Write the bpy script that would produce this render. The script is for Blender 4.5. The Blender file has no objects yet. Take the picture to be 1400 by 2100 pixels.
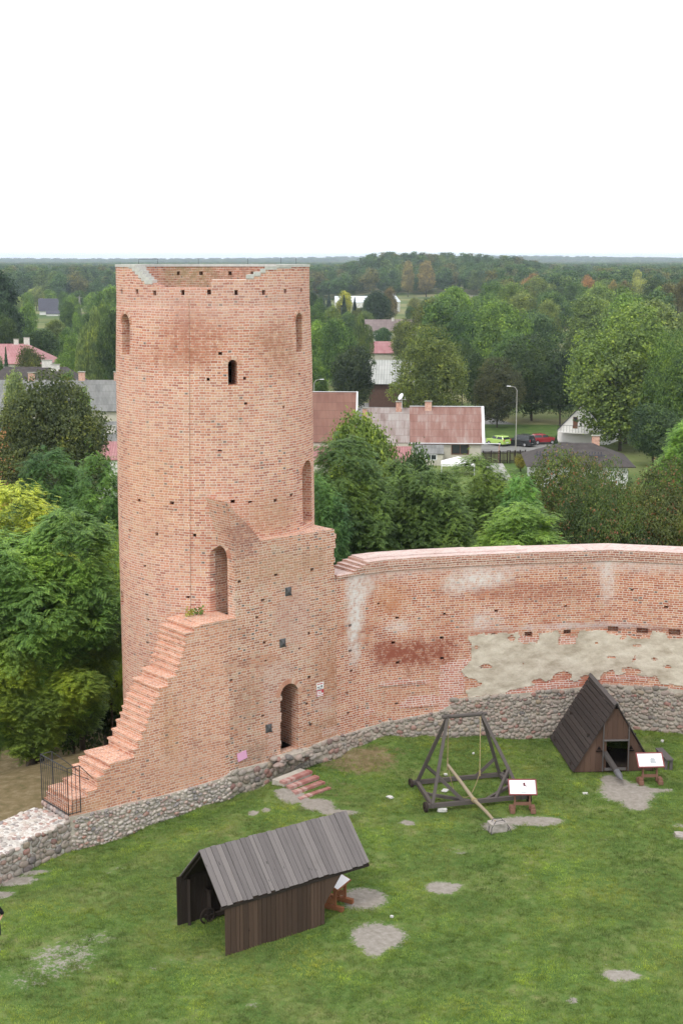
import bpy, math, random
import numpy as np
from mathutils import Vector, Matrix, noise as mnoise
R = math.radians
rnd = random.Random(7)
scene = bpy.context.scene
COL = scene.collection
# ------------------------------------------------------------------ camera, world, sun, exposure
F, CX, CY, PITCH, CZ = 2900.0, 700.0, 1050.0, R(10.1), 20.0
cam_d = bpy.data.cameras.new('camera'); cam = bpy.data.objects.new('camera', cam_d); COL.objects.link(cam)
cam_d.sensor_fit = 'VERTICAL'; cam_d.sensor_height = 36.0; cam_d.sensor_width = 24.0
cam_d.lens = F/2100*36; cam_d.clip_start = 0.5; cam_d.clip_end = 40000
cam.location = (0, 0, CZ); cam.rotation_euler = (R(90)-PITCH, 0, 0)
scene.camera = cam
SUN_EL, SUN_AZ = R(52), R(205)          # azimuth from +Y clockwise: behind the camera, to its left
w = bpy.data.worlds.new('World'); scene.world = w; w.use_nodes = True
nt = w.node_tree; nt.nodes.clear()
sky = nt.nodes.new('ShaderNodeTexSky'); sky.sky_type = 'NISHITA'; sky.sun_disc = False
sky.sun_elevation = SUN_EL; sky.sun_rotation = SUN_AZ; sky.dust_density = 4.0
mx = nt.nodes.new('ShaderNodeMix'); mx.data_type = 'RGBA'; mx.inputs[0].default_value = 0.93
mx.inputs[7].default_value = (11.6, 11.8, 12.0, 1)       # thick white overcast
bg = nt.nodes.new('ShaderNodeBackground'); bg.inputs[1].default_value = 0.12
ow = nt.nodes.new('ShaderNodeOutputWorld')
nt.links.new(sky.outputs[0], mx.inputs[6]); nt.links.new(mx.outputs[2], bg.inputs[0]); nt.links.new(bg.outputs[0], ow.inputs[0])
sd = bpy.data.lights.new('sun', 'SUN'); sd.energy = 1.3; sd.angle = R(14); sd.color = (1, .965, .91)
sun = bpy.data.objects.new('sun', sd); COL.objects.link(sun)
sun.rotation_euler = Vector((math.sin(SUN_AZ)*math.cos(SUN_EL), math.cos(SUN_AZ)*math.cos(SUN_EL), math.sin(SUN_EL))).to_track_quat('Z', 'Y').to_euler()
scene.view_settings.view_transform = 'Standard'; scene.view_settings.look = 'None'
scene.view_settings.exposure = 0.27; scene.view_settings.gamma = 1
scene.render.engine = 'CYCLES'
cy = scene.cycles
cy.max_bounces = 6; cy.diffuse_bounces = 3; cy.glossy_bounces = 2; cy.transmission_bounces = 3; cy.volume_bounces = 0
cy.transparent_max_bounces = 8; cy.use_denoising = True; cy.caustics_reflective = False; cy.caustics_refractive = False
try: cy.denoising_prefilter = 'ACCURATE'
except Exception: pass

# ------------------------------------------------------------------ pixel helpers (design-time placement)
SP, CP = math.sin(PITCH), math.cos(PITCH)
def ray(px, py):
    x, y = (px-CX)/F, -(py-CY)/F
    return Vector((x, CP + y*SP, -SP + y*CP))
def at_Y(px, py, Y):
    d = ray(px, py); t = Y/d.y
    return Vector((d.x*t, Y, CZ + d.z*t))
def at_z(px, py, z):
    d = ray(px, py); t = (z-CZ)/d.z
    return Vector((d.x*t, d.y*t, z))
def at_plane(px, py, P, n):
    d = ray(px, py); o = Vector((0, 0, CZ)); n = Vector((n[0], n[1], 0)); P = Vector((P[0], P[1], 0))
    t = (P-o).dot(n)/d.dot(n)
    return o + d*t
def X_of(px, Y, z): # x of pixel column at given depth and height
    d = Y*CP - (z-CZ)*SP
    return (px-CX)/F*d

# ------------------------------------------------------------------ object helpers
def tag(o, label=None, cat=None, group=None, kind=None):
    if label: o['label'] = label
    if cat: o['category'] = cat
    if group: o['group'] = group
    if kind: o['kind'] = kind
    return o
def empty(name, loc=(0, 0, 0), rz=0, label=None, cat=None, group=None):
    o = bpy.data.objects.new(name, None); COL.objects.link(o); o.location = loc; o.rotation_euler = (0, 0, rz)
    o.empty_display_size = .2
    return tag(o, label, cat, group)
def child(o, par): o.parent = par; o.matrix_parent_inverse = par.matrix_basis.inverted(); return o
def copy_tree(o, parent=None):
    c = o.copy(); COL.objects.link(c); c.parent = parent
    for ch in list(o.children): copy_tree(ch, c)
    return c
class MB:
    def __init__(s): s.v = []; s.f = []; s.uv = []; s.mi = []; s.m = 0
    def face(s, idx, uv=None):
        s.f.append(tuple(idx)); s.uv.append(uv or [(0, 0)]*len(idx)); s.mi.append(s.m)
    def quad(s, a, b, c, d, uv=None):
        n = len(s.v); s.v += [tuple(a), tuple(b), tuple(c), tuple(d)]
        if uv is None:
            a, b, d = Vector(a), Vector(b), Vector(d); L1 = (b-a).length; L2 = (d-a).length
            uv = [(0, 0), (L1, 0), (L1, L2), (0, L2)]
        s.face((n, n+1, n+2, n+3), uv)
    def poly(s, pts):
        n = len(s.v); s.v += [tuple(p) for p in pts]; s.face(range(n, n+len(pts)))
    def boxm(s, M, sx, sy, sz):      # box centred, matrix M, full sizes; uv u = longest axis
        n = len(s.v); S = (sx, sy, sz); la = max(range(3), key=lambda i: S[i])
        cs = [(-1, -1, -1), (1, -1, -1), (1, 1, -1), (-1, 1, -1), (-1, -1, 1), (1, -1, 1), (1, 1, 1), (-1, 1, 1)]
        L = [(c[0]*sx/2, c[1]*sy/2, c[2]*sz/2) for c in cs]
        s.v += [tuple(M @ Vector(p)) for p in L]
        ou, ov = rnd.uniform(0, 50), rnd.uniform(0, 50)
        for f in ((0, 3, 2, 1), (4, 5, 6, 7), (0, 1, 5, 4), (1, 2, 6, 5), (2, 3, 7, 6), (3, 0, 4, 7)):
            P = [L[i] for i in f]
            ax = [a for a in range(3) if a != la and max(p[a] for p in P)-min(p[a] for p in P) > 1e-9]
            a2 = ax[0] if ax else (la+1) % 3
            s.face([n+i for i in f], [(p[la]+ou, p[a2]+ov+(0.37*a2)) for p in P])
    def box(s, c, size, rz=0, M=None):
        s.boxm((M or Matrix()) @ Matrix.Translation(c) @ Matrix.Rotation(rz, 4, 'Z'), *size)
    def beam(s, a, b, w, h=None, up=(0, 0, 1)):
        a, b = Vector(a), Vector(b); h = h or w; d = b-a; L = d.length; z = d.normalized()
        x = Vector(up).cross(z)
        if x.length < 1e-4: x = Vector((1, 0, 0)).cross(z)
        x.normalize(); y = z.cross(x)
        M = Matrix(((x.x, y.x, z.x, 0), (x.y, y.y, z.y, 0), (x.z, y.z, z.z, 0), (0, 0, 0, 1)))
        M.translation = (a+b)/2
        s.boxm(M, w, h, L)
    def tube(s, pts, r, n=8, cap=True):
        pts = [Vector(p) for p in pts]; rs = r if isinstance(r, (list, tuple)) else [r]*len(pts)
        base = len(s.v); prev = None
        for i, p in enumerate(pts):
            t = (pts[min(i+1, len(pts)-1)]-pts[max(i-1, 0)]).normalized()
            x = (prev - t*prev.dot(t)) if prev else t.orthogonal()
            x.normalize(); prev = x; y = t.cross(x)
            for k in range(n):
                a = 2*math.pi*k/n; s.v.append(tuple(p + (x*math.cos(a)+y*math.sin(a))*rs[i]))
        ln = 0
        for i in range(len(pts)-1):
            l2 = ln + (pts[i+1]-pts[i]).length
            for k in range(n):
                k2 = (k+1) % n; u0, u1 = k/n*2*math.pi*rs[i], (k+1)/n*2*math.pi*rs[i]
                s.face((base+i*n+k, base+i*n+k2, base+(i+1)*n+k2, base+(i+1)*n+k), [(ln, u0), (ln, u1), (l2, u1), (l2, u0)])
            ln = l2
        if cap:
            s.face([base+k for k in reversed(range(n))]); s.face([base+(len(pts)-1)*n+k for k in range(n)])
    def prism(s, poly, z0, z1):       # vertical prism of (x,y) polygon, ccw
        n = len(s.v); m = len(poly)
        s.v += [(p[0], p[1], z0) for p in poly] + [(p[0], p[1], z1) for p in poly]
        s.face([n+i for i in reversed(range(m))]); s.face([n+m+i for i in range(m)])
        for i in range(m):
            j = (i+1) % m; s.face((n+i, n+j, n+m+j, n+m+i))
    def extrude(s, pts, vec):         # planar 3D polygon extruded along vec
        n = len(s.v); m = len(pts); vec = Vector(vec)
        nn = Vector((0, 0, 0))
        for i in range(m):
            a, b = Vector(pts[i]), Vector(pts[(i+1) % m]); nn += a.cross(b)
        if nn.dot(vec) > 0: pts = list(reversed(pts))
        s.v += [tuple(p) for p in pts] + [tuple(Vector(p)+vec) for p in pts]
        s.face([n+i for i in range(m)]); s.face([n+m+i for i in reversed(range(m))])
        for i in range(m):
            j = (i+1) % m; s.face((n+i, n+m+i, n+m+j, n+j))
    def disc(s, c, axis, r, t, n=20):
        c, axis = Vector(c), Vector(axis).normalized()
        s.tube([c-axis*t/2, c+axis*t/2], r, n)
    def build(s, name, mat, parent=None, smooth=False, bevel=0):
        me = bpy.data.meshes.new(name); me.from_pydata(s.v, [], s.f); 
        uvl = me.uv_layers.new(name='UVMap'); flat = [c for f in s.uv for uv in f for c in uv]
        uvl.data.foreach_set('uv', flat)
        for m in (mat if isinstance(mat, (list, tuple)) else [mat]): me.materials.append(m)
        if any(s.mi): me.polygons.foreach_set('material_index', s.mi)
        if smooth: me.polygons.foreach_set('use_smooth', [True]*len(me.polygons))
        me.update(); me.validate()
        o = bpy.data.objects.new(name, me); COL.objects.link(o); o.parent = parent
        if bevel:
            b = o.modifiers.new('b', 'BEVEL'); b.width = bevel; b.segments = 1; b.limit_method = 'ANGLE'; b.angle_limit = R(50)
        return o
def fast_mesh(name, V, Fq, mat, smooth=False):     # V (n,3) Fq (m,4|3) numpy
    me = bpy.data.meshes.new(name); k = Fq.shape[1]
    me.vertices.add(len(V)); me.vertices.foreach_set('co', np.asarray(V, dtype=np.float32).ravel())
    me.loops.add(Fq.size); me.loops.foreach_set('vertex_index', Fq.astype(np.int32).ravel())
    me.polygons.add(len(Fq)); me.polygons.foreach_set('loop_start', np.arange(0, Fq.size, k, dtype=np.int32))
    try: me.polygons.foreach_set('loop_total', np.full(len(Fq), k, dtype=np.int32))
    except Exception: pass
    if smooth: me.polygons.foreach_set('use_smooth', np.ones(len(Fq), dtype=bool))
    if mat: me.materials.append(mat)
    me.update(calc_edges=True)
    return me
def boolean(o, cutters, solver='EXACT'):
    for c in cutters:
        m = o.modifiers.new('cut', 'BOOLEAN'); m.operation = 'DIFFERENCE'; m.solver = solver; m.object = c
    dg = bpy.context.evaluated_depsgraph_get(); dg.update()
    me = bpy.data.meshes.new_from_object(o.evaluated_get(dg))
    o.modifiers.clear(); o.data = me
    for c in cutters: bpy.data.objects.remove(c)
    return o
# ------------------------------------------------------------------ material helpers
class NT:
    def __init__(s, name, rough=.85, spec=.25):
        s.mat = bpy.data.materials.new(name); s.mat.use_nodes = True; s.t = s.mat.node_tree; s.t.nodes.clear()
        s.out = s.t.nodes.new('ShaderNodeOutputMaterial'); s.b = s.t.nodes.new('ShaderNodeBsdfPrincipled')
        s.t.links.new(s.b.outputs[0], s.out.inputs[0]); s.b.inputs['Roughness'].default_value = rough
        s.b.inputs['Specular IOR Level'].default_value = spec
    def n(s, typ, **kw):
        x = s.t.nodes.new(typ)
        for k, v in kw.items(): setattr(x, k, v)
        return x
    def put(s, inp, v):
        if v is None: return
        if isinstance(v, bpy.types.NodeSocket): s.t.links.new(v, inp)
        else:
            try: inp.default_value = v
            except Exception: inp.default_value = (v, v, v, 1) if len(inp.default_value) == 4 else (v, v, v)
    def m(s, op, a, b=None, c=None, clamp=False):
        x = s.n('ShaderNodeMath', operation=op, use_clamp=clamp)
        s.put(x.inputs[0], a); s.put(x.inputs[1], b); s.put(x.inputs[2], c); return x.outputs[0]
    def vm(s, op, a, b=None):
        x = s.n('ShaderNodeVectorMath', operation=op); s.put(x.inputs[0], a); s.put(x.inputs[1], b)
        return x.outputs[1] if op in ('DOT_PRODUCT', 'LENGTH', 'DISTANCE') else x.outputs[0]
    def comb(s, x, y, z=0.0):
        c = s.n('ShaderNodeCombineXYZ'); s.put(c.inputs[0], x); s.put(c.inputs[1], y); s.put(c.inputs[2], z); return c.outputs[0]
    def sep(s, v):
        c = s.n('ShaderNodeSeparateXYZ'); s.put(c.inputs[0], v); return c.outputs
    def noise(s, vec, scale, detail=3.0, rough=.55, col=False):
        x = s.n('ShaderNodeTexNoise'); s.put(x.inputs['Vector'], vec); x.inputs['Scale'].default_value = scale
        x.inputs['Detail'].default_value = detail; x.inputs['Roughness'].default_value = rough
        return x.outputs[1] if col else x.outputs[0]
    def white(s, vec):
        x = s.n('ShaderNodeTexWhiteNoise', noise_dimensions='3D'); s.put(x.inputs[0], vec); return x.outputs[0]
    def ss(s, x, a, b):      # smoothstep
        r = s.n('ShaderNodeMapRange', interpolation_type='SMOOTHSTEP'); s.put(r.inputs[0], x)
        r.inputs[1].default_value = a; r.inputs[2].default_value = b; return r.outputs[0]
    def ramp(s, x, stops, const=False):
        r = s.n('ShaderNodeValToRGB'); s.put(r.inputs[0], x); e = r.color_ramp.elements
        if const: r.color_ramp.interpolation = 'CONSTANT'
        while len(e) > 1: e.remove(e[-1])
        e[0].position = stops[0][0]; e[0].color = (*stops[0][1], 1)
        for p, c in stops[1:]:
            k = e.new(p); k.color = (*c, 1)
        return r.outputs[0]
    def mix(s, f, a, b, mode='MIX'):
        x = s.n('ShaderNodeMix', data_type='RGBA', blend_type=mode); s.put(x.inputs[0], f)
        for i, v in ((6, a), (7, b)):
            if isinstance(v, tuple) and len(v) == 3: v = (*v, 1)
            s.put(x.inputs[i], v)
        return x.outputs[2]
    def pos(s): return s.n('ShaderNodeNewGeometry').outputs['Position']
    def island(s): return s.n('ShaderNodeNewGeometry').outputs['Random Per Island']
    def obj(s): return s.n('ShaderNodeTexCoord').outputs['Object']
    def uvc(s): return s.n('ShaderNodeTexCoord').outputs['UV']
    def color(s, c):
        if isinstance(c, tuple) and len(c) == 3: c = (*c, 1)
        s.put(s.b.inputs['Base Color'], c)
    def bump(s, h, strength=.5, dist=.02):
        x = s.n('ShaderNodeBump'); s.put(x.inputs['Height'], h); x.inputs['Strength'].default_value = strength
        x.inputs['Distance'].default_value = dist; s.t.links.new(x.outputs[0], s.b.inputs['Normal'])
    def attr(s, name):
        x = s.n('ShaderNodeAttribute'); x.attribute_name = name; return x.outputs
def plain(name, c, rough=.7, spec=.3, vary=.12, scale=3.0, metal=0, space='pos'):
    k = NT(name, rough, spec); nz = k.noise(k.pos(), scale, 4)
    lo = tuple(x*(1-vary) for x in c); hi = tuple(min(1, x*(1+vary)) for x in c)
    k.color(k.ramp(nz, [(.3, lo), (.7, hi)])); k.b.inputs['Metallic'].default_value = metal
    return k.mat
def mixc(a, b, t): return tuple(x+(y-x)*t for x, y in zip(a, b))

def brick_mat(name, cyl=None, ramp=None, mortar=(.75, .67, .595), blobs=(), jw=(.006, .0125), dark=.035, wear=.35, patch=0.0):
    k = NT(name, .9, .15); P = k.pos(); X, Y, Z = k.sep(P)
    geo = k.n('ShaderNodeNewGeometry'); TN = geo.outputs['True Normal']
    if cyl:
        u = k.m('MULTIPLY', k.m('ARCTAN2', k.m('SUBTRACT', Y, cyl[1]), k.m('SUBTRACT', X, cyl[0])), cyl[2])
        u = k.m('ADD', u, k.vm('LENGTH', k.comb(k.m('SUBTRACT', X, cyl[0]), k.m('SUBTRACT', Y, cyl[1]), 0.0)))
        v = Z
    else:
        T = k.vm('NORMALIZE', k.vm('CROSS_PRODUCT', (0, 0, 1), TN)); nz = k.sep(TN)[2]
        top = k.m('GREATER_THAN', k.m('ABSOLUTE', nz), .6)
        u0 = k.vm('DOT_PRODUCT', P, T); a = R(40)
        ut = k.m('ADD', k.m('MULTIPLY', X, math.cos(a)), k.m('MULTIPLY', Y, math.sin(a)))
        vt = k.m('SUBTRACT', k.m('MULTIPLY', Y, math.cos(a)), k.m('MULTIPLY', X, math.sin(a)))
        mu = k.n('ShaderNodeMix', data_type='FLOAT'); k.put(mu.inputs[0], top); k.put(mu.inputs[2], u0); k.put(mu.inputs[3], ut); u = mu.outputs[0]
        mv = k.n('ShaderNodeMix', data_type='FLOAT'); k.put(mv.inputs[0], top); k.put(mv.inputs[2], Z); k.put(mv.inputs[3], vt); v = mv.outputs[0]
    wob = k.noise(P, 1.3, 2); wob2 = k.noise(P, 7.0, 2)
    v = k.m('ADD', v, k.m('MULTIPLY', k.m('SUBTRACT', wob, .5), .09))
    v = k.m('ADD', v, k.m('MULTIPLY', k.m('SUBTRACT', wob2, .5), .022))
    vv = k.m('DIVIDE', v, .0955); row = k.m('FLOOR', vv); fv = k.m('FRACT', vv)
    ro = k.white(k.comb(row, 3.7, 1.0))
    uu = k.m('ADD', k.m('DIVIDE', u, .415), k.m('ADD', k.m('MULTIPLY', k.m('MODULO', row, 2.0), .5), k.m('MULTIPLY', ro, .14)))
    cell = k.m('FLOOR', uu); fu = k.m('FRACT', uu)
    hd = k.m('GREATER_THAN', fu, .66)
    du = k.m('MINIMUM', k.m('MINIMUM', fu, k.m('SUBTRACT', 1.0, fu)), k.m('ABSOLUTE', k.m('SUBTRACT', fu, .66)))
    du = k.m('MULTIPLY', du, .415)
    dv = k.m('MULTIPLY', k.m('MINIMUM', fv, k.m('SUBTRACT', 1.0, fv)), .0955)
    d = k.m('MINIMUM', du, dv); d = k.m('ADD', d, k.m('MULTIPLY', k.m('SUBTRACT', k.noise(P, 40, 2), .5), .004))
    brick = k.ss(d, *jw)
    rid = k.white(k.comb(k.m('ADD', k.m('MULTIPLY', cell, 2.0), hd), row, 5.0))
    r2 = k.white(k.comb(row, k.m('ADD', k.m('MULTIPLY', cell, 2.0), hd), 9.0))
    ramp = ramp or [(0, (.36, .13, .09)), (.22, (.50, .205, .14)), (.45, (.58, .26, .165)), (.65, (.54, .27, .195)), (.85, (.63, .36, .235)), (1, (.49, .285, .215))]
    big = k.noise(P, .55, 4, .6)
    bc = k.ramp(k.m('ADD', k.m('MULTIPLY', rid, .92), k.m('MULTIPLY', k.m('SUBTRACT', big, .47), .8)), ramp)
    darkm = k.m('MULTIPLY', k.m('GREATER_THAN', k.m('SUBTRACT', r2, k.m('MULTIPLY', k.m('SUBTRACT', big, .5), .10)), 1-dark), .85)
    bc = k.mix(k.m('MULTIPLY', darkm, k.m('ADD', .22, k.m('MULTIPLY', hd, .78))), bc, (.13, .112, .105))
    sp_ = k.m('MULTIPLY', k.m('GREATER_THAN', r2, .30), k.m('LESS_THAN', r2, .40)); bc = k.mix(k.m('MULTIPLY', sp_, .3), bc, (.20, .095, .075))
    pores = k.noise(P, 55, 3); bc = k.mix(k.m('MULTIPLY', k.ss(pores, .55, .75), .25), bc, (.22, .10, .07))
    mc = k.mix(k.ss(k.noise(P, .8, 3), .4, .7), mortar, tuple(x*.82 for x in mortar))
    # worn areas where mortar has gone dark / brick dusty
    wn = k.ss(k.noise(k.vm('MULTIPLY', P, (1, 1, 1.6)), .42, 5, .62), .55, .66)
    mc = k.mix(k.m('MULTIPLY', wn, wear), mc, (.30, .16, .10))
    c = k.mix(brick, mc, bc)
    c = k.mix(k.m('MULTIPLY', k.ss(k.noise(P, .35, 3), .45, .75), .12), c, (.30, .17, .105))
    # slight vertical rain streaks
    st = k.noise(k.comb(k.m('MULTIPLY', u, 2.2), k.m('MULTIPLY', Z, .12), 0.0), 1.0, 4, .6)
    c = k.mix(k.m('MULTIPLY', k.ss(st, .56, .74), .2), c, (.26, .17, .12))
    nb = k.noise(P, 1.6, 4, .65); pn = k.noise(P, 5.5, 4, .7)
    for (C, rh, rv, amt, col) in blobs:
        q = k.vm('MULTIPLY', k.vm('SUBTRACT', P, tuple(C)), (1/rh, 1/rh, 1/rv))
        dd = k.m('ADD', k.vm('LENGTH', q), k.m('MULTIPLY', k.m('SUBTRACT', nb, .5), 1.5))
        f = k.m('MULTIPLY', k.m('MULTIPLY', k.m('SUBTRACT', 1.0, k.ss(dd, .3, 1.35)), amt), k.m('ADD', .45, k.ss(pn, .35, .62)), clamp=True)
        if len(col) == 3: c = k.mix(f, c, col)
        else: c = k.mix(f, c, col[:3], 'MULTIPLY')
    k.color(c)
    hgt = k.m('ADD', k.m('MULTIPLY', brick, .8), k.m('MULTIPLY', pores, .5))
    k.bump(hgt, .6, .012)
    return k.mat
def wood_mat(name, ramp, rough=.8, grain=.5):
    k = NT(name, rough, .2); uv = k.uvc(); isl = k.island()
    U, V, _ = k.sep(uv)
    g = k.noise(k.comb(k.m('MULTIPLY', U, 1.2), k.m('MULTIPLY', V, 28.0), k.m('MULTIPLY', isl, 40.0)), 1.0, 5, .65)
    kn = k.noise(k.comb(k.m('MULTIPLY', U, 2.2), k.m('MULTIPLY', V, 5.0), k.m('MULTIPLY', isl, 17.0)), 1.6, 2)
    c = k.ramp(k.m('ADD', k.m('MULTIPLY', isl, .42), k.m('MULTIPLY', g, .6)), ramp)
    c = k.mix(k.m('MULTIPLY', k.ss(g, .5, .75), grain), c, tuple(x*.45 for x in ramp[0][1]))
    c = k.mix(k.m('MULTIPLY', k.ss(kn, .68, .76), .7), c, tuple(x*.4 for x in ramp[0][1]))
    k.color(c); k.bump(g, .35, .01); return k.mat
# ------------------------------------------------------------------ wall lines
A = Vector((-0.2, 54.6, 0)); D1 = Vector((math.cos(R(40)), math.sin(R(40)), 0)); N1 = Vector((-D1.y, D1.x, 0))   # N1 points outward (away)
TC = (-5.02, 56.2)                                     # centre of the round tower
def w1(s, z, n=0.0): return Vector((A.x + D1.x*s + N1.x*n, A.y + D1.y*s + N1.y*n, z))
def hit1(px, py, n=0.0):
    p = at_plane(px, py, A + N1*n, N1); return ((p-A).dot(D1), p.z)
CW = [(-0.2, 54.6), (0.7, 55.33), (1.8, 56.0), (3.3, 56.5), (5.2, 56.95), (7.9, 57.5), (11.25, 58.0), (14.3, 57.3), (19, 55.4), (25, 51.5), (31, 45), (35, 36)]
CWv = [Vector((x, y, 0)) for x, y in CW]
CWs = [0.0]
for a, b in zip(CWv, CWv[1:]): CWs.append(CWs[-1] + (b-a).length)
def seg_n(i):
    d = (CWv[i+1]-CWv[i]).normalized(); return Vector((-d.y, d.x, 0))
def vert_n(i):
    if i == 0: return N1.copy()
    if i == len(CWv)-1: return seg_n(i-1)
    a, b = seg_n(i-1), seg_n(i); m = (a+b).normalized(); return m/max(.3, m.dot(a))
def cw(s, z, n=0.0):
    s = max(0.0, min(CWs[-1]-1e-6, s)); i = max(k for k in range(len(CWs)-1) if CWs[k] <= s+1e-9)
    t = (s-CWs[i])/(CWs[i+1]-CWs[i])
    p = CWv[i].lerp(CWv[i+1], t) + vert_n(i).lerp(vert_n(i+1), t)*n
    return Vector((p.x, p.y, z))
def hit_cw(px, py):
    d = ray(px, py)
    for i in range(len(CWv)-1):
        p = at_plane(px, py, CWv[i], seg_n(i)); s = (p-CWv[i]); s.z = 0; dd = (CWv[i+1]-CWv[i]); t = s.dot(dd.normalized())
        if -1e-6 <= t <= dd.length + 1e-6 or i == 0 and t < 0: return (CWs[i]+t, p.z)
    return (CWs[-1], 0)
# ------------------------------------------------------------------ ground
base_px1 = [(143, 1746), (225, 1725), (357, 1675), (457, 1643), (520, 1622), (560, 1600), (620, 1578), (680, 1556)]
base_px2 = [(729, 1529), (787, 1508), (855, 1508), (924, 1511), (1109, 1513), (1320, 1497), (1398, 1503)]
base1 = [hit1(*p) for p in base_px1]; base2 = [hit_cw(*p) for p in base_px2]
GS = [tuple(w1(s, z)) for s, z in base1] + [tuple(cw(s, z)) for s, z in base2]
GS += [(L_.x, L_.y, -.5) for L_ in (at_z(0, 1812, -.5), at_z(-150, 1870, -.5), at_z(-400, 1960, -.5))]+[ tuple(cw(26, .3)), tuple(cw(34, .3))]
for y in range(30, 56, 4):
    for x in range(-24, 30, 4):
        p = Vector((x, y, 0))
        if min((p-Vector((g[0], g[1], 0))).length for g in GS[:20]) > 3.2 and (p-A).dot(N1) < -2: GS.append((x, y, 0.0))
STEPL = [((583, 1607), (641, 1584), .62), ((596, 1617), (655, 1595), .47), ((606, 1628), (667, 1606), .32), ((616, 1641), (679, 1618), .17)]
for (b_, c_, z_) in STEPL:
    for t_ in (-.35, 0, .33, .66, 1.0, 1.35):
        q_ = at_z(b_[0]+(c_[0]-b_[0])*t_, b_[1]+(c_[1]-b_[1])*t_-3, z_); GS.append((q_.x, q_.y, z_-.14-.06*(abs(t_-.5) > .7)))
GSa = np.array(GS); print('BASE', [(round(s, 2), round(z, 2)) for s, z in base1], [(round(s, 2), round(z, 2)) for s, z in base2])
O_L = w1(hit1(143, 1677)[0], 0); L0_ = at_z(0, 1812, -.5); DL = (O_L-L0_); DL.z = 0; DL.normalize(); NL = Vector((-DL.y, DL.x, 0))
def wl(s, z, n=0.0): return Vector((O_L.x+DL.x*s+NL.x*n, O_L.y+DL.y*s+NL.y*n, z))
print('LOW', math.degrees(math.atan2(DL.y, DL.x)))
PATH = [wl(-45, 0), O_L] + CWv + [Vector((36, -60, 0))]
PA = np.array([(p.x, p.y) for p in PATH])
def side_dist(X, Y):
    best = np.full(X.shape, 1e9); sg = np.zeros(X.shape)
    for a, b in zip(PA, PA[1:]):
        d = b-a; L2 = (d**2).sum(); t = np.clip(((X-a[0])*d[0]+(Y-a[1])*d[1])/L2, 0, 1)
        qx, qy = X-(a[0]+t*d[0]), Y-(a[1]+t*d[1]); q = np.hypot(qx, qy)
        cr = d[0]*(Y-a[1])-d[1]*(X-a[0]); m = q < best - 1e-9
        best = np.where(m, q, best); sg = np.where(m, np.sign(cr), sg)
    return best*sg                                      # > 0 outside the castle
def sm(t): t = np.clip(t, 0, 1); return t*t*(3-2*t)
TOWN = -6.5
def ground_h(X, Y):
    X = np.asarray(X, float); Y = np.asarray(Y, float); sh = X.shape; x, y = X.ravel(), Y.ravel()
    near = (np.abs(x) < 60) & (y > 15) & (y < 95); z = np.zeros(x.shape)
    if near.any():
        dx = x[near][:, None]-GSa[None, :, 0]; dy = y[near][:, None]-GSa[None, :, 1]
        wt = 1/(dx*dx+dy*dy+.06)**1.7; z[near] = (wt*GSa[None, :, 2]).sum(1)/wt.sum(1)
    sd_ = side_dist(x, y)
    k = sm((sd_-6.5)/16); z = z*(1-k)+TOWN*k - .25*sm((sd_-.8)/2)*(1-k)
    # distant relief
    u_ = x/np.maximum(y, 1)*2900+700; hill = 12.5*sm((u_-675)/110)*(1-sm((u_-1040)/120))*np.exp(-((y-1260)/250)**2)*(.85+.15*np.sin(x/37))
    far = 27*sm((y-4000)/2400)*(.6+.25*np.sin(x/900+1)+.15*np.sin(x/370)) * np.where(x < 1500, 1, .75)
    z = z + hill + far
    return z.reshape(sh)
def gh(x, y): return float(ground_h(np.array([x]), np.array([y]))[0])
def on_ground(px, py):
    z = 0.0 if py > 1400 else TOWN
    for _ in range(6):
        p = at_z(px, py, z); z = gh(p.x, p.y)
    return at_z(px, py, z)
def axis(a, b, st, lo, hi, g=1.16):
    v = list(np.arange(a, b, st)); s = st
    while v[-1] < hi: s *= g; v.append(v[-1]+s)
    s = st
    while v[0] > lo: s *= g; v.insert(0, v[0]-s)
    return np.array(v)
gx = axis(-14, 18, .13, -3800, 3800, 1.13); gy = axis(33, 62, .13, -400, 7600, 1.11)
GX, GY = np.meshgrid(gx, gy); GZ = ground_h(GX, GY)
def npnoise(X, Y, sc, seed=0, octv=3):
    out = np.zeros(X.shape); amp = 1; tot = 0; rs = np.random.RandomState(seed)
    for o in range(octv):
        G = rs.rand(64, 64); x, y = X*sc*2**o, Y*sc*2**o
        xi, yi = np.floor(x).astype(int), np.floor(y).astype(int); fx, fy = sm(x-xi), sm(y-yi)
        a, b, c, d = G[yi % 64, xi % 64], G[yi % 64, (xi+1) % 64], G[(yi+1) % 64, xi % 64], G[(yi+1) % 64, (xi+1) % 64]
        out += amp*((a*(1-fx)+b*fx)*(1-fy)+(c*(1-fx)+d*fx)*fy); tot += amp; amp *= .5
    return out/tot
nearm = (np.abs(GX) < 40) & (GY < 95)
GZ = GZ + np.where(nearm, (npnoise(GX, GY, .6, 5)-.5)*.10 + (npnoise(GX, GY, 3.0, 9, 2)-.5)*.035, 0)
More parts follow.
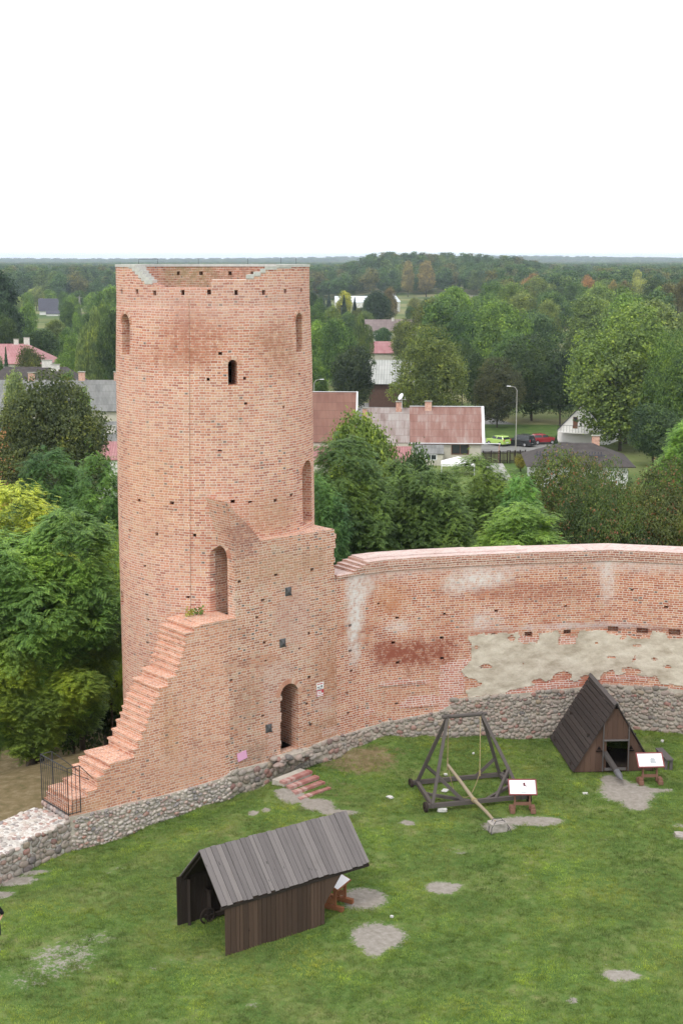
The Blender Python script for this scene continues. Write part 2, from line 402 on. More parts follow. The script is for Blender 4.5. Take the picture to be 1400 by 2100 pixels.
# bare patches: (px, py, rx px, ry px, strength)
PATCH = [(743, 1843, 42, 20, 1), (775, 1920, 50, 26, 1), (765, 1950, 22, 14, .8), (906, 1821, 30, 12, 1), (930, 1815, 22, 5, .8), (1085, 1683, 58, 9, 1), (1110, 1680, 40, 6, .9),
         (1285, 1625, 50, 20, 1), (1265, 1610, 26, 16, 1), (1300, 1645, 28, 16, .9), (1340, 1620, 36, 5, .9), (1250, 1600, 20, 10, .9),
         (1272, 2001, 36, 11, 1), (1172, 2052, 12, 6, .9), (1395, 1716, 14, 8, 1), (1390, 1693, 18, 7, .55),
         (600, 1640, 34, 10, 1), (650, 1650, 34, 12, 1), (690, 1665, 40, 7, .9), (575, 1622, 16, 8, .8), (519, 1667, 10, 5, .9), (545, 1661, 10, 5, .8),
         (20, 1808, 50, 9, 1), (-5, 1836, 34, 7, .9), (70, 1790, 30, 5, .8), (1020, 1695, 34, 10, .9), (835, 1686, 16, 6, .9), (925, 1740, 24, 5, .5), (945, 1748, 26, 4, .5),
         (130, 1965, 95, 48, .52), (60, 2010, 60, 30, .46), (200, 1925, 50, 22, .46), (120, 1990, 40, 26, .5), (380, 1975, 70, 18, .4), (520, 2060, 30, 10, .45), (310, 1985, 30, 10, .42), (0, 1990, 50, 25, .4),
         (238, 1788, 34, 14, .40), (560, 2030, 80, 30, .34), (900, 1965, 50, 14, .34), (1240, 1975, 40, 8, .38), (1200, 2080, 60, 20, .36), (770, 2090, 60, 20, .3), (640, 1990, 60, 14, .30),
         (1310, 1520, 24, 6, .42), (1080, 1795, 22, 5, .45), (1240, 1720, 14, 5, .5), (640, 1560, 60, 10, .35), (720, 1550, 40, 8, .3), (370, 1685, 60, 5, .35), (690, 1600, 26, 8, .35)]
DIRT = [(735, 1560, 90, 30, .8), (700, 1620, 60, 30, .5), (800, 1540, 60, 16, .55), (480, 1690, 60, 12, .35), (60, 1590, 60, 60, 0), (920, 1690, 40, 12, .4), (1060, 1640, 30, 8, .5), (300, 1730, 80, 16, .4)]
def splat(lst):
    out = np.zeros(GX.shape)
    for (px, py, rx, ry, st) in lst:
        c = on_ground(px, py); a = on_ground(px+rx, py); b = on_ground(px, py+ry)
        rX = abs(a.x-c.x); rY = abs(b.y-c.y)
        d = np.hypot((GX-c.x)/rX, (GY-c.y)/rY); out = np.maximum(out, st*np.clip(1.36-.75*d, 0, 1.0))
    return out
sand = splat(PATCH); dirt = splat(DIRT)
sdm = side_dist(GX.ravel(), GY.ravel()).reshape(GX.shape)
dirt = np.maximum(dirt, np.where((sdm > .5) & (GY < 140), .95, 0))
dirt = np.maximum(dirt, np.where(sdm <= .5, .38*np.exp(-np.abs(sdm)/.7), 0))
k = NT('ground_soil_and_grass', .95, .1); P = k.pos()
n1 = k.noise(P, .45, 5, .6); n2 = k.noise(P, 2.6, 5, .65); n3 = k.noise(P, 14, 4, .7); n4 = k.noise(P, .12, 3)
gcol = k.ramp(k.m('ADD', k.m('MULTIPLY', n1, .55), k.m('MULTIPLY', n2, .45)), [(.34, (.040, .086, .018)), (.43, (.066, .135, .028)), (.50, (.098, .168, .038)), (.575, (.155, .20, .062)), (.66, (.26, .25, .11))])
gcol = k.mix(k.ss(n3, .42, .66), gcol, k.mix(.5, gcol, (.165, .21, .065)))
gcol = k.mix(k.m('MULTIPLY', k.ss(n3, .36, .2), .5), gcol, (.03, .06, .014))
blade = k.noise(k.vm('MULTIPLY', P, (1, .55, 1)), 60, 3, .8); gcol = k.mix(k.m('MULTIPLY', k.ss(blade, .4, .8), .35), gcol, (.22, .27, .10))
gcol = k.mix(k.m('MULTIPLY', k.ss(blade, .5, .3), .45), gcol, (.022, .045, .010))
dcol = k.ramp(n2, [(.3, (.13, .115, .055)), (.5, (.20, .155, .085)), (.7, (.28, .23, .145))])
scol = k.ramp(k.noise(P, 5, 5, .7), [(.3, (.23, .205, .175)), (.55, (.31, .282, .25)), (.75, (.38, .355, .325))])
dm = k.m('ADD', k.attr('dirt')[2], k.m('MULTIPLY', k.m('SUBTRACT', k.noise(P, 3.5, 5, .7), .5), .9))
c = k.mix(k.ss(dm, .45, .75), gcol, dcol)
sx = k.m('ADD', k.attr('sand')[2], k.m('MULTIPLY', k.m('SUBTRACT', k.noise(P, 7.0, 6, .8), .5), 1.25))
sx = k.m('ADD', sx, k.m('MULTIPLY', k.m('SUBTRACT', n2, .5), .5))
sf = k.ss(sx, .44, .64); c = k.mix(sf, c, scol)
# far fields
dist = k.sep(P)[1]; ff = k.ss(dist, 120, 260)
field = k.ramp(k.noise(k.vm('MULTIPLY', P, (.5, 1.4, 0)), .012, 3, .6), [(.36, (.055, .10, .03)), (.48, (.12, .15, .05)), (.55, (.24, .22, .11)), (.62, (.10, .13, .05)), (.7, (.07, .11, .035))])
c = k.mix(ff, c, field)
k.color(c); k.bump(k.m('ADD', n3, k.m('MULTIPLY', blade, .5)), .8, .05)
M_ground = k.mat
nx, ny = len(gx), len(gy); idx = np.arange(nx*ny).reshape(ny, nx)
Fq = np.stack([idx[:-1, :-1], idx[:-1, 1:], idx[1:, 1:], idx[1:, :-1]], -1).reshape(-1, 4)
me = fast_mesh('ground', np.stack([GX, GY, GZ], -1).reshape(-1, 3), Fq, M_ground, True)
for nm, arr in (('sand', sand), ('dirt', dirt)):
    at = me.attributes.new(nm, 'FLOAT', 'POINT'); at.data.foreach_set('value', arr.astype(np.float32).ravel())
ground = bpy.data.objects.new('ground', me); COL.objects.link(ground); tag(ground, 'green castle lawn with bare sandy patches and the land beyond', None, None, 'structure')

# ------------------------------------------------------------------ brick materials
pale = [(0, (.42, .18, .12)), (.3, (.55, .25, .155)), (.6, (.60, .29, .185)), (.85, (.62, .34, .23)), (1, (.56, .35, .26))]
def Hh(px, py): s, z = hit1(px, py); return w1(s, z)
def Hc(px, py): s, z = hit_cw(px, py); return cw(s, z)
def ht(px, py, r=3.9):       # hit on tower cylinder
    d = ray(px, py); ox, oy = -TC[0], -TC[1]; a = d.x*d.x+d.y*d.y; b = 2*(ox*d.x+oy*d.y); c_ = ox*ox+oy*oy-r*r; q = b*b-4*a*c_
    t = (-b-math.sqrt(max(q, 0)))/(2*a); return Vector((d.x*t, d.y*t, CZ+d.z*t))
brown = (.30, .15, .09)
M_bt = brick_mat('tower_brick', cyl=(TC[0], TC[1], 3.9), wear=.08, blobs=[(Vector((TC[0]-1.2, TC[1]+2.5, 19.5)), 1.5, .7, .6, (.30, .24, .13)), (Vector((TC[0]+1.0, TC[1]+2.5, 19.2)), 1.6, .9, .5, (.30, .17, .12)),
    (ht(395, 690), 1.6, 1.0, .5, (.34, .13, .08)), (ht(350, 735), 1.9, .5, .4, (.36, .15, .09)), (ht(570, 700), 1.3, .9, .5, (.33, .16, .10)), (ht(380, 640), .8, .7, .35, (.36, .15, .1)),
    (ht(585, 745), 1.2, .8, .28, (.36, .2, .12)), (ht(300, 1000), 2.0, 3, .22, (.55, .35, .2)), (ht(430, 610), 5, 1.1, .3, (.56, .38, .34)), (ht(300, 850), 2.4, 2.0, .14, (.62, .46, .38)), (ht(500, 900), 2.0, 2.6, .12, (.62, .46, .38)), (ht(330, 1150), 2.2, 2.0, .14, (.58, .42, .34)), (ht(560, 1060), 1.4, .9, .4, (.40, .22, .13)),
    (ht(300, 1330), 1.6, 3.0, .25, (.34, .25, .2))], dark=.03)
M_br = brick_mat('old_wall_brick', ramp=[(0, (.33, .14, .09)), (.25, (.46, .205, .13)), (.5, (.52, .25, .155)), (.75, (.51, .29, .20)), (1, (.50, .34, .24))], wear=.4, dark=.14, mortar=(.75, .66, .585), blobs=[
    (Hh(598, 1265), .9, 1.3, .6, (.50, .33, .27)), (Hh(600, 1160), 2.6, .7, .45, (.40, .26, .17)), (Hh(505, 1085), .9, 1.2, .55, (.30, .15, .12)), (Hh(690, 1380), 1.2, 1.6, .5, (.38, .18, .10)),
    (Hh(680, 1500), 1.6, .9, .55, (.36, .19, .115)), (Hh(510, 1440), .9, 1.2, .4, (.33, .19, .13)), (Hh(520, 1545), .9, .7, .5, (.30, .2, .15)), (Hh(545, 1380), .5, .6, .4, (.50, .30, .23)), (Hh(552, 1470), .35, 1.6, .4, (.50, .28, .2)), (Hh(470, 1250), .5, .8, .3, (.56, .5, .42))])
M_bn = brick_mat('restored_brick', ramp=pale, wear=.15, dark=.012, mortar=(.75, .65, .57), jw=(.006, .012), blobs=[(Hh(350, 1500), .5, 1.4, .25, (.45, .26, .12)), (Hh(400, 1560), 2.5, .8, .2, (.60, .36, .28)), (Hh(180, 1660), 1.0, .3, .4, (.5, .30, .18))])
wh = (.68, .64, .62)
M_bc = brick_mat('curtain_brick', ramp=[(0, (.34, .115, .07)), (.3, (.46, .175, .105)), (.6, (.52, .22, .13)), (.85, (.54, .28, .18)), (1, (.44, .26, .18))], wear=.55, dark=.045, blobs=[
    (Hc(727, 1250), .45, 2.2, .72, wh), (Hc(740, 1200), .7, .8, .5, wh), (Hc(985, 1185), 1.2, .55, .62, wh), (Hc(930, 1200), .6, .5, .4, wh), (Hc(990, 1275), .8, .5, .4, wh), (Hc(830, 1165), 2.6, .45, .5, (.60, .46, .42)), (Hc(1050, 1155), 3.2, .45, .5, (.60, .47, .43)), (Hc(1330, 1158), 3.2, .45, .5, (.60, .48, .44)), (Hc(815, 1285), .7, .3, .4, wh),
    (Hc(1245, 1190), .35, 1.2, .45, wh), (Hc(1300, 1145), 4.0, .28, .35, wh), (Hc(860, 1340), 1.9, .75, .85, (.27, .09, .06)), (Hc(790, 1335), .9, .6, .6, (.28, .09, .06)), (Hc(1010, 1300), 1.6, .25, .5, (.32, .12, .08)),
    (Hc(1100, 1215), 3.0, .5, .4, (.30, .11, .07)), (Hc(1330, 1290), 3, .16, .6, (.24, .10, .07)), (Hc(1160, 1400), 3, .4, .5, (.40, .12, .08)), (Hc(860, 1420), 2.2, 1.0, .3, (.44, .24, .16)), (Hc(1180, 1283), 4, .14, .45, (.55, .48, .48)), (Hc(800, 1230), .9, .7, .35, (.46, .2, .09))])
M_cop = brick_mat('coping_brick', ramp=[(0, (.50, .34, .31)), (.5, (.57, .42, .385)), (1, (.62, .49, .45))], wear=.1, dark=.004, mortar=(.66, .60, .57))
M_copf = brick_mat('coping_edge_brick', ramp=[(0, (.34, .14, .10)), (.5, (.42, .20, .14)), (1, (.48, .29, .22))], wear=.1, dark=.06, mortar=(.70, .64, .58))
k = NT('brick_blocks', .9, .15); k.color(k.ramp(k.island(), [(0, (.42, .19, .13)), (.4, (.52, .28, .20)), (.75, (.57, .35, .26)), (1, (.60, .44, .35))])); k.bump(k.noise(k.pos(), 40), .3); M_blk = k.mat
k = NT('lime_mortar', .95, .1); k.color(k.ramp(k.noise(k.pos(), 3, 5, .7), [(.3, (.36, .31, .26)), (.6, (.49, .44, .38)), (.8, (.57, .53, .47))])); k.bump(k.noise(k.pos(), 18, 5, .7), .8, .04); M_mort = k.mat
k = NT('field_stones', .85, .25); isl = k.island()
c = k.ramp(isl, [(0, (.18, .155, .14)), (.18, (.30, .26, .225)), (.34, (.27, .205, .18)), (.46, (.37, .32, .275)), (.58, (.30, .205, .18)), (.68, (.21, .195, .185)), (.8, (.36, .275, .235)), (.88, (.27, .105, .085)), (.94, (.10, .095, .105)), (1, (.33, .25, .165))])
c = k.mix(k.m('MULTIPLY', k.ss(k.noise(k.pos(), 14, 4, .7), .45, .7), .4), c, (.42, .39, .35)); c = k.mix(.2, c, k.ramp(k.noise(k.pos(), 1.5, 3), [(.3, (.2, .17, .14)), (.7, (.45, .42, .38))]))
k.color(c); k.bump(k.noise(k.pos(), 25, 4), .4, .02); M_stone = k.mat
k = NT('pale_limewashed_stones', .85, .2); c = k.ramp(k.island(), [(0, (.27, .25, .235)), (.25, (.40, .35, .32)), (.45, (.47, .42, .37)), (.62, (.36, .27, .245)), (.75, (.20, .19, .195)), (.86, (.36, .20, .16)), (1, (.50, .46, .42))])
c = k.mix(k.m('MULTIPLY', k.ss(k.noise(k.pos(), 9, 4, .7), .45, .65), .5), c, (.54, .50, .46)); k.color(c); k.bump(k.noise(k.pos(), 25, 4), .4, .02); M_stone2 = k.mat
k = NT('pale_mortar', .95, .1); k.color(k.ramp(k.noise(k.pos(), 6, 4), [(.3, (.50, .46, .43)), (.7, (.68, .65, .61))])); k.bump(k.noise(k.pos(), 18, 5, .7), .8, .03); M_mort2 = k.mat
M_conc = plain('concrete_cap', (.50, .50, .47), .9, .15, .12, 6)
M_iron = plain('black_iron', (.035, .036, .04), .6, .4, .2)

# ------------------------------------------------------------------ round tower
NS = 160
def ring(z, r): return [(TC[0]+r*math.cos(2*math.pi*i/NS), TC[1]+r*math.sin(2*math.pi*i/NS), z) for i in range(NS)]
def lathe_solid(name, prof, mat, parent=None):    # closed profile list of (r,z), outward winding
    V = []; Fc = []
    for r, z in prof: V += ring(z, r)
    m = len(prof)
    for j in range(m):
        j2 = (j+1) % m
        for i in range(NS):
            i2 = (i+1) % NS; Fc.append((j*NS+i, j*NS+i2, j2*NS+i2, j2*NS+i))
    me = bpy.data.meshes.new(name); me.from_pydata(V, [], Fc); me.materials.append(mat); me.update()
    o = bpy.data.objects.new(name, me); COL.objects.link(o); o.parent = parent; return o
def dirv(a): return Vector((math.cos(a), math.sin(a), 0))
def ang(p): return math.atan2(p.y-TC[1], p.x-TC[0])
def arch_pts(w, z0, z1, pointed=False, seg=9):    # (x,z) outline, z1 = crown
    r = w/2; pts = [(-r, z0), (r, z0)]
    rise = r*(1.1 if pointed else 1.0); zs = z1-rise
    for i in range(seg+1):
        a = math.pi*i/seg; pts.append((r*math.cos(a), zs+rise*math.sin(a)))
    return pts
def arch_cutter(P, outdir, w, z0, z1, dep, out=.6, **kw):   # P on the surface; outdir unit horizontal
    t = Vector((-outdir.y, outdir.x, 0)); m = MB(); b = Vector((P.x, P.y, 0)) + outdir*out
    m.extrude([b + t*x + Vector((0, 0, z)) for x, z in arch_pts(w, z0, z1, **kw)], -outdir*(dep+out))
    o = m.build('cutter', M_bt); return o
def voussoirs(m, P, outdir, w, z1, th=.24, proud=.012, a0=0, a1=math.pi, n=None, rise=None):
    t = Vector((-outdir.y, outdir.x, 0)); r = w/2; zs = z1-(rise or r); n = n or max(7, int((r+th/2)*math.pi/.105))
    for i in range(n):
        a = a0+(a1-a0)*(i+.5)/n; da = (a1-a0)/n*.42
        q = []
        for (rr, aa) in ((r+.004, a-da), (r+th, a-da), (r+th, a+da), (r+.004, a+da)):
            q.append(Vector((P.x, P.y, 0)) + t*(rr*math.cos(aa)) + Vector((0, 0, zs+rr*math.sin(aa))) + outdir*proud)
        m.extrude(q, -outdir*.16)
tower = empty('round_tower', (TC[0], TC[1], gh(*TC)), 0, 'tall round red brick tower with a broken rim and putlog holes', 'tower')
tb = lathe_solid('tower_shaft', [(3.95, -7), (3.93, 10), (3.86, 16), (3.785, 18.2), (3.77, 18.3), (3.765, 19.74), (2.65, 19.74), (2.65, -7)], M_bt)
TH = [(250, 598, 4, 9), (281, 598, 6, 10), (317, 601, 7, 10), (375, 600, 7, 10), (429, 599, 8, 10), (484.5, 600, 7, 10), (541, 600, 7, 10), (585, 597, 6, 9), (618, 595, 4, 8),
      (452, 725, 8, 6), (427, 778, 6, 6), (502, 776, 6, 6), (504, 827.5, 7, 5), (451, 924, 9, 3), (614, 767, 4, 4), (581, 834, 3, 4), (251, 1019, 3, 8), (288, 1026, 6, 7), (354, 1031, 9, 7),
      (477, 1028, 9, 7), (512, 1029, 8, 4), (563, 1026, 7, 7), (595, 1015, 6, 7), (270, 1088, 4, 8), (324, 1095, 6, 7), (400, 1097, 7, 7), (300, 1160, 5, 5), (304, 1219, 6, 5), (387, 1224, 7, 5),
      (307, 1270, 6, 5), (306, 1317, 5, 5), (301, 1366, 5, 5), (246, 1077, 2, 8), (251, 1200, 2, 5), (640, 0, 0, 0)][:-1]
cut = MB()
for (x, y, ww, hh) in TH:
    p = ht(x, y, 3.86 if y > 640 else 3.77); a = ang(p); d = dirv(a)
    l = ht(x-ww/2, y); r_ = ht(x+ww/2, y); wid = max(.10, min(.24, (r_-l).length)); hz = max(.055, hh/2900*53)
    M = Matrix.Translation((TC[0]+d.x*3.8, TC[1]+d.y*3.8, p.z)) @ Matrix.Rotation(a, 4, 'Z'); cut.boxm(M, .9, wid, hz)
# inner rim holes
for x in (251, 300, 318, 368, 412, 471, 518, 558):
    d = ray(x, 547); a = math.atan2(math.sqrt(max(0, 2.65**2-(X_of(x, 58.6, 19.4)-TC[0])**2)), X_of(x, 58.6, 19.4)-TC[0]); dd = dirv(a)
    M = Matrix.Translation((TC[0]+dd.x*2.7, TC[1]+dd.y*2.7, 19.47)) @ Matrix.Rotation(a, 4, 'Z'); cut.boxm(M, .5, .15, .15)
cutters = [cut.build('cutter', M_bt)]
def tower_window(x0, x1, y0, y1, dep, pointed=False, vz=True, wadd=0.0):
    l, r_ = ht(x0, (y0+y1)/2, 3.87), ht(x1, (y0+y1)/2, 3.87); a = (ang(l)+ang(r_))/2; d = dirv(a); wd = (r_-l).length+wadd
    P = Vector((TC[0]+d.x*3.87, TC[1]+d.y*3.87, 0)); xm = (x0+x1)/2
    zt, zb = ht(xm, y0, 3.87).z, ht(xm, y1, 3.87).z
    cutters.append(arch_cutter(P, d, wd, zb, zt, dep, pointed=pointed))
    rr = 3.93 if zt < 12 else 3.875 if zt < 16 else 3.80 + (18.25-zt)*.03
    vs = MB()
    if vz: voussoirs(vs, Vector((TC[0]+d.x*rr, TC[1]+d.y*rr, 0)), d, wd, zt, th=.16 if pointed else .12, proud=.006)
    if vz: child(vs.build('window_arch', M_blk), tower)
    return P, d, wd, zb, zt
tower_window(468, 487, 738, 790, 1.6, True)
tower_window(248, 264, 644, 728, .75)
tower_window(609.5, 622.5, 642, 722, .75)
tower_window(618, 636.5, 944, 1072, .8)
tower_window(252, 257, 1212, 1240, .5, vz=False)
# top notch profile on the front rim
NOT = [(272, 543), (279, 543), (279, 549), (285, 549), (285, 556), (292, 556), (292, 563), (298, 563), (298, 569), (305, 569), (305, 575), (312, 575), (312, 581), (321, 581), (321, 586), (330, 586), (330, 591), (339, 591),
       (433, 591), (433, 573.5), (505, 573.5), (505, 564), (520, 564), (520, 558.5), (534, 558.5), (534, 552), (544, 552), (544, 546), (567, 546), (567, 543), (596, 543), (596, 539)]
NP = [ht(x, y, 3.77) for x, y in NOT]
def notch(up=0.0, x0=0, x1=None):
    pts = [Vector((p.x, 49, p.z+up)) for p in NP]
    m = MB(); m.extrude([Vector((NP[0].x, 49, 21.5))] + pts + [Vector((NP[-1].x, 49, 21.5))], (0, TC[1]-49+.0, 0)); return m
cutters.append(notch().build('cutter', M_bt))
# niche (doorway in the broken wall end) also bites into the tower
nic_z0, nic_z1 = (hit1(383, 1305)[1]+hit1(480, 1266)[1])/2+.008, hit1(452, 1138)[1]
def niche_cutter():
    m = MB(); b = w1(-8.2, 0, .88)
    prof = arch_pts(.80, nic_z0, nic_z1+.12); m.extrude([b + N1*x + Vector((0, 0, z)) for x, z in prof], D1*(8.2-4.25)); return m.build('cutter', M_br)
s_end = hit1(483, 1200)[0]
cutters.append(niche_cutter())
boolean(tb, cutters); tb.name = 'tower_shaft'; tb.parent = tower; tb.matrix_parent_inverse = Matrix.Translation(-tower.location)
capo = lathe_solid('rim_capping', [(3.79, 19.742), (3.79, 19.84), (2.62, 19.84), (2.62, 19.742)], M_conc); boolean(capo, [notch().build('cutter', M_conc)]); child(capo, tower)
# stepped concrete capping in the notch
sc_ = {0: MB(), 1: MB()}
for (a, b) in zip(NP, NP[1:]):
    if abs(a.z-b.z) < .05 and b.x-a.x > .03 or b.x-a.x > .08:
        z = max(a.z, b.z); xm = (a.x+b.x)/2-TC[0]; 
        if -1.9 < xm < 1.27: continue            # the low middle part has no cap
        x0, x1 = a.x-TC[0]-.012, b.x-TC[0]+.012
        if xm < -1.9: x0 -= .16
        for (ro, ri) in ((3.79, 2.62),):
            q = [(x0, -math.sqrt(ro*ro-x0*x0)), (x1, -math.sqrt(ro*ro-x1*x1)), (x1, -math.sqrt(max(0, ri*ri-x1*x1))), (x0, -math.sqrt(max(0, ri*ri-x0*x0)))]
            sc_[xm > 0].prism([(TC[0]+u, TC[1]+v_) for u, v_ in q], z-.13, z+.012)
for q_ in sc_.values(): child(q_.build('step_capping', M_conc), tower)
dk = MB(); dk.tube([(TC[0], TC[1], 17.6), (TC[0], TC[1], 17.8)], 2.66, 48); child(dk.build('deck', plain('deck_boards', (.2, .17, .14))), tower)
tr = MB()
p0, p1 = at_Y(285, 531, 59.5), at_Y(324, 531, 59.5)
tr.tube([(p0.x, 59.4, 19.85), p0, p1, (p1.x, 59.4, 19.85)], .012, 6)
child(tr.build('roof_hatch_rail', M_iron), tower)
for x, y in ((407, 530), (508, 529), (576, 528), (607, 528)):
    p = at_Y(x, y, 59.6 if x < 520 else 58.5); tr = MB(); tr.tube([(p.x, p.y, 19.8), p], .008, 5); child(tr.build('lightning_rod', M_iron), tower)
tr = MB(); pts = []
for y in range(612, 1290, 20):
    z = ht(389, y).z; rr = 3.95 if z < 10 else 3.93-(z-10)*.0117+.02 if z < 16 else 3.875-(z-16)*.0267+.015
    if z > 18.2: rr = 3.78
    p = ht(388+(y-612)/678*3.5, y, rr+.0); pts.append(p)
tr.tube(pts, .007, 5, cap=False); child(tr.build('lightning_cable', plain('cable_rust', (.3, .17, .12))), tower)
# ------------------------------------------------------------------ stone courses helper
ICO = None
def ico():
    global ICO
    if ICO is None:
        import bmesh
        b = bmesh.new(); bmesh.ops.create_icosphere(b, subdivisions=2, radius=1); b.verts.ensure_lookup_table()
        ICO = (np.array([v.co[:] for v in b.verts]), np.array([[v.index for v in f.verts] for f in b.faces])); b.free()
    return ICO
def stones_mesh(name, specs, mat, parent, seed=1):   # specs: (centre, ex, ey, ez, rx, ry, rz)
    V0, F0 = ico(); rs = np.random.RandomState(seed); VV = []; FF = []
    for i, (c, ex, ey, ez, a, b, cc) in enumerate(specs):
        ph = rs.rand(6)*6.28; k_ = V0.copy()
        kk = 1+.10*np.sin(V0[:, 0]*2.1+ph[0])+.09*np.sin(V0[:, 2]*2.6+ph[1])+.07*np.sin(V0[:, 1]*3+ph[2])
        k_ = np.sign(k_)*np.abs(k_)**.82*kk[:, None]
        th = rs.uniform(-.5, .5); ct, st = math.cos(th), math.sin(th); x, z = k_[:, 0]*a*1.0, k_[:, 2]*cc
        x, z = x*ct-z*st, x*st+z*ct
        P = np.array(c)+x[:, None]*np.array(ex)+(k_[:, 1]*b)[:, None]*np.array(ey)+z[:, None]*np.array(ez)
        VV.append(P); FF.append(F0+i*len(V0))
    me = fast_mesh(name, np.concatenate(VV), np.concatenate(FF), mat, True); o = bpy.data.objects.new(name, me); COL.objects.link(o)
    if parent: child(o, parent)
    return o
def face_stones(fn, s0, s1, zlo, zhi, seed, hr=(.15, .30), off=-.05, dens=1.0):
    """fn(s,z,n)->point; zlo/zhi functions of s. Returns specs of stones covering the face."""
    r = random.Random(seed); out = []; z = -1.2
    while z < 9:
        h = r.uniform(*hr); s = s0 + r.uniform(0, .2)
        while s < s1:
            wd = h*r.uniform(.8, 2.0); sm_ = s+wd/2; zc = z+h/2+r.uniform(-.06, .06)
            if zlo(sm_)-.1 < zc < zhi(sm_)-.03 and r.random() < dens:
                p = fn(sm_, zc, off); q = fn(sm_+.05, zc, off); ex = (q-p).normalized()
                n = Vector((ex.y, -ex.x, 0))
                top = zhi(sm_); rz = min(h*.53, max(.05, top-zc+.05))
                out.append((tuple(p), tuple(ex), tuple(n), (0, 0, 1), wd*r.uniform(.43, .53), r.uniform(.045, .078), rz*r.uniform(.84, 1.0)))
            s += wd*.98
        z += h*.93
    return out
def interp(pts):
    xs = [p[0] for p in pts]; zs = [p[1] for p in pts]; return lambda s: float(np.interp(s, xs, zs))
# ------------------------------------------------------------------ broken wall beside the tower
ruin = empty('ruined_wall', tuple(w1(-3, gh(w1(-3, 0).x, w1(-3, 0).y))), math.atan2(D1.y, D1.x), 'thick red brick wall with arched doorway and stepped broken end climbing against the tower', 'wall')
coarse = [(143, 1677), (150, 1650), (180, 1632), (200, 1618), (214, 1591), (227, 1575), (275, 1553), (300, 1497), (312, 1455), (327, 1428), (362, 1386), (379, 1335), (383, 1308), (414, 1282)]
prof = [hit1(*p) for p in coarse]; LAND = hit1(480, 1266)
# stepped profile: 9.5 cm courses, steeper runs get toothed steps
def stepped(pts):
    out = [pts[0]]; rs_ = random.Random(14)
    for (s0, z0), (s1, z1) in zip(pts, pts[1:]):
        dz = z1-z0; n = max(1, round(abs(dz)/rs_.uniform(.17, .30)))
        if dz <= .06: out.append((s1, z1)); continue
        for i in range(n):
            a = s0+(s1-s0)*(i+1)/n; zz = z0+dz*(i+1)/n
            lip = (.035 if i % 2 else 0.0)
            out.append((out[-1][0]-lip if lip else out[-1][0], zz)) if False else out.append((out[-1][0], zz)); out.append((a, zz))
    return out
sp = stepped(prof)
zl = (prof[-1][1]+LAND[1])/2; TL = 1.75
sA = s_end
lower = [(prof[0][0], -1.5)] + sp + [(prof[-1][0], zl), (-.02, zl), (-.02, -1.5)]
# join left & old parts: lower-left restored brick, split by a ragged seam
seam_px = [(480, 1266), (470, 1290), (466, 1320), (462, 1370), (468, 1420), (470, 1480), (465, 1530), (467, 1590)]
seam = [hit1(*p) for p in seam_px]; T1 = 1.45
def ragged(seam, amp=.10):
    zs = np.arange(seam[-1][1]-.5, zl-.25, .0955*2); f = interp(sorted([(z, s) for s, z in seam])); out = []
    r = random.Random(3)
    for z in zs:
        s = f(z)+r.uniform(-amp, amp); out += [(s, z), (s, min(z+.191, zl-.02))]
    return out
rg = ragged(seam); 
left_poly = [(prof[0][0], -1.5)] + sp + [(rg[-1][0], zl)] + list(reversed(rg)) + [(rg[0][0], -1.5)]
def ext_poly(poly, n0, n1, name, mat, parent, cutters=None):
    m = MB(); m.extrude([w1(s, z, n0) for s, z in poly], N1*(n1-n0)); o = m.build(name, mat)
    if cutters: boolean(o, cutters)
    o.name = name; return child(o, parent)
# teeth: every second course pair sticks out a little on the stepped end
ext_poly(left_poly, 0, TL, 'restored_brickwork', M_bn, ruin)
te = MB(); rr_ = random.Random(4)
for i in range(1, len(sp)-1):
    (s0, z0), (s1, z1) = sp[i], sp[i+1] if i+1 < len(sp) else sp[i]
    if abs(z1-z0) < 1e-6 and s1-s0 > .02:          # a tread: brick slab with a lip
        lip = rr_.uniform(.015, .06)
        c = [w1(s0-lip, z0-.075, .015), w1(s1+.04, z0-.075, .015)]
        te.extrude([w1(s0-lip, z0-.07, -.012), w1(s1, z0-.07, -.012), w1(s1, z0+.004, -.012), w1(s0-lip, z0+.004, -.012)], N1*(TL+.02))
child(te.build('stepped_treads', M_bn), ruin)
# landing coping
ld = MB(); ld.extrude([w1(prof[-1][0]-.03, zl-.07, -.02), w1(s_end+.02, zl-.07, -.02), w1(s_end+.02, zl+.006, -.02), w1(prof[-1][0]-.03, zl+.006, -.02)], N1*(TL+.03)); child(ld.build('landing_slab', M_bn), ruin)
up_px = [(483, 1266), (483, 1135), (478, 1100), (471, 1062), (466, 1030), (472, 1036), (480, 1048), (492, 1060), (500, 1068), (512, 1080), (520, 1090), (532, 1104)]
up = [hit1(*p) for p in up_px]; ZP = 9.6
s_e = up[0][0]
rag_r = [(0, ZP)]; r = random.Random(8)
for z in np.arange(ZP, 7.6, -.19): x = -.02-.10*abs(math.sin(z*1.7))+r.uniform(-.05, .05); rag_r += [(x, z), (x, z-.19)]
right_poly = [(rg[0][0], -1.5)] + rg + [(rg[-1][0], zl), (s_e, zl)] + [(s_e, up[1][1])] + up[2:] 
steps_up = []
right_poly += [(up[-1][0]+.03, ZP)] + rag_r[1:] + [(.04, 7.6), (.04, -1.5)]
dl, dr = hit1(575, 1480)[0], hit1(612, 1480)[0]; dz0, dz1 = hit1(592, 1540)[1], hit1(594, 1402)[1]
dP = w1((dl+dr)/2, 0)
door_c = arch_cutter(dP, -N1, dr-dl, dz0, dz1, 3.6); boolean(tb, [arch_cutter(dP, -N1, dr-dl, dz0, dz1, 3.6)]); tb.name = 'tower_shaft'
hc = MB()
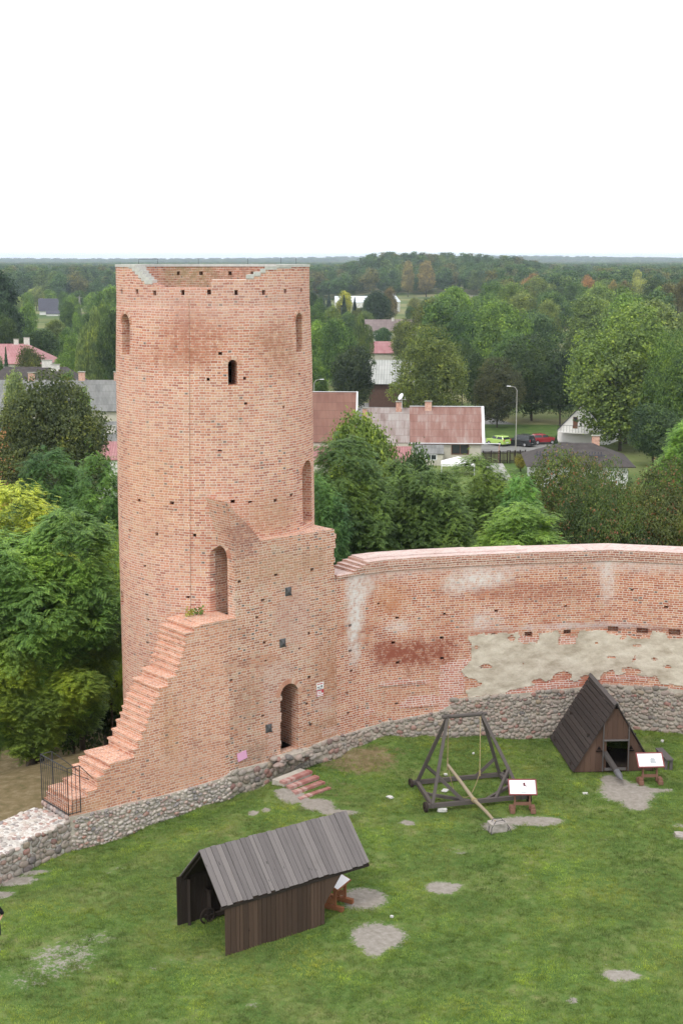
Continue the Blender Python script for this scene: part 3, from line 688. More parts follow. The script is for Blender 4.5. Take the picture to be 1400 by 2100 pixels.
RH = [(566, 1179, 7, 5), (640, 1168, 7, 6), (539, 1231, 7, 6), (527, 1266, 6, 5), (542, 1318, 6, 6), (475, 1190, 6, 7), (491, 1193, 6, 6), (633, 1299, 6, 6), (634, 1389, 7, 6), (474, 1395, 6, 5), (629, 1443, 6, 5), (637, 1486, 7, 6), (539, 1468, 6, 5), (577, 1281, 4, 4), (614, 1330, 5, 4), (545, 1355, 4, 4)]
for x, y, a_, b_ in RH:
    s, z = hit1(x, y); hc.boxm(Matrix.Translation(w1(s, z, 0)) @ Matrix.Rotation(R(40), 4, 'Z'), a_/42, .7, b_/52)
ext_poly(right_poly, 0, T1, 'old_brickwork', M_br, ruin, [door_c, hc.build('cutter', M_br), niche_cutter()])
# ragged plaster-like fill on sloped remnant
m = MB(); voussoirs(m, w1((dl+dr)/2, 0), -N1, dr-dl, dz1, th=.20, proud=.014)
voussoirs(m, w1(s_e, 0, .88), -D1, .80, nic_z1+.12, th=.24, proud=.014)
child(m.build('door_arch', M_blk), ruin)
# jamb stub left of the niche
m = MB(); z = nic_z0; r = random.Random(12)
while z < hit1(425, 1172)[1]+.1:
    l = r.uniform(.28, .50); m.boxm(Matrix.Translation(w1(s_e-l/2+.02, z+.04, 1.66)) @ Matrix.Rotation(R(40), 4, 'Z'), l, .30+r.uniform(-.04, .04), .078); z += .0955
child(m.build('broken_jamb', M_blk), ruin)
m = MB(); m.boxm(Matrix.Translation(w1(s_e-.13, (nic_z0+hit1(425, 1172)[1])/2, 1.66)) @ Matrix.Rotation(R(40), 4, 'Z'), .3, .24, hit1(425, 1172)[1]-nic_z0+.1); child(m.build('jamb_mortar', M_mort), ruin)
m = MB(); m.extrude([w1(s_e-.45, -1.2, 1.42), w1(-4.15, -1.2, 1.42), w1(-4.15, zl-.004, 1.42), w1(s_e-.45, zl-.004, 1.42)], N1*.9); child(m.build('landing_fill', M_bn), ruin)
# iron anchor plates
for (x, y) in ((591, 1213), (579.5, 1318.5), (551, 1493.5)):
    s, z = hit1(x, y); m = MB(); q = [(-.15, -.17), (.15, -.17), (.15, .17), (-.15, .17)]
    b = [w1(s+a_, z+b_, -.004) for a_, b_ in q]; tpt = w1(s, z, -.075); n0 = len(m.v); m.v += [tuple(p) for p in b]+[tuple(tpt)]
    for i in range(4): m.face((n0+(i+1) % 4, n0+i, n0+4))
    m.beam(w1(s-.15, z+.17, -.03), w1(s+.15, z-.17, -.03), .035, .035)
    child(m.build('anchor_plate', plain('dark_iron_plate', (.075, .075, .08), .5, .4)), ruin)
# stone footing of the broken wall
gz1 = interp(sorted(base1)); stop1 = interp(sorted([hit1(*p) for p in ((143, 1675), (236, 1653), (357, 1625), (461, 1593), (470, 1580), (528, 1567), (575, 1556), (612, 1540), (624, 1537), (663, 1518), (700, 1504))]))
sL = prof[0][0]
foot = MB(); N_ = 40; pts_t = [(sL+(0-sL)*i/N_, stop1(sL+(0-sL)*i/N_)) for i in range(N_+1)]
pl = [(sL-.02, -1.6)] + [(s, z) for s, z in pts_t] + [(.05, pts_t[-1][1]), (.05, -1.6)]
pl[1] = (sL-.02, pl[1][1]); foot.extrude([w1(s, z, -.07) for s, z in pl], N1*(TL+.14)); child(foot.build('stone_footing', M_mort), ruin)
s465 = hit1(466, 1600)[0]
sp1 = face_stones(w1, sL-.05, s465, gz1, stop1, 21, (.08, .16), off=-.062)
stones_mesh('footing_stones', sp1, M_stone2, ruin, 1).name = 'footing_stones'
sp2 = face_stones(w1, s465, 0.0, gz1, stop1, 22, (.15, .29), off=-.075)
stones_mesh('footing_boulders', sp2, M_stone, ruin, 2)
# end-face stones
e_sp = []
r = random.Random(31); z = 0.3
while z < stop1(sL)-.06:
    n_ = .0
    while n_ < TL: h = r.uniform(.18, .26); p = w1(sL-.03, z+.1, n_+h/2); e_sp.append((tuple(p), tuple(N1), tuple(-D1), (0, 0, 1), h*.53, .08, .11)); n_ += h
    z += .2
stones_mesh('end_stones', e_sp, M_stone2, ruin, 3)
# doorway threshold slab + rubble
m = MB(); m.extrude([w1(dl-.25, dz0-.28, -.32), w1(dr+.35, dz0-.28, -.32), w1(dr+.35, dz0-.03, -.32), w1(dl-.25, dz0-.03, -.32)], N1*.6); child(m.build('threshold', M_mort, bevel=.03), ruin)
th_s = []
for i in range(26): 
    s = r.uniform(dl-.5, dr+.5); p = w1(s, dz0-.05-r.uniform(0, .35), -.12-r.uniform(0, .24)); q = r.uniform(.07, .15); th_s.append((tuple(p), tuple(D1), tuple(-N1), (0, 0, 1), q*1.3, q, q*.8))
stones_mesh('threshold_stones', th_s, M_stone, ruin, 5)
# weeds on the landing
# ------------------------------------------------------------------ low stone wall at the left
low = empty('low_stone_wall', tuple(wl(-4, -.4)), R(40), 'low wide fieldstone wall with white mortared top at the foot of the stepped brick', 'wall')
zt_ = hit1(143, 1690)[1]; s0_ = sL-12
m = MB(); m.extrude([wl(-12, -1.6, -.02), wl(.05, -1.6, -.02), wl(.05, .70, -.02), wl(-2.2, .64, -.02), wl(-2.21, .47, -.02), wl(-12, .27, -.02)], NL*1.95); child(m.build('rubble_core', M_mort2), low)
low_top = interp([(-12, .30), (-2.2, .50), (-2.19, .66), (0, .74)])
spz = face_stones(wl, -12, .05, interp([(-12, -.75), (0, -.5)]), low_top, 41, (.15, .27), off=-.03)
r = random.Random(5)
stones_mesh('face_stones', spz, M_stone, low, 6)
tp = []; s = -12
while s < 0:
    n_ = .05
    while n_ < 1.9:
        q = r.uniform(.07, .13); p = wl(s+r.uniform(-.05, .05), low_top(s)-.055+r.uniform(-.02, .015), n_+r.uniform(-.05, .05)); tp.append((tuple(p), tuple(DL), tuple(NL), (0, 0, 1), q*r.uniform(.7, 1.15), q*r.uniform(.8, 1.05), .055)); n_ += q*1.9
    s += .19
stones_mesh('top_stones', tp, M_stone2, low, 7)
# ------------------------------------------------------------------ curtain wall
cur = empty('curtain_wall', tuple(cw(6, gh(cw(6, 0).x, cw(6, 0).y))), 0, 'curving red brick castle wall with plaster remains on a fieldstone footing', 'wall')
def strip_solid(name, s0, s1, z0, z1, n0, n1, mat, parent, cutters=None, zfn=None):
    ss = sorted([s0]+[s for s in CWs if s0+.02 < s < s1-.02]+([s for s in np.arange(s0+.3, s1-.1, .45)] if zfn else [])+[s1]); V = []; Fc = []
    zf = zfn or (lambda s: z1)
    for s in ss: V += [tuple(cw(s, z0, n0)), tuple(cw(s, z0, n1)), tuple(cw(s, zf(s), n1)), tuple(cw(s, zf(s), n0))]
    for i in range(len(ss)-1):
        a = i*4; b = a+4
        for j in range(4): j2 = (j+1) % 4; Fc.append((a+j, b+j, b+j2, a+j2)[::-1])
    Fc.append((0, 1, 2, 3)[::-1]); e = (len(ss)-1)*4; Fc.append((e, e+1, e+2, e+3))
    me = bpy.data.meshes.new(name); me.from_pydata(V, [], Fc)
    import bmesh
    b_ = bmesh.new(); b_.from_mesh(me); bmesh.ops.recalc_face_normals(b_, faces=b_.faces); b_.to_mesh(me); b_.free()
    me.materials.append(mat); o = bpy.data.objects.new(name, me); COL.objects.link(o)
    if cutters: boolean(o, cutters)
    o.name = name; return child(o, parent)
hc = MB()
CH = [(718, 1283, 8, 6), (718, 1335, 8, 6), (720, 1376, 7, 6), (712, 1421, 6, 5), (714, 1462, 7, 5), (776, 1238, 6, 4), (814, 1267, 8, 5), (905, 1308, 8, 6), (906, 1350, 8, 6), (806, 1318, 8, 6), (815, 1359, 8, 6), (807, 1402, 8, 6), (905, 1391, 6, 5), (813, 1443, 7, 5), (1017, 1253, 8, 5), (911, 1259, 5, 5),
      (1159, 1243, 6, 4), (1365, 1245, 8, 5), (1083, 1301, 16, 12), (1162, 1296, 15, 10), (1256, 1290, 20, 12), (1316, 1294, 22, 13), (1382, 1297, 22, 14), (1011, 1301, 8, 5), (1295, 1210, 5, 4)]
for x, y, a_, b_ in CH:
    s, z = hit_cw(x, y); p = cw(s, z); q = cw(s+.1, z); an = math.atan2((q-p).y, (q-p).x)
    hc.boxm(Matrix.Translation(p) @ Matrix.Rotation(an, 4, 'Z'), max(.12, a_/47), .7, b_/52)
SE = CWs[-1]
strip_solid('brick_body', 0.02, SE, -1.5, 7.598, 0, 1.3, M_bc, cur, [hc.build('cutter', M_bc)])
# coping: steps up at the left end then courses
c0 = hit_cw(697, 1186)[0]
lv = [(.05, 7.602, 7.70), (.85, 7.702, 7.79), (1.05, 7.792, 7.88), (1.28, 7.882, 7.97), (1.50, 7.972, 8.06)]
e1, e2 = hit_cw(970, 1140)[0], hit_cw(1085, 1134)[0]
for i, (s0, z0, z1) in enumerate(lv):
    ov = .05 if i < 2 else .075 if i < 4 else .05
    m_ = M_copf
    o = strip_solid('coping_course', s0, SE, z0, z1, -ov, 1.3+ov, M_copf, cur)
o = strip_solid('coping_top', 1.56, SE, 8.062, 8.075, -.03, 1.32, M_cop, cur)
for i, (s0, z0, z1) in enumerate(lv[:-1]):
    strip_solid('coping_tread', s0+.03, lv[i+1][0]+.0, z1+.002, z1+.012, -.02, 1.3, M_cop, cur)
strip_solid('coping_raised', 1.62, e1, 8.077, 8.12, .42, 1.34, M_cop, cur)
strip_solid('coping_raised', e1, e2, 8.077, 8.10, .42, 1.34, M_cop, cur)
# stone footing of the curtain wall
gz2 = interp(sorted(base2+[(SE, .3)])); sp2_ = sorted([hit_cw(*p) for p in ((729, 1497), (813, 1474), (898, 1458), (920, 1450), (924, 1431), (998, 1426), (1083, 1418), (1183, 1408), (1252, 1402), (1330, 1406), (1400, 1413))])
stop2 = interp([(0, stop1(-.05))]+sp2_+[(SE, 2.2)])
strip_solid('footing_mortar', .02, SE, -1.5, 0, -.07, .2, M_mort, cur, zfn=lambda s: stop2(s)-.03)
stones_mesh('footing_stones', face_stones(cw, .02, 24, gz2, stop2, 51, (.10, .22), off=-.072), M_stone, cur, 8)
# plaster remains: cells of brick size inside a traced outline
def inside(poly, x, y):
    c = False; j = len(poly)-1
    for i in range(len(poly)):
        xi, yi = poly[i]; xj, yj = poly[j]
        if (yi > y) != (yj > y) and x < (xj-xi)*(y-yi)/(yj-yi)+xi: c = not c
        j = i
    return c
def to_cw(l): return [hit_cw(*p) for p in l]
PL = to_cw([(960, 1303), (1000, 1302), (1060, 1299), (1062, 1318), (1100, 1320), (1104, 1300), (1140, 1296), (1146, 1322), (1178, 1322), (1184, 1296), (1240, 1293), (1246, 1300), (1272, 1302), (1300, 1312), (1330, 1310), (1334, 1296), (1362, 1298), (1368, 1312), (1400, 1310), (1400, 1408), (1360, 1402), (1345, 1392), (1300, 1382), (1262, 1384), (1255, 1372), (1232, 1380), (1228, 1396), (1170, 1394), (1140, 1388), (1110, 1400), (1085, 1407), (1040, 1416), (1036, 1430), (990, 1428), (964, 1432), (950, 1418), (985, 1406), (975, 1392), (955, 1392), (948, 1372), (966, 1352)])
zz0 = min(p[1] for p in PL); zz1 = max(p[1] for p in PL); PL = [p if p[0] < PL[18][0]-.01 else p for p in PL]
tail = [(PL[18][0]+6, PL[18][1]), (PL[18][0]+6, PL[19][1])]; PL = PL[:19]+tail+PL[19:]
HOLES = [(1252, 1348, 9, 3), (1340, 1352, 6, 5), (1152, 1386, 20, 9), (1100, 1398, 12, 6), (975, 1328, 6, 3), (1365, 1368, 8, 4), (1290, 1376, 18, 8), (1070, 1362, 2, 2), (1220, 1320, 4, 3), (1303, 1324, 10, 3), (1200, 1390, 16, 5)]
HO = [(hit_cw(x, y), a/47, b/52) for x, y, a, b in HOLES]
cs, cz = .07, .0478
ss_ = np.arange(min(p[0] for p in PL)-.2, max(p[0] for p in PL)+.2, cs); zs_ = np.arange(zz0-.1, zz1+.1, cz)
cells = set()
for i, s in enumerate(ss_):
    for j, z in enumerate(zs_):
        w_ = mnoise.noise(Vector((s*2.3, z*2.3, 1)))*.12+mnoise.noise(Vector((s*7, z*7, 4)))*.05
        if not inside(PL, s+w_, z+w_*.8): continue
        if any(((s-c[0])/a)**2+((z-c[1])/b)**2 < 1+w_*6 for c, a, b in HO): continue
        if mnoise.noise(Vector((s*1.7+9, z*1.7, 7))) > .62: continue
        cells.add((i, j))
V = {}; vl = []; fl = []
def vid(i, j, l):
    kk = (i, j, l)
    if kk not in V:
        s, z = ss_[0]+i*cs, zs_[0]+j*cz; b = mnoise.noise(Vector((s*1.3, z*1.3, 0)))*.012+mnoise.noise(Vector((s*6, z*6, 3)))*.006
        js = mnoise.noise(Vector((s*19, z*19, 2)))*.025; jz = mnoise.noise(Vector((s*19, z*19, 8)))*.02
        V[kk] = len(vl); vl.append(tuple(cw(s+js, z+jz, -.035-b if l else .01)))
    return V[kk]
for (i, j) in cells:
    fl.append((vid(i, j, 1), vid(i+1, j, 1), vid(i+1, j+1, 1), vid(i, j+1, 1)))
    for di, dj, a, b in ((-1, 0, (0, 0), (0, 1)), (1, 0, (1, 1), (1, 0)), (0, -1, (1, 0), (0, 0)), (0, 1, (0, 1), (1, 1))):
        if (i+di, j+dj) not in cells:
            p, q = (i+a[0], j+a[1]), (i+b[0], j+b[1]); fl.append((vid(*p, 1), vid(*q, 1), vid(*q, 0), vid(*p, 0)))
k = NT('old_lime_plaster', .95, .1); P = k.pos()
c = k.ramp(k.noise(k.vm('MULTIPLY', P, (1, 1, 2.2)), 1.1, 5, .62), [(.3, (.34, .285, .22)), (.45, (.48, .415, .34)), (.6, (.60, .535, .45)), (.75, (.68, .62, .54))])
c = k.mix(k.m('MULTIPLY', k.ss(k.noise(P, 9, 4, .7), .55, .75), .4), c, (.30, .26, .19)); c = k.mix(k.m('MULTIPLY', k.ss(k.noise(P, 24, 2), .70, .76), .8), c, (.20, .15, .11))
k.color(c); k.bump(k.noise(P, 7, 6, .7), .9, .03)
me = bpy.data.meshes.new('plaster'); me.from_pydata(vl, [], fl); me.materials.append(k.mat); me.update(); po = bpy.data.objects.new('plaster', me); COL.objects.link(po); child(po, cur)
# restored brick patches with bright joints, 3 mm proud of the old face
M_new = brick_mat('bright_jointed_brick', ramp=[(0, (.44, .16, .12)), (.5, (.52, .22, .16)), (1, (.56, .30, .23))], wear=0, dark=.004, mortar=(.78, .72, .68), jw=(.007, .013))
def patch_cells(name, polys, hitf, fn, parent, mat, amp=.16, off=-.004):
    m = MB(); h = .0955; w_ = .205
    for pl_ in polys:
        pl_ = [hitf(*p) for p in pl_]
        z = math.floor(min(p[1] for p in pl_)/h)*h; zmax = max(p[1] for p in pl_); r = random.Random(int(z*1000))
        while z < zmax:
            s = min(p[0] for p in pl_)-.3; xs = []
            while s < max(p[0] for p in pl_)+.3:
                if inside(pl_, s, z+h/2): xs.append(s)
                s += .05
            if xs:
                a, b = xs[0]-r.uniform(0, amp), xs[-1]+r.uniform(0, amp); n = max(1, int((b-a)/1.2))
                for i in range(n):
                    s0, s1 = a+(b-a)*i/n, a+(b-a)*(i+1)/n; m.quad(fn(s0, z, off), fn(s1, z, off), fn(s1, z+h, off), fn(s0, z+h, off))
            z += h
    return child(m.build(name, mat), parent)
patch_cells('repair_brick', [[(905, 1365), (940, 1355), (982, 1350), (984, 1356), (948, 1372), (950, 1420), (925, 1428), (920, 1460), (902, 1460), (900, 1440), (905, 1400)], [(780, 1398), (880, 1393), (880, 1402), (780, 1408)], [(830, 1432), (895, 1425), (890, 1445), (820, 1452)],
    [(995, 1420), (1060, 1408), (1190, 1390), (1190, 1404), (1090, 1418), (1000, 1426)], [(1062, 1306), (1100, 1306), (1095, 1318), (1066, 1318)], [(1145, 1305), (1180, 1305), (1178, 1322), (1150, 1322)], [(1120, 1315), (1135, 1315), (1135, 1319), (1120, 1319)], [(1240, 1386), (1330, 1384), (1335, 1394), (1240, 1396)], [(750, 1463), (760, 1452), (764, 1462), (752, 1468)]],
    hit_cw, cw, cur, M_new)
patch_cells('repair_brick', [[(640, 1450), (655, 1436), (676, 1428), (680, 1445), (668, 1456), (654, 1462)], [(663, 1497), (690, 1490), (690, 1500), (664, 1510)], [(545, 1365), (588, 1352), (600, 1372), (600, 1395), (578, 1400), (572, 1440), (573, 1530), (556, 1545), (543, 1440)], [(568, 1240), (620, 1225), (632, 1245), (626, 1310), (592, 1322), (572, 1300)]], hit1, w1, ruin, M_new.copy() if False else brick_mat('rosy_repair_brick', ramp=[(0, (.44, .21, .16)), (.5, (.50, .27, .20)), (1, (.54, .35, .28))], wear=.1, dark=.03, mortar=(.64, .57, .50)))
# wall signs (flat plates)
M_white = plain('white_enamel', (.78, .78, .78), .5, .4, .03); M_red = plain('red_print', (.50, .05, .07), .6, .3, .05); M_dk = plain('dark_print', (.06, .06, .065), .6, .3, .05)
def wall_plate(name, px, py, wm, hm, rects, label, cat, mat=None, rot=0.0):
    s, z = hit1(px, py); c = w1(s, z, -.02); e = empty(name, c, R(40), label, cat)
    m = MB(); m.boxm(Matrix.Rotation(rot, 4, 'Y'), wm, .012, hm); m.build('plate', mat or M_white, e)
    for mt in set(r[4] for r in rects):
        m = MB()
        for (x, y, a, b, t) in rects:
            if t == mt: m.quad((x*wm-wm/2, -.009, y*hm-hm/2), ((x+a)*wm-wm/2, -.009, y*hm-hm/2), ((x+a)*wm-wm/2, -.009, (y+b)*hm-hm/2), (x*wm-wm/2, -.009, (y+b)*hm-hm/2))
        m.build('print', {'r': M_red, 'd': M_dk}[mt], e)
    return e
wall_plate('notice_plate', 655.5, 1406.5, .36, .27, [(.1, .74, .16, .16, 'r'), (.3, .74, .16, .16, 'r'), (.5, .74, .16, .16, 'r'), (.7, .74, .16, .16, 'r'), (.1, .3, .4, .12, 'd'), (.6, .28, .2, .28, 'd'), (.1, .1, .7, .06, 'd')], 'white notice plate with red lettering right of the doorway, upper of two', 'sign')
wall_plate('notice_plate', 655.5, 1421, .36, .27, [(0, 0, .08, 1, 'r'), (.92, 0, .08, 1, 'r'), (0, .84, 1, .16, 'r'), (.2, .62, .6, .08, 'r'), (.2, .42, .6, .06, 'r'), (.08, .12, .84, .1, 'r'), (.7, .5, .22, .34, 'r')], 'red and white warning plate just below the white notice plate', 'sign')
pp = wall_plate('pink_sheet', 496, 1550, .44, .33, [], 'plain pink sheet fixed low on the brick left of the doorway', 'notice', plain('pink_paper', (.72, .38, .58), .8, .1, .04), R(-10))
# ------------------------------------------------------------------ brick steps below the doorway
st = empty('brick_steps', tuple(on_ground(625, 1630)), R(40), 'four low red brick steps set in the bank below the arched doorway', 'steps')
M_step = None
k = NT('red_step_brick', .8, .2); k.color(k.ramp(k.noise(k.uvc(), 9, 1), [(.35, (.36, .12, .115)), (.65, (.50, .22, .21))])); M_step = k.mat
M_stepc = plain('step_concrete', (.42, .39, .34), .9, .1, .15)
lines = [((576, 1602), (583, 1607), (641, 1584), (645, 1578)), ((585, 1611), (596, 1617), (655, 1595), (652, 1587)), ((600, 1621), (606, 1628), (667, 1606), (664, 1600)), ((610, 1634), (616, 1641), (679, 1618), (672, 1611))]
for i, (a, b, c_, d_) in enumerate(lines):
    zt = gh(on_ground(*b).x, on_ground(*b).y)+.10-.0*i
    zt = [.62, .47, .32, .17][i]
    B, C = at_z(b[0], b[1]-3, zt), at_z(c_[0], c_[1]-3, zt); dn = (C-B).normalized(); nn = Vector((-dn.y, dn.x, 0))
    m = MB(); mc_ = MB(); L = (C-B).length; nb_ = int(L/.085)
    for q in range(nb_): m.boxm(Matrix.Translation(B+dn*(L*(q+.5)/nb_)+nn*.13-Vector((0, 0, .05))) @ Matrix.Rotation(math.atan2(dn.y, dn.x), 4, 'Z'), L/nb_*.94, .26, .10)
    mc_.boxm(Matrix.Translation((B+C)/2+nn*.34-Vector((0, 0, .36))) @ Matrix.Rotation(math.atan2(dn.y, dn.x), 4, 'Z'), L*.99, .62, .62)
    k2 = NT('step_brick_blocks', .85, .2) if i == 0 else None
    if k2: k2.color(k2.ramp(k2.island(), [(0, (.30, .12, .105)), (.5, (.38, .20, .18)), (1, (.46, .32, .29))])); M_sb = k2.mat
    child(m.build('brick_nosing', M_sb), st); child(mc_.build('tread', M_stepc), st)
# ------------------------------------------------------------------ iron railing on the wall end
zb = hit1(143, 1672)[1]
rl = empty('iron_railing', tuple(w1(sL, zb)), R(40), 'black iron bar railing closing the low end of the stepped wall', 'railing')
c0_, c1_ = w1(sL-.06, zb+.02, TL+.1), w1(sL-.06, zb+.02, -.06); c2_ = w1(sL+.42, zb+.02, -.06); HR = 1.72; c3_ = w1(sL+.40, zb+.02, TL+.1)
upv = Vector((0, 0, HR))
def rail_panel(a, b, n, name='bar_panel', r0=.012):
    m = MB(); m.tube([a, a+upv], .02, 6); m.tube([b, b+upv], .02, 6); m.tube([a+upv, b+upv], .02, 6); m.tube([a+Vector((0, 0, .04)), b+Vector((0, 0, .04))], .016, 6)
    for i in range(1, n): p = a.lerp(b, i/n); m.tube([p, p+upv], r0, 5)
    child(m.build(name, M_iron), rl)
rail_panel(c0_, c1_, 13); rail_panel(c1_, c2_, 3)
m = MB(); m.tube([c0_+upv, c3_+upv], .018, 6); m.tube([c3_, c3_+upv], .03, 6); child(m.build('back_rail', M_iron), rl)
m = MB(); e_ = w1(sL+1.35, hit1(180, 1640)[1]+.38, .35); m.tube([c2_+upv, e_], .014, 6); m.tube([c3_+upv, e_+N1*.8], .014, 6); m.tube([c0_+upv-Vector((0, 0, .3)), e_], .013, 6); m.tube([e_, e_+N1*.8], .014, 6); child(m.build('brace', M_iron), rl)

# ------------------------------------------------------------------ wooden shed
M_roofw = wood_mat('weathered_roof_boards', [(0, (.085, .073, .072)), (.35, (.135, .12, .12)), (.7, (.185, .165, .162)), (1, (.25, .21, .18))], .75, .6)
M_dark = wood_mat('dark_stained_boards', [(0, (.030, .020, .015)), (.35, (.055, .036, .027)), (.7, (.088, .056, .041)), (1, (.16, .112, .085))], .75, .55)
M_black = wood_mat('blackened_boards', [(0, (.020, .016, .014)), (.6, (.035, .026, .022)), (1, (.055, .042, .035))], .8, .4)
M_grey = wood_mat('grey_timber', [(0, (.070, .062, .062)), (.5, (.11, .10, .10)), (1, (.17, .155, .15))], .8, .5)
def board_wall(m, a, b, z0f, z1f, th, bw=.16, gap=.013, jit=.01, seed=1):
    """vertical boards from a to b (xy), bottoms z0f(t), tops z1f(t)"""
    a, b = Vector((a[0], a[1], 0)), Vector((b[0], b[1], 0)); L = (b-a).length; n = max(1, round(L/bw)); d = (b-a).normalized(); nn = Vector((d.y, -d.x, 0)); r = random.Random(seed)
    ang_ = math.atan2(d.y, d.x); cuts = [0]
    for i in range(n): cuts.append(cuts[-1]+r.uniform(.75, 1.25))
    cuts = [c_/cuts[-1]*L for c_ in cuts]
    for s0, s1 in zip(cuts, cuts[1:]):
        t0, t1 = s0/L, s1/L; z0 = z0f((t0+t1)/2)-r.uniform(0, jit*2); j = r.uniform(-.008, .008)
        n0 = len(m.v); o0, o1 = a+d*(s0+gap/2)+nn*j, a+d*(s1-gap/2)+nn*j; za, zb_ = z1f(t0), z1f(t1)
        P = [Vector((o0.x, o0.y, z0)), Vector((o1.x, o1.y, z0)), Vector((o1.x, o1.y, zb_)), Vector((o0.x, o0.y, za))]
        Q = [p-nn*th for p in P]; m.v += [tuple(p) for p in P+Q]; ou, ov = r.uniform(0, 40), r.uniform(0, 40)
        uvf = [(0+ou, s0+ov), (0+ou, s1+ov), (zb_-z0+ou, s1+ov), (za-z0+ou, s0+ov)]
        m.face((n0, n0+1, n0+2, n0+3), uvf); m.face((n0+7, n0+6, n0+5, n0+4), uvf[::-1])
        for i in range(4): j2 = (i+1) % 4; m.face((n0+j2, n0+i, n0+4+i, n0+4+j2), [uvf[j2], uvf[i], uvf[i], uvf[j2]])
BL, BR = on_ground(463, 1962), on_ground(666, 1896); KL = on_ground(383, 1896)
U = (BR-BL); LU = U.length; U.z = 0; U.normalize(); Wv = Vector((-U.y, U.x, 0)); WW = (KL-BL).dot(Wv)
wt = at_plane(461, 1856, BL, Wv); HW = wt.z-BL.z
shed = empty('wooden_shed', tuple(BL), math.atan2(U.y, U.x), 'open ended board shed with weathered grey plank roof on the near lawn', 'shed')
print('SHED', LU, WW, HW, BL)
g0 = 0.0
m = MB(); board_wall(m, BL, BL+U*LU, lambda t: gh(BL.x+U.x*t*LU, BL.y+U.y*t*LU)+.0, lambda t: BL.z+HW, .03, .15, seed=2); child(m.build('front_wall', M_dark), shed)
m = MB(); q0 = BL+Wv*WW; board_wall(m, q0-U*.25, q0+U*LU, lambda t: .06, lambda t: BL.z+HW, .03, .16, seed=3); child(m.build('back_wall', M_black), shed)
ridge_px = at_plane(413, 1745, BL+Wv*WW/2, Wv); HRz = ridge_px.z; RL = (ridge_px-BL).dot(U); rr2 = at_plane(709, 1662, BL+Wv*WW/2, Wv); RRt = (rr2-BL).dot(U)
eR = (at_plane(761, 1772, BL, Wv)-BL).dot(U)
print('ridge', HRz, RL, RRt, eR)
x0, x1 = -.14, max(RRt, LU+.7); 
m = MB(); r = random.Random(6); x = x0; eo = .04; slope = (HRz-(BL.z+HW))/(WW/2)
while x < x1:
    bw = r.uniform(.13, .21); bw = min(bw, x1-x+.01)
    for sgn in (0, 1):
        yo = -eo if sgn == 0 else WW+eo; yi = WW/2; lift = r.uniform(0, .014)
        a = BL+U*(x+bw/2)+Wv*yo; a = Vector((a.x, a.y, BL.z+HW-eo*slope+.03+lift)); b = BL+U*(x+bw/2)+Wv*(yi); a += (a-Vector((b.x, b.y, HRz)))*r.uniform(-.012, .02); b = Vector((b.x, b.y, HRz+.03+lift+r.uniform(-.02, .02)))
        m.beam(a, b, .028, bw-.006, up=tuple(U.cross((b-a).normalized())) if True else None) if False else m.beam(a, b, bw-.014, .028, up=tuple((b-a).normalized().cross(U)))
    x += bw
child(m.build('roof', M_roofw), shed)
m = MB()
for y_, sg_ in ((.0, 1), (WW, -1)):
    pa_, pb_ = BL+U*(x0+.02)+Wv*y_, BL+U*(x0+.02)+Wv*WW/2; q_ = [Vector((pa_.x, pa_.y, BL.z+HW-.02)), Vector((pb_.x, pb_.y, HRz-.02)), Vector((pb_.x, pb_.y, HRz-.045)), Vector((pa_.x, pa_.y, BL.z+HW-.045))]; m.extrude(q_, U*(x1-x0-.04))
child(m.build('roof_shade_sheets', M_black), shed)  # added black sheets give the shade under the roof boards
m = MB()
for (t, y) in ((0.12, .08), (LU-.1, .08), (.12, WW-.08), (LU-.1, WW-.08)): p = BL+U*t+Wv*y; m = MB(); m.beam((p.x, p.y, -.05), (p.x, p.y, BL.z+HW-.1), .09); child(m.build('post', M_black), shed)
m = MB()
for t in (.0, LU*.5, LU-.05, x1-.12):
    a = BL+U*t; c_ = BL+U*t+Wv*WW/2; b = BL+U*t+Wv*WW
    m.beam((a.x, a.y, BL.z+HW-.10), (c_.x, c_.y, HRz-.10), .06, .06); m.beam((b.x, b.y, BL.z+HW-.10), (c_.x, c_.y, HRz-.10), .06, .06)
for y in (0, WW): a, b = BL+U*x0+Wv*y, BL+U*x1+Wv*y; m.beam((a.x, a.y, BL.z+HW-.09), (b.x, b.y, BL.z+HW-.09), .06, .08)
child(m.build('rafters', M_black), shed)
# gusset boards at the right end
m = MB(); a = BL+U*LU; m.extrude([Vector((a.x, a.y, BL.z+HW)), Vector((a.x, a.y, BL.z+HW*.42)), Vector(((a+U*.72).x, (a+U*.72).y, BL.z+HW))], Wv*.03); child(m.build('side_gusset', M_dark), shed)
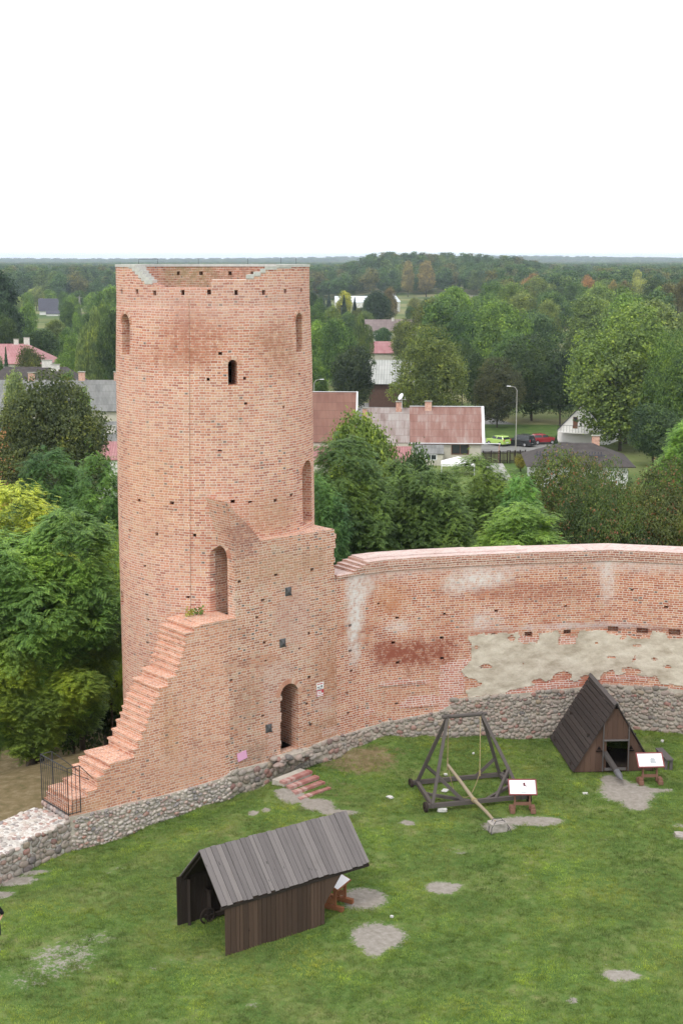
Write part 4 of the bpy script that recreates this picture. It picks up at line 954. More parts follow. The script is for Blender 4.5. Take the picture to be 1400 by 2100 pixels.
# siege engine in the shed
eng = BL+Wv*WW*.52+U*.45; en = empty('shed_engine', tuple(on_ground(425, 1893)), math.atan2(U.y, U.x), 'dark wooden war machine with small wheel and beam inside the open shed', 'siege engine')
pE = on_ground(424, 1890); 
def E(u, v_, z): q = pE+U*u+Wv*v_; return Vector((q.x, q.y, z))
m = MB(); m.box((0, 0, 0), (.01, .01, .01)); m = MB()
m.beam(E(.1, .0, .0), E(.1, 0, 1.05), .12); m.beam(E(.1, .7, .0), E(.1, .7, 1.05), .12); m.beam(E(-.05, 0, .16), E(2.6, 0, .16), .12); m.beam(E(-.05, .7, .16), E(2.6, .7, .16), .12); m.beam(E(.1, -.1, 1.0), E(.1, .8, 1.0), .1); m.beam(E(2.5, -.1, .16), E(2.5, .8, .16), .1); child(m.build('frame', M_black), en)
for (u, v_) in ((-.02, -.1), (-.02, .8), (2.3, -.1), (2.3, .8)):
    m = MB(); m.tube([E(u, v_, .24)+Vector((U.x*math.cos(a_)*.24, U.y*math.cos(a_)*.24, math.sin(a_)*.24)) for a_ in np.linspace(0, 6.283, 21)], .03, 6, cap=False); m.beam(E(u-.24, v_, .24), E(u+.24, v_, .24), .04); m.beam(E(u, v_, .0), E(u, v_, .48), .04); child(m.build('wheel', M_black), en)
m = MB(); m.tube([E(.05, .35, .7), E(.75, .35, 1.62)], [.06, .045], 8); child(m.build('throwing_arm', wood_mat('pale_pole', [(0, (.16, .12, .08)), (1, (.25, .2, .14))])), en)

# ------------------------------------------------------------------ information boards
M_ow = wood_mat('orange_board', [(0, (.17, .065, .03)), (.5, (.24, .095, .045)), (1, (.31, .15, .08))], .7, .3)
M_bw = wood_mat('brown_board', [(0, (.13, .065, .045)), (.5, (.19, .10, .07)), (1, (.27, .16, .115))], .75, .35)
M_panel = plain('white_panel', (.80, .80, .82), .35, .5, .02); M_fr = plain('maroon_frame', (.20, .055, .055), .6, .3, .1)
M_pinkp = plain('pale_pink_print', (.78, .62, .66), .5, .3, .03); M_gr = plain('grey_print', (.36, .38, .40), .5, .3, .25, 20); M_bt2 = plain('dark_red_print', (.12, .03, .04), .5, .3, .2)
def info_board(px, py, face, label, kind, sc=1.0):
    g = on_ground(px, py); e = empty('info_board', tuple(g), face, label, 'information board', 'information boards by the siege engines'); e.scale = (.9,)*3
    for x in (-.42, .42):
        m = MB(); m.box((x, 0, .09), (.20, .56, .17)); m.box((x, -.05, .22), (.16, .30, .1)); m.build('foot', M_bw, e)
        m = MB(); m.beam((x*.72, .02, .1), (x*.72, .08, .92), .06, .12); m.build('post', M_bw, e)
    m = MB(); m.box((0, .02, .33), (.72, .05, .13)); m.build('stretcher', M_bw, e)
    T = Matrix.Translation((0, .06, 1.02)) @ Matrix.Rotation(R(42), 4, 'X'); m = MB()
    for (x, y, a, b) in ((0, -.335, 1.16, .05), (0, .335, 1.16, .05), (-.555, 0, .05, .62), (.555, 0, .05, .62)): m.boxm(T @ Matrix.Translation((x, y, 0)), a, b, .055)
    m.boxm(T @ Matrix.Translation((0, 0, -.02)), 1.06, .62, .012)
    m.build('board_frame', M_fr, e)
    m = MB(); m.boxm(T @ Matrix.Translation((0, 0, 0)), 1.056, .618, .02); pn = m.build('panel', M_panel, e)
    def pr(pts, mat, name):
        m = MB(); m.poly([T @ Vector((x, y, .0135)) for x, y in pts]); m.build(name, mat, pn)
    pr([(-.44, .08), (-.08, .08), (-.08, .2), (-.44, .2)], M_pinkp, 'title_print')
    for i in range(3): pr([(-.44, .0-i*.06), (-.12, .0-i*.06), (-.12, .012-i*.06), (-.44, .012-i*.06)], M_gr, 'text_print')
    if kind == 'boot':
        pr([(.03, .20), (.03, .06), (.10, .03), (.18, .02), (.17, .06), (.12, .08), (.12, .20)], M_bt2, 'picture_print'); pr([(-.2, -.26), (-.05, -.22), (.1, -.215), (.25, -.26)], M_gr, 'ground_print'); pr([(-.08, .16), (-.06, .19), (-.02, .1), (-.04, .09)], M_gr, 'small_print')
    else:
        pr([(-.02, -.16), (.24, -.16), (.22, .02), (.16, .09), (.05, .10), (-.0, .03)], M_gr, 'picture_print')
    return e
info_board(1070, 1664, R(0), 'brown footed board with white panel showing a boot, beside the timber throwing frame', 'boot')
info_board(1331, 1606, R(3), 'brown footed board with white panel showing a grey stone, in front of the pointed shelter', 'stone')
b3 = on_ground(690, 1856)
e3 = empty('info_board', tuple(b3), R(62), 'orange plank board with white panel seen edge on behind the shed', 'information board', 'information boards by the siege engines'); e3.scale = (.82,)*3
for x in (-.4, .4):
    m = MB(); m.box((x, 0, .09), (.16, 1.0, .18)); m.build('foot', M_ow, e3)
    m = MB(); m.box((x, -.14, .5), (.05, .13, .84)); m.box((x, .14, .5), (.05, .13, .84)); m.box((x, 0, .84), (.052, .4, .14)); m.box((x, 0, .35), (.052, .4, .2)); m.build('side_panel', M_ow, e3)
T = Matrix.Translation((0, 0, 1.0)) @ Matrix.Rotation(R(20), 4, 'X')
m = MB(); m.boxm(T, 1.1, .75, .04); m.build('board_frame', M_ow, e3); m = MB(); m.boxm(T @ Matrix.Translation((0, 0, .025)), 1.0, .65, .012); m.build('panel', M_panel, e3)

# ------------------------------------------------------------------ pointed shelter with the battering ram
FL, FR = on_ground(1176, 1586), on_ground(1338, 1583); FR.z = FL.z = .06
ud = (FR-FL).normalized(); WF = (FR-FL).length; mid = (FL+FR)/2; bk = Vector((-ud.y, ud.x, 0))
ap = at_plane(1265, 1444, mid, bk); HA = ap.z; t_ap = (ap-mid).dot(ud)
BLk = on_ground(1131, 1521); LD = None
# depth direction from the left eave line: FL -> BLk
dd_ = (BLk-FL); dd_.z = 0; LB = dd_.length; dd_.normalize()
print('AFRAME', WF, HA, t_ap, LB, dd_)
af = empty('ram_shelter', tuple(mid), math.atan2(ud.y, ud.x), 'steep pointed dark board shelter on low wheels against the stone footing', 'shelter')
apx = mid+ud*t_ap*.5; 
def AFp(t, d, z): q = mid+ud*t+dd_*d; return Vector((q.x, q.y, z))
hw_ = WF/2
M_af = wood_mat('tarred_roof_boards', [(0, (.026, .021, .021)), (.5, (.046, .038, .037)), (1, (.08, .066, .062))], .7, .4)
M_afb = wood_mat('brown_gable_boards', [(0, (.055, .032, .024)), (.4, (.085, .05, .037)), (.8, (.12, .072, .052)), (1, (.17, .12, .09))], .75, .4)
m = MB(); r = random.Random(9)
for sgn in (-1, 1):
    n_ = 15
    for i in range(n_):
        t0, t1 = i/n_, (i+1)/n_; lift = .03+r.uniform(0, .012)
        def pt(t, d): return AFp(sgn*(hw_+.06)*(1-t), d, .1+(HA-.1)*t)
        nrm = Vector((ud.x*sgn*HA, ud.y*sgn*HA, hw_)).normalized()
        a0, a1, b0, b1 = pt(t0+.004, -.12), pt(t1-.004, -.12), pt(t0+.004, LB+.1), pt(t1-.004, LB+.1)
        q = [p+nrm*lift for p in (a0, a1, b1, b0)]; m.extrude(q, -nrm*.035)
        f0 = len(m.uv)-6; o = r.uniform(0, 30)
        m.uv[f0] = [(o, o), (o, o+.18), (o+LB, o+.18), (o+LB, o)]; m.uv[f0+1] = [(o+LB, o), (o+LB, o+.18), (o, o+.18), (o, o)]
child(m.build('roof', M_af), af)
m = MB(); a, b = AFp(0, -.14, HA+.05), AFp(0, LB+.12, HA+.05); m.beam(a+ud*.07-Vector((0, 0, .05)), b+ud*.07-Vector((0, 0, .05)), .16, .03, up=(ud.x, ud.y, .6)); m.beam(a-ud*.05, b-ud*.05, .14, .03, up=(-ud.x, -ud.y, .8)); child(m.build('ridge_board', M_grey), af)
def gable(d, name, holes=True):
    m = MB(); n_ = 15; xo0, xo1 = -.13*WF+.03, .13*WF+.06; zo0, zo1 = .22, HA*.47
    for i in range(n_):
        t0, t1 = -hw_+WF*i/n_+.003, -hw_+WF*(i+1)/n_-.003; tm = (t0+t1)/2
        h0 = .1+(HA-.12)*(1-abs(t0)/hw_); h1 = .1+(HA-.12)*(1-abs(t1)/hw_); j = r.uniform(-.006, .006)
        parts = [(.07, None)]
        if holes and xo0 < tm < xo1: parts = [(.07, zo0), (zo1, None)]
        for (lo, hi) in parts:
            if hi is None and max(h0, h1) < lo+.02: continue
            za, zb2 = (hi, hi) if hi else (max(h0, lo+.01), max(h1, lo+.01))
            pts = [AFp(t0, d+j, lo), AFp(t1, d+j, lo), AFp(t1, d+j, zb2)]
            if tm*1 and t0 < 0 < t1 and hi is None: pts.append(AFp(0, d+j, HA))
            pts.append(AFp(t0, d+j, za)); m.extrude(pts, dd_*.03)
            f0 = len(m.uv)-len(pts)-2; o = r.uniform(0, 30); m.uv[f0] = [(p.z+o, (p-mid).dot(ud)+o) for p in (pts if True else pts)]
            vs_ = m.f[f0]; m.uv[f0] = [(m.v[q_][2]+o, (Vector(m.v[q_])-mid).dot(ud)+o) for q_ in vs_]
    ob = child(m.build(name, M_afb), af); return xo0, xo1, zo0, zo1
xo0, xo1, zo0, zo1 = gable(0, 'front_gable'); gable(LB, 'back_gable')
m = MB()
for x in (xo0-.08, xo1+.08): m.beam(AFp(x, -.03, .1), AFp(x, -.03, min(HA*.78, zo1+.75)), .15, .03)
m.beam(AFp(xo0-.1, -.04, zo1+.03), AFp(xo1+.1, -.04, zo1+.03), .07, .05); m.beam(AFp(xo0, -.02, zo0-.05), AFp(xo1, -.02, zo0-.05), .08, .1)
child(m.build('opening_frame', M_grey), af)
for x in (-.62, .66):
    m = MB(); m.extrude([AFp(x-.08, -.012, .98), AFp(x+.08, -.012, .98), AFp(x, -.012, 1.14)], dd_*-.004); m.box(AFp(x, -.04, .93), (.24, .06, .03), math.atan2(ud.y, ud.x)); child(m.build('peep_hole_patch', plain('hole_shade_black', (.008, .007, .007), .9, .1)), af)  # flat black triangle gives the dark of a hole; boards stay uncut
m = MB()
m.beam(AFp(-hw_+.1, 0.05, .12), AFp(-hw_+.1, LB, .12), .12); m.beam(AFp(hw_-.1, 0.05, .12), AFp(hw_-.1, LB, .12), .12); m.beam(AFp(-hw_, .06, .1), AFp(hw_, .06, .1), .1); m.beam(AFp(-hw_, LB-.06, .1), AFp(hw_, LB-.06, .1), .1)
m.beam(AFp(-hw_*.62, .5, 1.4), AFp(hw_*.62, .5, 1.4), .1); m.beam(AFp(-hw_*.62, LB-.5, 1.4), AFp(hw_*.62, LB-.5, 1.4), .1)
child(m.build('sill_beams', M_black), af)
m = MB(); m.extrude([AFp(-hw_+.12, .08, .10), AFp(hw_-.12, .08, .10), AFp(hw_-.12, LB-.05, .10), AFp(-hw_+.12, LB-.05, .10)], (0, 0, .03)); child(m.build('dark_floor_sheet', M_black), af)  # dark sheet added so the inside of the shelter reads as shade
for (x, d) in ((-hw_-.0, .5), (-hw_-.0, LB-.6), (hw_+.02, .5), (hw_+.02, LB-.6)):
    m = MB(); m.disc(AFp(x, d, .14), ud, .16, .08, 18); child(m.build('wheel', M_black), af)
M_tt0 = wood_mat('dark_log', [(0, (.035, .03, .028)), (.5, (.06, .052, .05)), (1, (.10, .09, .085))], .8, .5)
tip = on_ground(1275, 1600); tip.z = .35; tp0 = at_z(1275, 1600, .30)
ram = empty('battering_ram', tuple(tp0), 0, 'grey log battering ram with iron tip poking out of the pointed shelter', 'battering ram')
ra = at_plane(1241, 1547, AFp(0, .0, 0), bk); dirr = (tp0-ra).normalized(); st_ = tp0-dirr*.32; bkp = tp0-dirr*3.6
m = MB(); m.tube([bkp, st_-dirr*.02], [.13, .12], 12); child(m.build('log', M_tt0), ram)
m = MB(); m.tube([st_-dirr*.25, st_, st_+dirr*.14, tp0], [.125, .13, .095, .015], 12); child(m.build('iron_tip', plain('worn_iron', (.10, .10, .108), .45, .5, .2, 12)), ram)
# bench
bp = on_ground(1364, 1572); be = empty('bench', tuple(bp), 0, 'plain grey plank bench standing right of the pointed shelter', 'bench')
q0, q1 = at_z(1353, 1538, .46), at_z(1370, 1556, .46)
m = MB(); d_ = (q1-q0).normalized(); m.beam(q0-d_*.2, q1+d_*.15, .30, .05, up=(0, 0, 1)); child(m.build('seat', M_grey), be)
for q in (q0, q1): m = MB(); m.beam((q.x-.1, q.y, 0.0), (q.x-.1, q.y, .43), .07, .12); m.beam((q.x+.1, q.y, 0), (q.x+.1, q.y, .43), .07, .12); child(m.build('leg', M_grey), be)

# ------------------------------------------------------------------ timber throwing engine
M_tt = wood_mat('silvered_dark_timber', [(0, (.055, .045, .042)), (.5, (.095, .082, .077)), (1, (.16, .14, .13))], .8, .5)
tB_L, tF_L, tB_R, tF_R = [at_z(x, y, .24) for x, y in ((855, 1604), (886, 1652), (1024, 1588), (1070, 1634))]
tz = empty('throwing_engine', tuple(on_ground(960, 1640)), 0, 'grey timber trebuchet frame with two pairs of raking legs on the lawn', 'siege engine')
aL = at_Y(917, 1470, (tB_L.y+tF_L.y)/2); aR = at_Y(987, 1464, (tB_R.y+tF_R.y)/2)
print('TREB', tB_L, tF_L, tB_R, tF_R, aL, aR)
def part(bm, name, mat, par): return child(bm.build(name, mat), par)
for a, b, nm in ((tB_L, tB_R, 'base_beam'), (tF_L, tF_R, 'base_beam'), (tB_L, tF_L, 'side_beam'), (tB_R, tF_R, 'side_beam')):
    d_ = (b-a).normalized(); ex = .18 if nm == 'base_beam' else .1; m = MB(); m.beam(a-d_*ex, b+d_*ex, .13, .15); part(m, nm, M_tt, tz)
for a, b in ((tB_L, aL), (tF_L, aL), (tB_R, aR), (tF_R, aR)):
    d_ = (b-a).normalized(); m = MB(); m.beam(a, b+d_*.08, .11, .12, up=(1, 0, 0)); part(m, 'leg', M_tt, tz)
d_ = (aR-aL).normalized(); m = MB(); m.tube([aL-d_*.22, aR+d_*.22], .075, 10); part(m, 'top_beam', M_tt, tz)
mF, mB_ = (tF_L+tF_R)/2, (tB_L+tB_R)/2
def along(a, b, t): return a.lerp(b, t)
for a, b in ((along(tB_L, aL, .27), along(tB_L, tB_R, .3)), (along(tF_L, aL, .33), along(tF_L, tF_R, .36)), (along(tB_R, aR, .27), along(tB_R, tB_L, .3)), (along(tF_R, aR, .33), along(tF_R, tF_L, .30)),
             (along(tB_L, tF_L, .5), along(tF_L, tF_R, .45)), (along(tB_R, tF_R, .5), along(tF_R, tF_L, .42))):
    m = MB(); m.beam(a, b, .1, .11); part(m, 'brace', M_tt, tz)
for p, sg in ((tB_L, -1), (tF_L, -1), (tB_R, 1), (tF_R, 1)):
    ax = (tF_R-tF_L).normalized(); m = MB(); m.disc(p+ax*sg*.26+Vector((0, 0, -.04)), ax, .2, .09, 18); part(m, 'wheel', M_black, tz)
    if sg: m = MB(); m.beam(p+ax*sg*.02+Vector((0, 0, -.05)), p+ax*sg*.34+Vector((0, 0, -.05)), .06); part(m, 'axle', M_black, tz)
stn = on_ground(1018, 1704)
xb = at_z(971, 1640, .38); arm_end = at_Y(917, 1568, tB_L.y*.45+tF_L.y*.55)
M_pole = wood_mat('pale_ash_pole', [(0, (.20, .16, .11)), (.5, (.29, .235, .165)), (1, (.38, .32, .235))], .7, .4)
armS = at_z(1016, 1687, .34)
m = MB(); m.tube([arm_end, arm_end.lerp(xb, .5)+Vector((0, 0, .02)), xb, xb.lerp(armS, .6)+Vector((0, 0, .03)), armS], [.055, .065, .07, .06, .05], 8); part(m, 'throwing_arm', M_pole, tz)
M_rope = plain('hemp_rope', (.34, .27, .15), .95, .1, .2)
def sag(a, b, k_, n=8): return [a.lerp(b, i/n)-Vector((0, 0, k_*math.sin(math.pi*i/n))) for i in range(n+1)]
m = MB(); tpL = aL+d_*.04; tpR = aR-d_*.05; r1 = at_Y(983, 1586, arm_end.y)
m.tube([tpL, arm_end], .016, 5); part(m, 'rope', M_rope, tz); m = MB(); m.tube(sag(arm_end, at_z(932, 1628, .25), .05)[0:], .014, 5); part(m, 'rope', M_rope, tz); m = MB(); m.tube([tpR, r1], .016, 5); part(m, 'rope', M_rope, tz); m = MB(); m.tube(sag(r1, at_z(948, 1634, .25), .35), .014, 5)
part(m, 'rope', M_rope, tz); m = MB()
for q in range(4): c_ = xb+Vector((.0, 0, 0))+(armS-xb).normalized()*(q*.035); m.tube([c_+Vector((.09*math.cos(a_), 0, .09*math.sin(a_))) for a_ in np.linspace(0, 6.28, 10)], .015, 5, cap=False)
part(m, 'rope_binding', M_rope, tz); m = MB(); m.tube([r1+Vector((0, 0, .1)), r1-Vector((0, 0, .1))], .04, 6); part(m, 'rope_knot', M_rope, tz); m = MB(); m.tube([arm_end+Vector((0, 0, .25)), arm_end-Vector((0, 0, .2))], .03, 6)
part(m, 'rope_knot', M_rope, tz)
# stone counterweight block with iron straps
M_cst = plain('grey_sandstone', (.33, .30, .275), .9, .15, .22, 7)
cwt = empty('counterweight_stone', tuple(stn), R(18), 'rough grey stone block strapped with iron at the end of the pale pole', 'stone block')
import bmesh
def rock(name, sx, sy, sz, mat, parent, seed=0, cube=True, amp=.12):
    b = bmesh.new(); bmesh.ops.create_cube(b, size=1) if cube else bmesh.ops.create_icosphere(b, subdivisions=2, radius=.5)
    if cube: bmesh.ops.subdivide_edges(b, edges=b.edges, cuts=3, use_grid_fill=True)
    for v in b.verts:
        o = mnoise.noise_vector(v.co*2.3+Vector((seed*7.1, seed, 0)))*amp; 
        if cube: v.co = v.co*(1-.10*(abs(v.co.x*v.co.y*v.co.z)*8))
        v.co = Vector(((v.co.x+o.x)*sx, (v.co.y+o.y)*sy, (v.co.z+o.z+.42)*sz))
    me = bpy.data.meshes.new(name); b.to_mesh(me); b.free(); me.materials.append(mat); o = bpy.data.objects.new(name, me); COL.objects.link(o); o.parent = parent; return o
rock('block', .62, .42, .38, M_cst, cwt, 3)
m = MB(); 
for yy in (-.12, .12): m.tube([(-.36, yy-.2, .02), (-.30, yy-.1, .22), (-.1, yy, .42), (.2, yy, .42), (.36, yy-.1, .2), (.42, yy-.2, .02)], .014, 5)
m.build('iron_straps', M_iron, cwt)
# small light stones / blocks lying on the lawn
M_wst = plain('pale_stone', (.55, .54, .52), .85, .2, .1, 12)
for i, (x, y, sz, lb) in enumerate([(906, 1664, (.34, .16, .12), 'white flat block lying at the near left wheel of the timber frame'), (912, 1622, (.26, .22, .05), 'white flat slab lying inside the timber frame base'), (799, 1636, (.24, .18, .06), 'small white slab on the lawn between the steps and the timber frame'), (1199, 1628, (.2, .15, .05), 'small white slab on grass left of the sandy patch by the ram'),
     (1357, 1521, (.14, .12, .08), 'small white stone behind the plank bench'), (803, 1881, (.09, .08, .06), 'tiny white stone between the two bare patches near the shed'), (913, 1590, (.12, .1, .08), 'small white stone beyond the timber frame, near its left back leg'), (970, 1546, (.10, .08, .06), 'small white stone on the bank framed by the timber legs')]):
    g = on_ground(x, y); e = rock('pale_stone', *sz, M_wst, None, i+3); e.location = g; e.rotation_euler = (0, 0, i*1.1); tag(e, lb, 'stone', 'pale stones lying on the lawn')
g = on_ground(1398, 1716); e = rock('pale_stone', .5, .35, .14, M_cst, None, 12); e.location = g; tag(e, 'flat grey stone at the lawn edge on the far right of the picture', 'stone', 'pale stones lying on the lawn')
# weeds on the landing
def weed(px, py, n, c, label, seed):
    s, z = hit1(px, py, 1.2); r = random.Random(seed); b = w1(s, zl+.005, 1.25); m = MB()
    for i in range(n):
        a = r.uniform(0, 6.28); L = r.uniform(.12, .38); d = Vector((math.cos(a)*.5, math.sin(a)*.5, 1)).normalized(); p = b+Vector((r.uniform(-.22, .22), r.uniform(-.12, .12), 0)); t = d.cross(Vector((0, 0, 1))).normalized()*.03
        for j in range(4): q = p+d*L*(j+1)/4; sd2 = t*(1 if j % 2 else -1)*2.2; m.quad(q-d*.03, q+sd2*.6-d*.02, q+sd2*1.3+d*.04, q+sd2*.3+d*.05)
        m.tube([p, p+d*L], .004, 3)
    o = m.build('weed_plant', plain('weed_leaf', c, .7, .2, .3, 20)); tag(o, label, 'plant'); return o
weed(405, 1250, 14, (.10, .19, .035), 'green weed growing on the brick landing at the foot of the broken jamb', 1)
weed(390, 1268, 9, (.30, .30, .05), 'yellowing weed growing on the left edge of the brick landing', 2)
# ================================================================== foliage
def leaf_material(name, inst=False, spots=None):
    k = NT(name, .6, .25)
    if inst:
        a = k.n('ShaderNodeAttribute'); a.attribute_type = 'INSTANCER'; a.attribute_name = 'tint'; base = a.outputs[0]
    else: base = k.n('ShaderNodeObjectInfo').outputs['Color']
    isl = k.island(); v = k.ramp(isl, [(0, (.72, .78, .76)), (.5, (1.32, 1.30, 1.28)), (.85, (1.75, 1.68, 1.32)), (1, (2.4, 2.1, 1.5))])
    c = k.mix(1.0, base, v, 'MULTIPLY')
    nz = k.noise(k.pos(), .55, 3, .6); c = k.mix(k.m('MULTIPLY', k.ss(nz, .48, .68), .55), c, k.mix(1.0, c, (1.55, 1.35, .75), 'MULTIPLY'))  # warm noise patches work as highlights painted into the leaf colour
    n5 = k.noise(k.pos(), .33, 4, .65); c = k.mix(1.0, c, k.ramp(n5, [(.36, (.62, .66, .70)), (.5, (1, 1, 1)), (.64, (1.5, 1.42, 1.1))]), 'MULTIPLY')  # light and dark clumps put into the leaf colour for crown contrast
    if spots: c = k.mix(k.m('MULTIPLY', k.m('GREATER_THAN', isl, .72), k.ss(k.noise(k.pos(), 1.5, 2), .54, .60)), c, spots[1])
    k.color(c); tr = k.n('ShaderNodeBsdfTranslucent'); k.put(tr.inputs[0], k.mix(1.0, c, (1.25, 1.3, .6), 'MULTIPLY'))
    ms = k.n('ShaderNodeMixShader'); ms.inputs[0].default_value = .28; k.t.links.new(k.b.outputs[0], ms.inputs[1]); k.t.links.new(tr.outputs[0], ms.inputs[2]); k.t.links.new(ms.outputs[0], k.out.inputs[0])
    return k.mat
M_leaf = leaf_material('leaves'); M_leafk = leaf_material('leaves_with_keys', spots=(.05, (.34, .15, .09)))
M_leaff = leaf_material('far_leaves', inst=True)
M_bark = plain('bark', (.085, .07, .055), .95, .1, .3, 5)
def unit(v): return v/np.maximum(1e-9, np.linalg.norm(v, axis=-1, keepdims=True))
def quads_at(P, Nn, s, asp, rs):           # rhombic leaf per point
    n = len(P); a = unit(np.cross(Nn, rs.randn(n, 3))); b = np.cross(Nn, a)
    s = (s if np.ndim(s) else np.full(n, s))[:, None]
    V = np.stack([P-a*s*.5, P-b*s*.5*asp, P+a*s*.5, P+b*s*.5*asp], 1); return V.reshape(-1, 3)
def to_mesh(name, V, mat): return fast_mesh(name, V, np.arange(len(V)).reshape(-1, 4), mat)
def lobes(rs, n, w, h, shape='round', low=.12):
    L = []
    for i in range(n):
        d = unit(rs.randn(3)); rr = rs.uniform(.35, .78)
        z = .56+.42*d[2]*rr*1.25
        fr = {'round': (1-((z-.52)/.56)**2), 'cone': max(.05, 1.05-z)*1.25, 'tall': min(1, 1.15-(z)*.7)}[shape]
        fr = max(.12, fr)**.5 if shape == 'round' else max(.1, fr)
        c = np.array([d[0]*rr*w/2*fr, d[1]*rr*w/2*fr, np.clip(z, low+.06, .93)*h]); r = rs.uniform(.13, .25)*w*(.6+.4*fr)
        L.append((c, r))
    L.append((np.array([0, 0, h*.5]), w*.33)); return L
def crown(name, w, h, n, leaf, seed, shape='round', mat=None, nl=26, low=.12, up=.35, cl=9):
    rs = np.random.RandomState(seed); L = lobes(rs, nl, w, h, shape, low); A_ = np.array([r*r for c, r in L]); pick = rs.choice(len(L), n//cl, p=A_/A_.sum())
    C = np.array([L[i][0] for i in pick]); Rr = np.array([L[i][1] for i in pick]); d = unit(rs.randn(len(pick), 3)+np.array([0, 0, .25]))
    sq = np.array([1, 1, .82]); P = C+d*sq*(Rr*rs.uniform(.80, 1.08, len(pick)))[:, None]
    # small clusters of leaves around each twig tip
    P = np.repeat(P, cl, 0)+rs.randn(len(P)*cl, 3)*leaf*np.array([1.3, 1.3, .8]); d2 = np.repeat(d, cl, 0)
    # drop what is buried inside other lobes
    keep = np.ones(len(P), bool)
    for c, r in L: keep &= ~((np.linalg.norm((P-c)/sq, axis=1) < r*.72) & (rs.rand(len(P)) < .9))
    keep &= P[:, 2] > low*h*.6; P, d2 = P[keep], d2[keep]
    nf = len(P)//7; pk = rs.choice(len(L), nf, p=A_/A_.sum()); Ci = np.array([L[i][0] for i in pk]); Ri = np.array([L[i][1] for i in pk])   # inner foliage
    Pi = Ci+unit(rs.randn(nf, 3))*sq*(Ri*rs.uniform(.45, .85, nf))[:, None]; gi_ = Pi[:, 2] > low*h*.6; Pi = Pi[gi_]; sz = np.concatenate([leaf*rs.uniform(.7, 1.35, len(P)), leaf*rs.uniform(1.6, 2.6, len(Pi))])
    P = np.concatenate([P, Pi]); d2 = np.concatenate([d2, unit(rs.randn(len(Pi), 3))]); Nn = unit(d2*.7+rs.randn(len(P), 3)*.55+np.array([0, 0, up])); return to_mesh(name, quads_at(P, Nn, sz, .75, rs), mat or M_leaf)
    return to_mesh(name, quads_at(P, Nn, leaf*rs.uniform(.7, 1.35, len(P)), .75, rs), mat or M_leaf)
def robinia(name, w, h, nspray, seed, low=.1, mat=None, fl=.43, nf=17, nlf=8):
    rs = np.random.RandomState(seed); L = lobes(rs, 24, w, h, 'round', low); A_ = np.array([r*r for c, r in L]); pick = rs.choice(len(L), nspray, p=A_/A_.sum())
    out = []
    for i in pick:
        c, r = L[i]; d = unit(rs.randn(3)+np.array([0, 0, .15])); p = c+d*r*rs.uniform(.8, 1.1)*np.array([1, 1, .85])
        if p[2] < low*h*.5: continue
        if any(np.linalg.norm(p-c2) < r2*.7 for c2, r2 in L): 
            if rs.rand() < .85: continue
        hd = unit(np.array([d[0], d[1], 0])+rs.randn(3)*.15)          # spray heads outward, fronds fan and droop
        base = math.atan2(hd[1], hd[0]); szz = rs.uniform(.75, 1.3)
        for f in range(nf):
            a = base+rs.uniform(-1.5, 1.5); pf = p+rs.randn(3)*.16*szz+np.array([hd[0], hd[1], 0])*rs.uniform(-.45, .25)*szz
            Lf = fl*rs.uniform(.7, 1.2)*szz; t = np.linspace(.12, 1, nlf); dr = rs.uniform(.12, .5)
            ax = np.stack([np.cos(a)*t, np.sin(a)*t, .12*t-dr*t*t], 1)*Lf+pf; tn = unit(np.gradient(ax, axis=0)); sd_ = unit(np.cross(tn, [0, 0, 1.]))
            ll = .088*szz*(1.15-.5*np.abs(t-.5))[:, None]*fl/.5; ww = ll*.36
            for sg in (-1, 1):
                o = unit(sd_*sg+tn*.35+np.array([0, 0, -.18])); q0 = ax; q1 = ax+o*ll*1.55; m_ = (q0+q1)/2
                out.append(np.stack([q0, m_+tn*ww, q1, m_-tn*ww], 1).reshape(-1, 3))
    return to_mesh(name, np.concatenate(out), mat or M_leaf)
def willow(name, w, h, n, seed):
    rs = np.random.RandomState(seed); out = []; L = lobes(rs, 16, w, h, 'round', .3)
    for i in range(n):
        c, r = L[rs.randint(len(L))]; d = unit(rs.randn(3)+np.array([0, 0, .4])); p = c+d*r; ln = rs.uniform(.15, .5)*h; ln = min(ln, p[2]-.04*h); m_ = max(3, int(ln/.38)); t = np.linspace(0, 1, m_)
        q = p+np.stack([d[0]*.7*t, d[1]*.7*t, -ln*t], 1)+rs.randn(m_, 3)*.10; Nn = unit(np.tile(d*np.array([1, 1, .2]), (m_, 1))+rs.randn(m_, 3)*.5)
        a = np.tile([0, 0, 1.], (m_, 1))+rs.randn(m_, 3)*.25; a = unit(a); b = unit(np.cross(Nn, a)); s = .26
        out.append(np.stack([q-a*s, q-b*s*.38, q+a*s, q+b*s*.38], 1).reshape(-1, 3))
    return to_mesh(name, np.concatenate(out), M_leaf)
def spruce(name, w, h, n, seed):
    rs = np.random.RandomState(seed); t = rs.rand(n)**.75; z = h*(1-t)*.96+.03*h; tier = .75+.25*np.abs(np.sin(z*4.0)); a = rs.rand(n)*6.283; r = (t*w/2*tier)*rs.uniform(.6, 1.08, n)
    P = np.stack([r*np.cos(a), r*np.sin(a), z-.12*r], 1); Nn = unit(np.stack([np.cos(a)*.5, np.sin(a)*.5, np.full(n, .9)], 1)+rs.randn(n, 3)*.4); return to_mesh(name, quads_at(P, Nn, .42*rs.uniform(.6, 1.2, n), .5, rs), M_leaf)
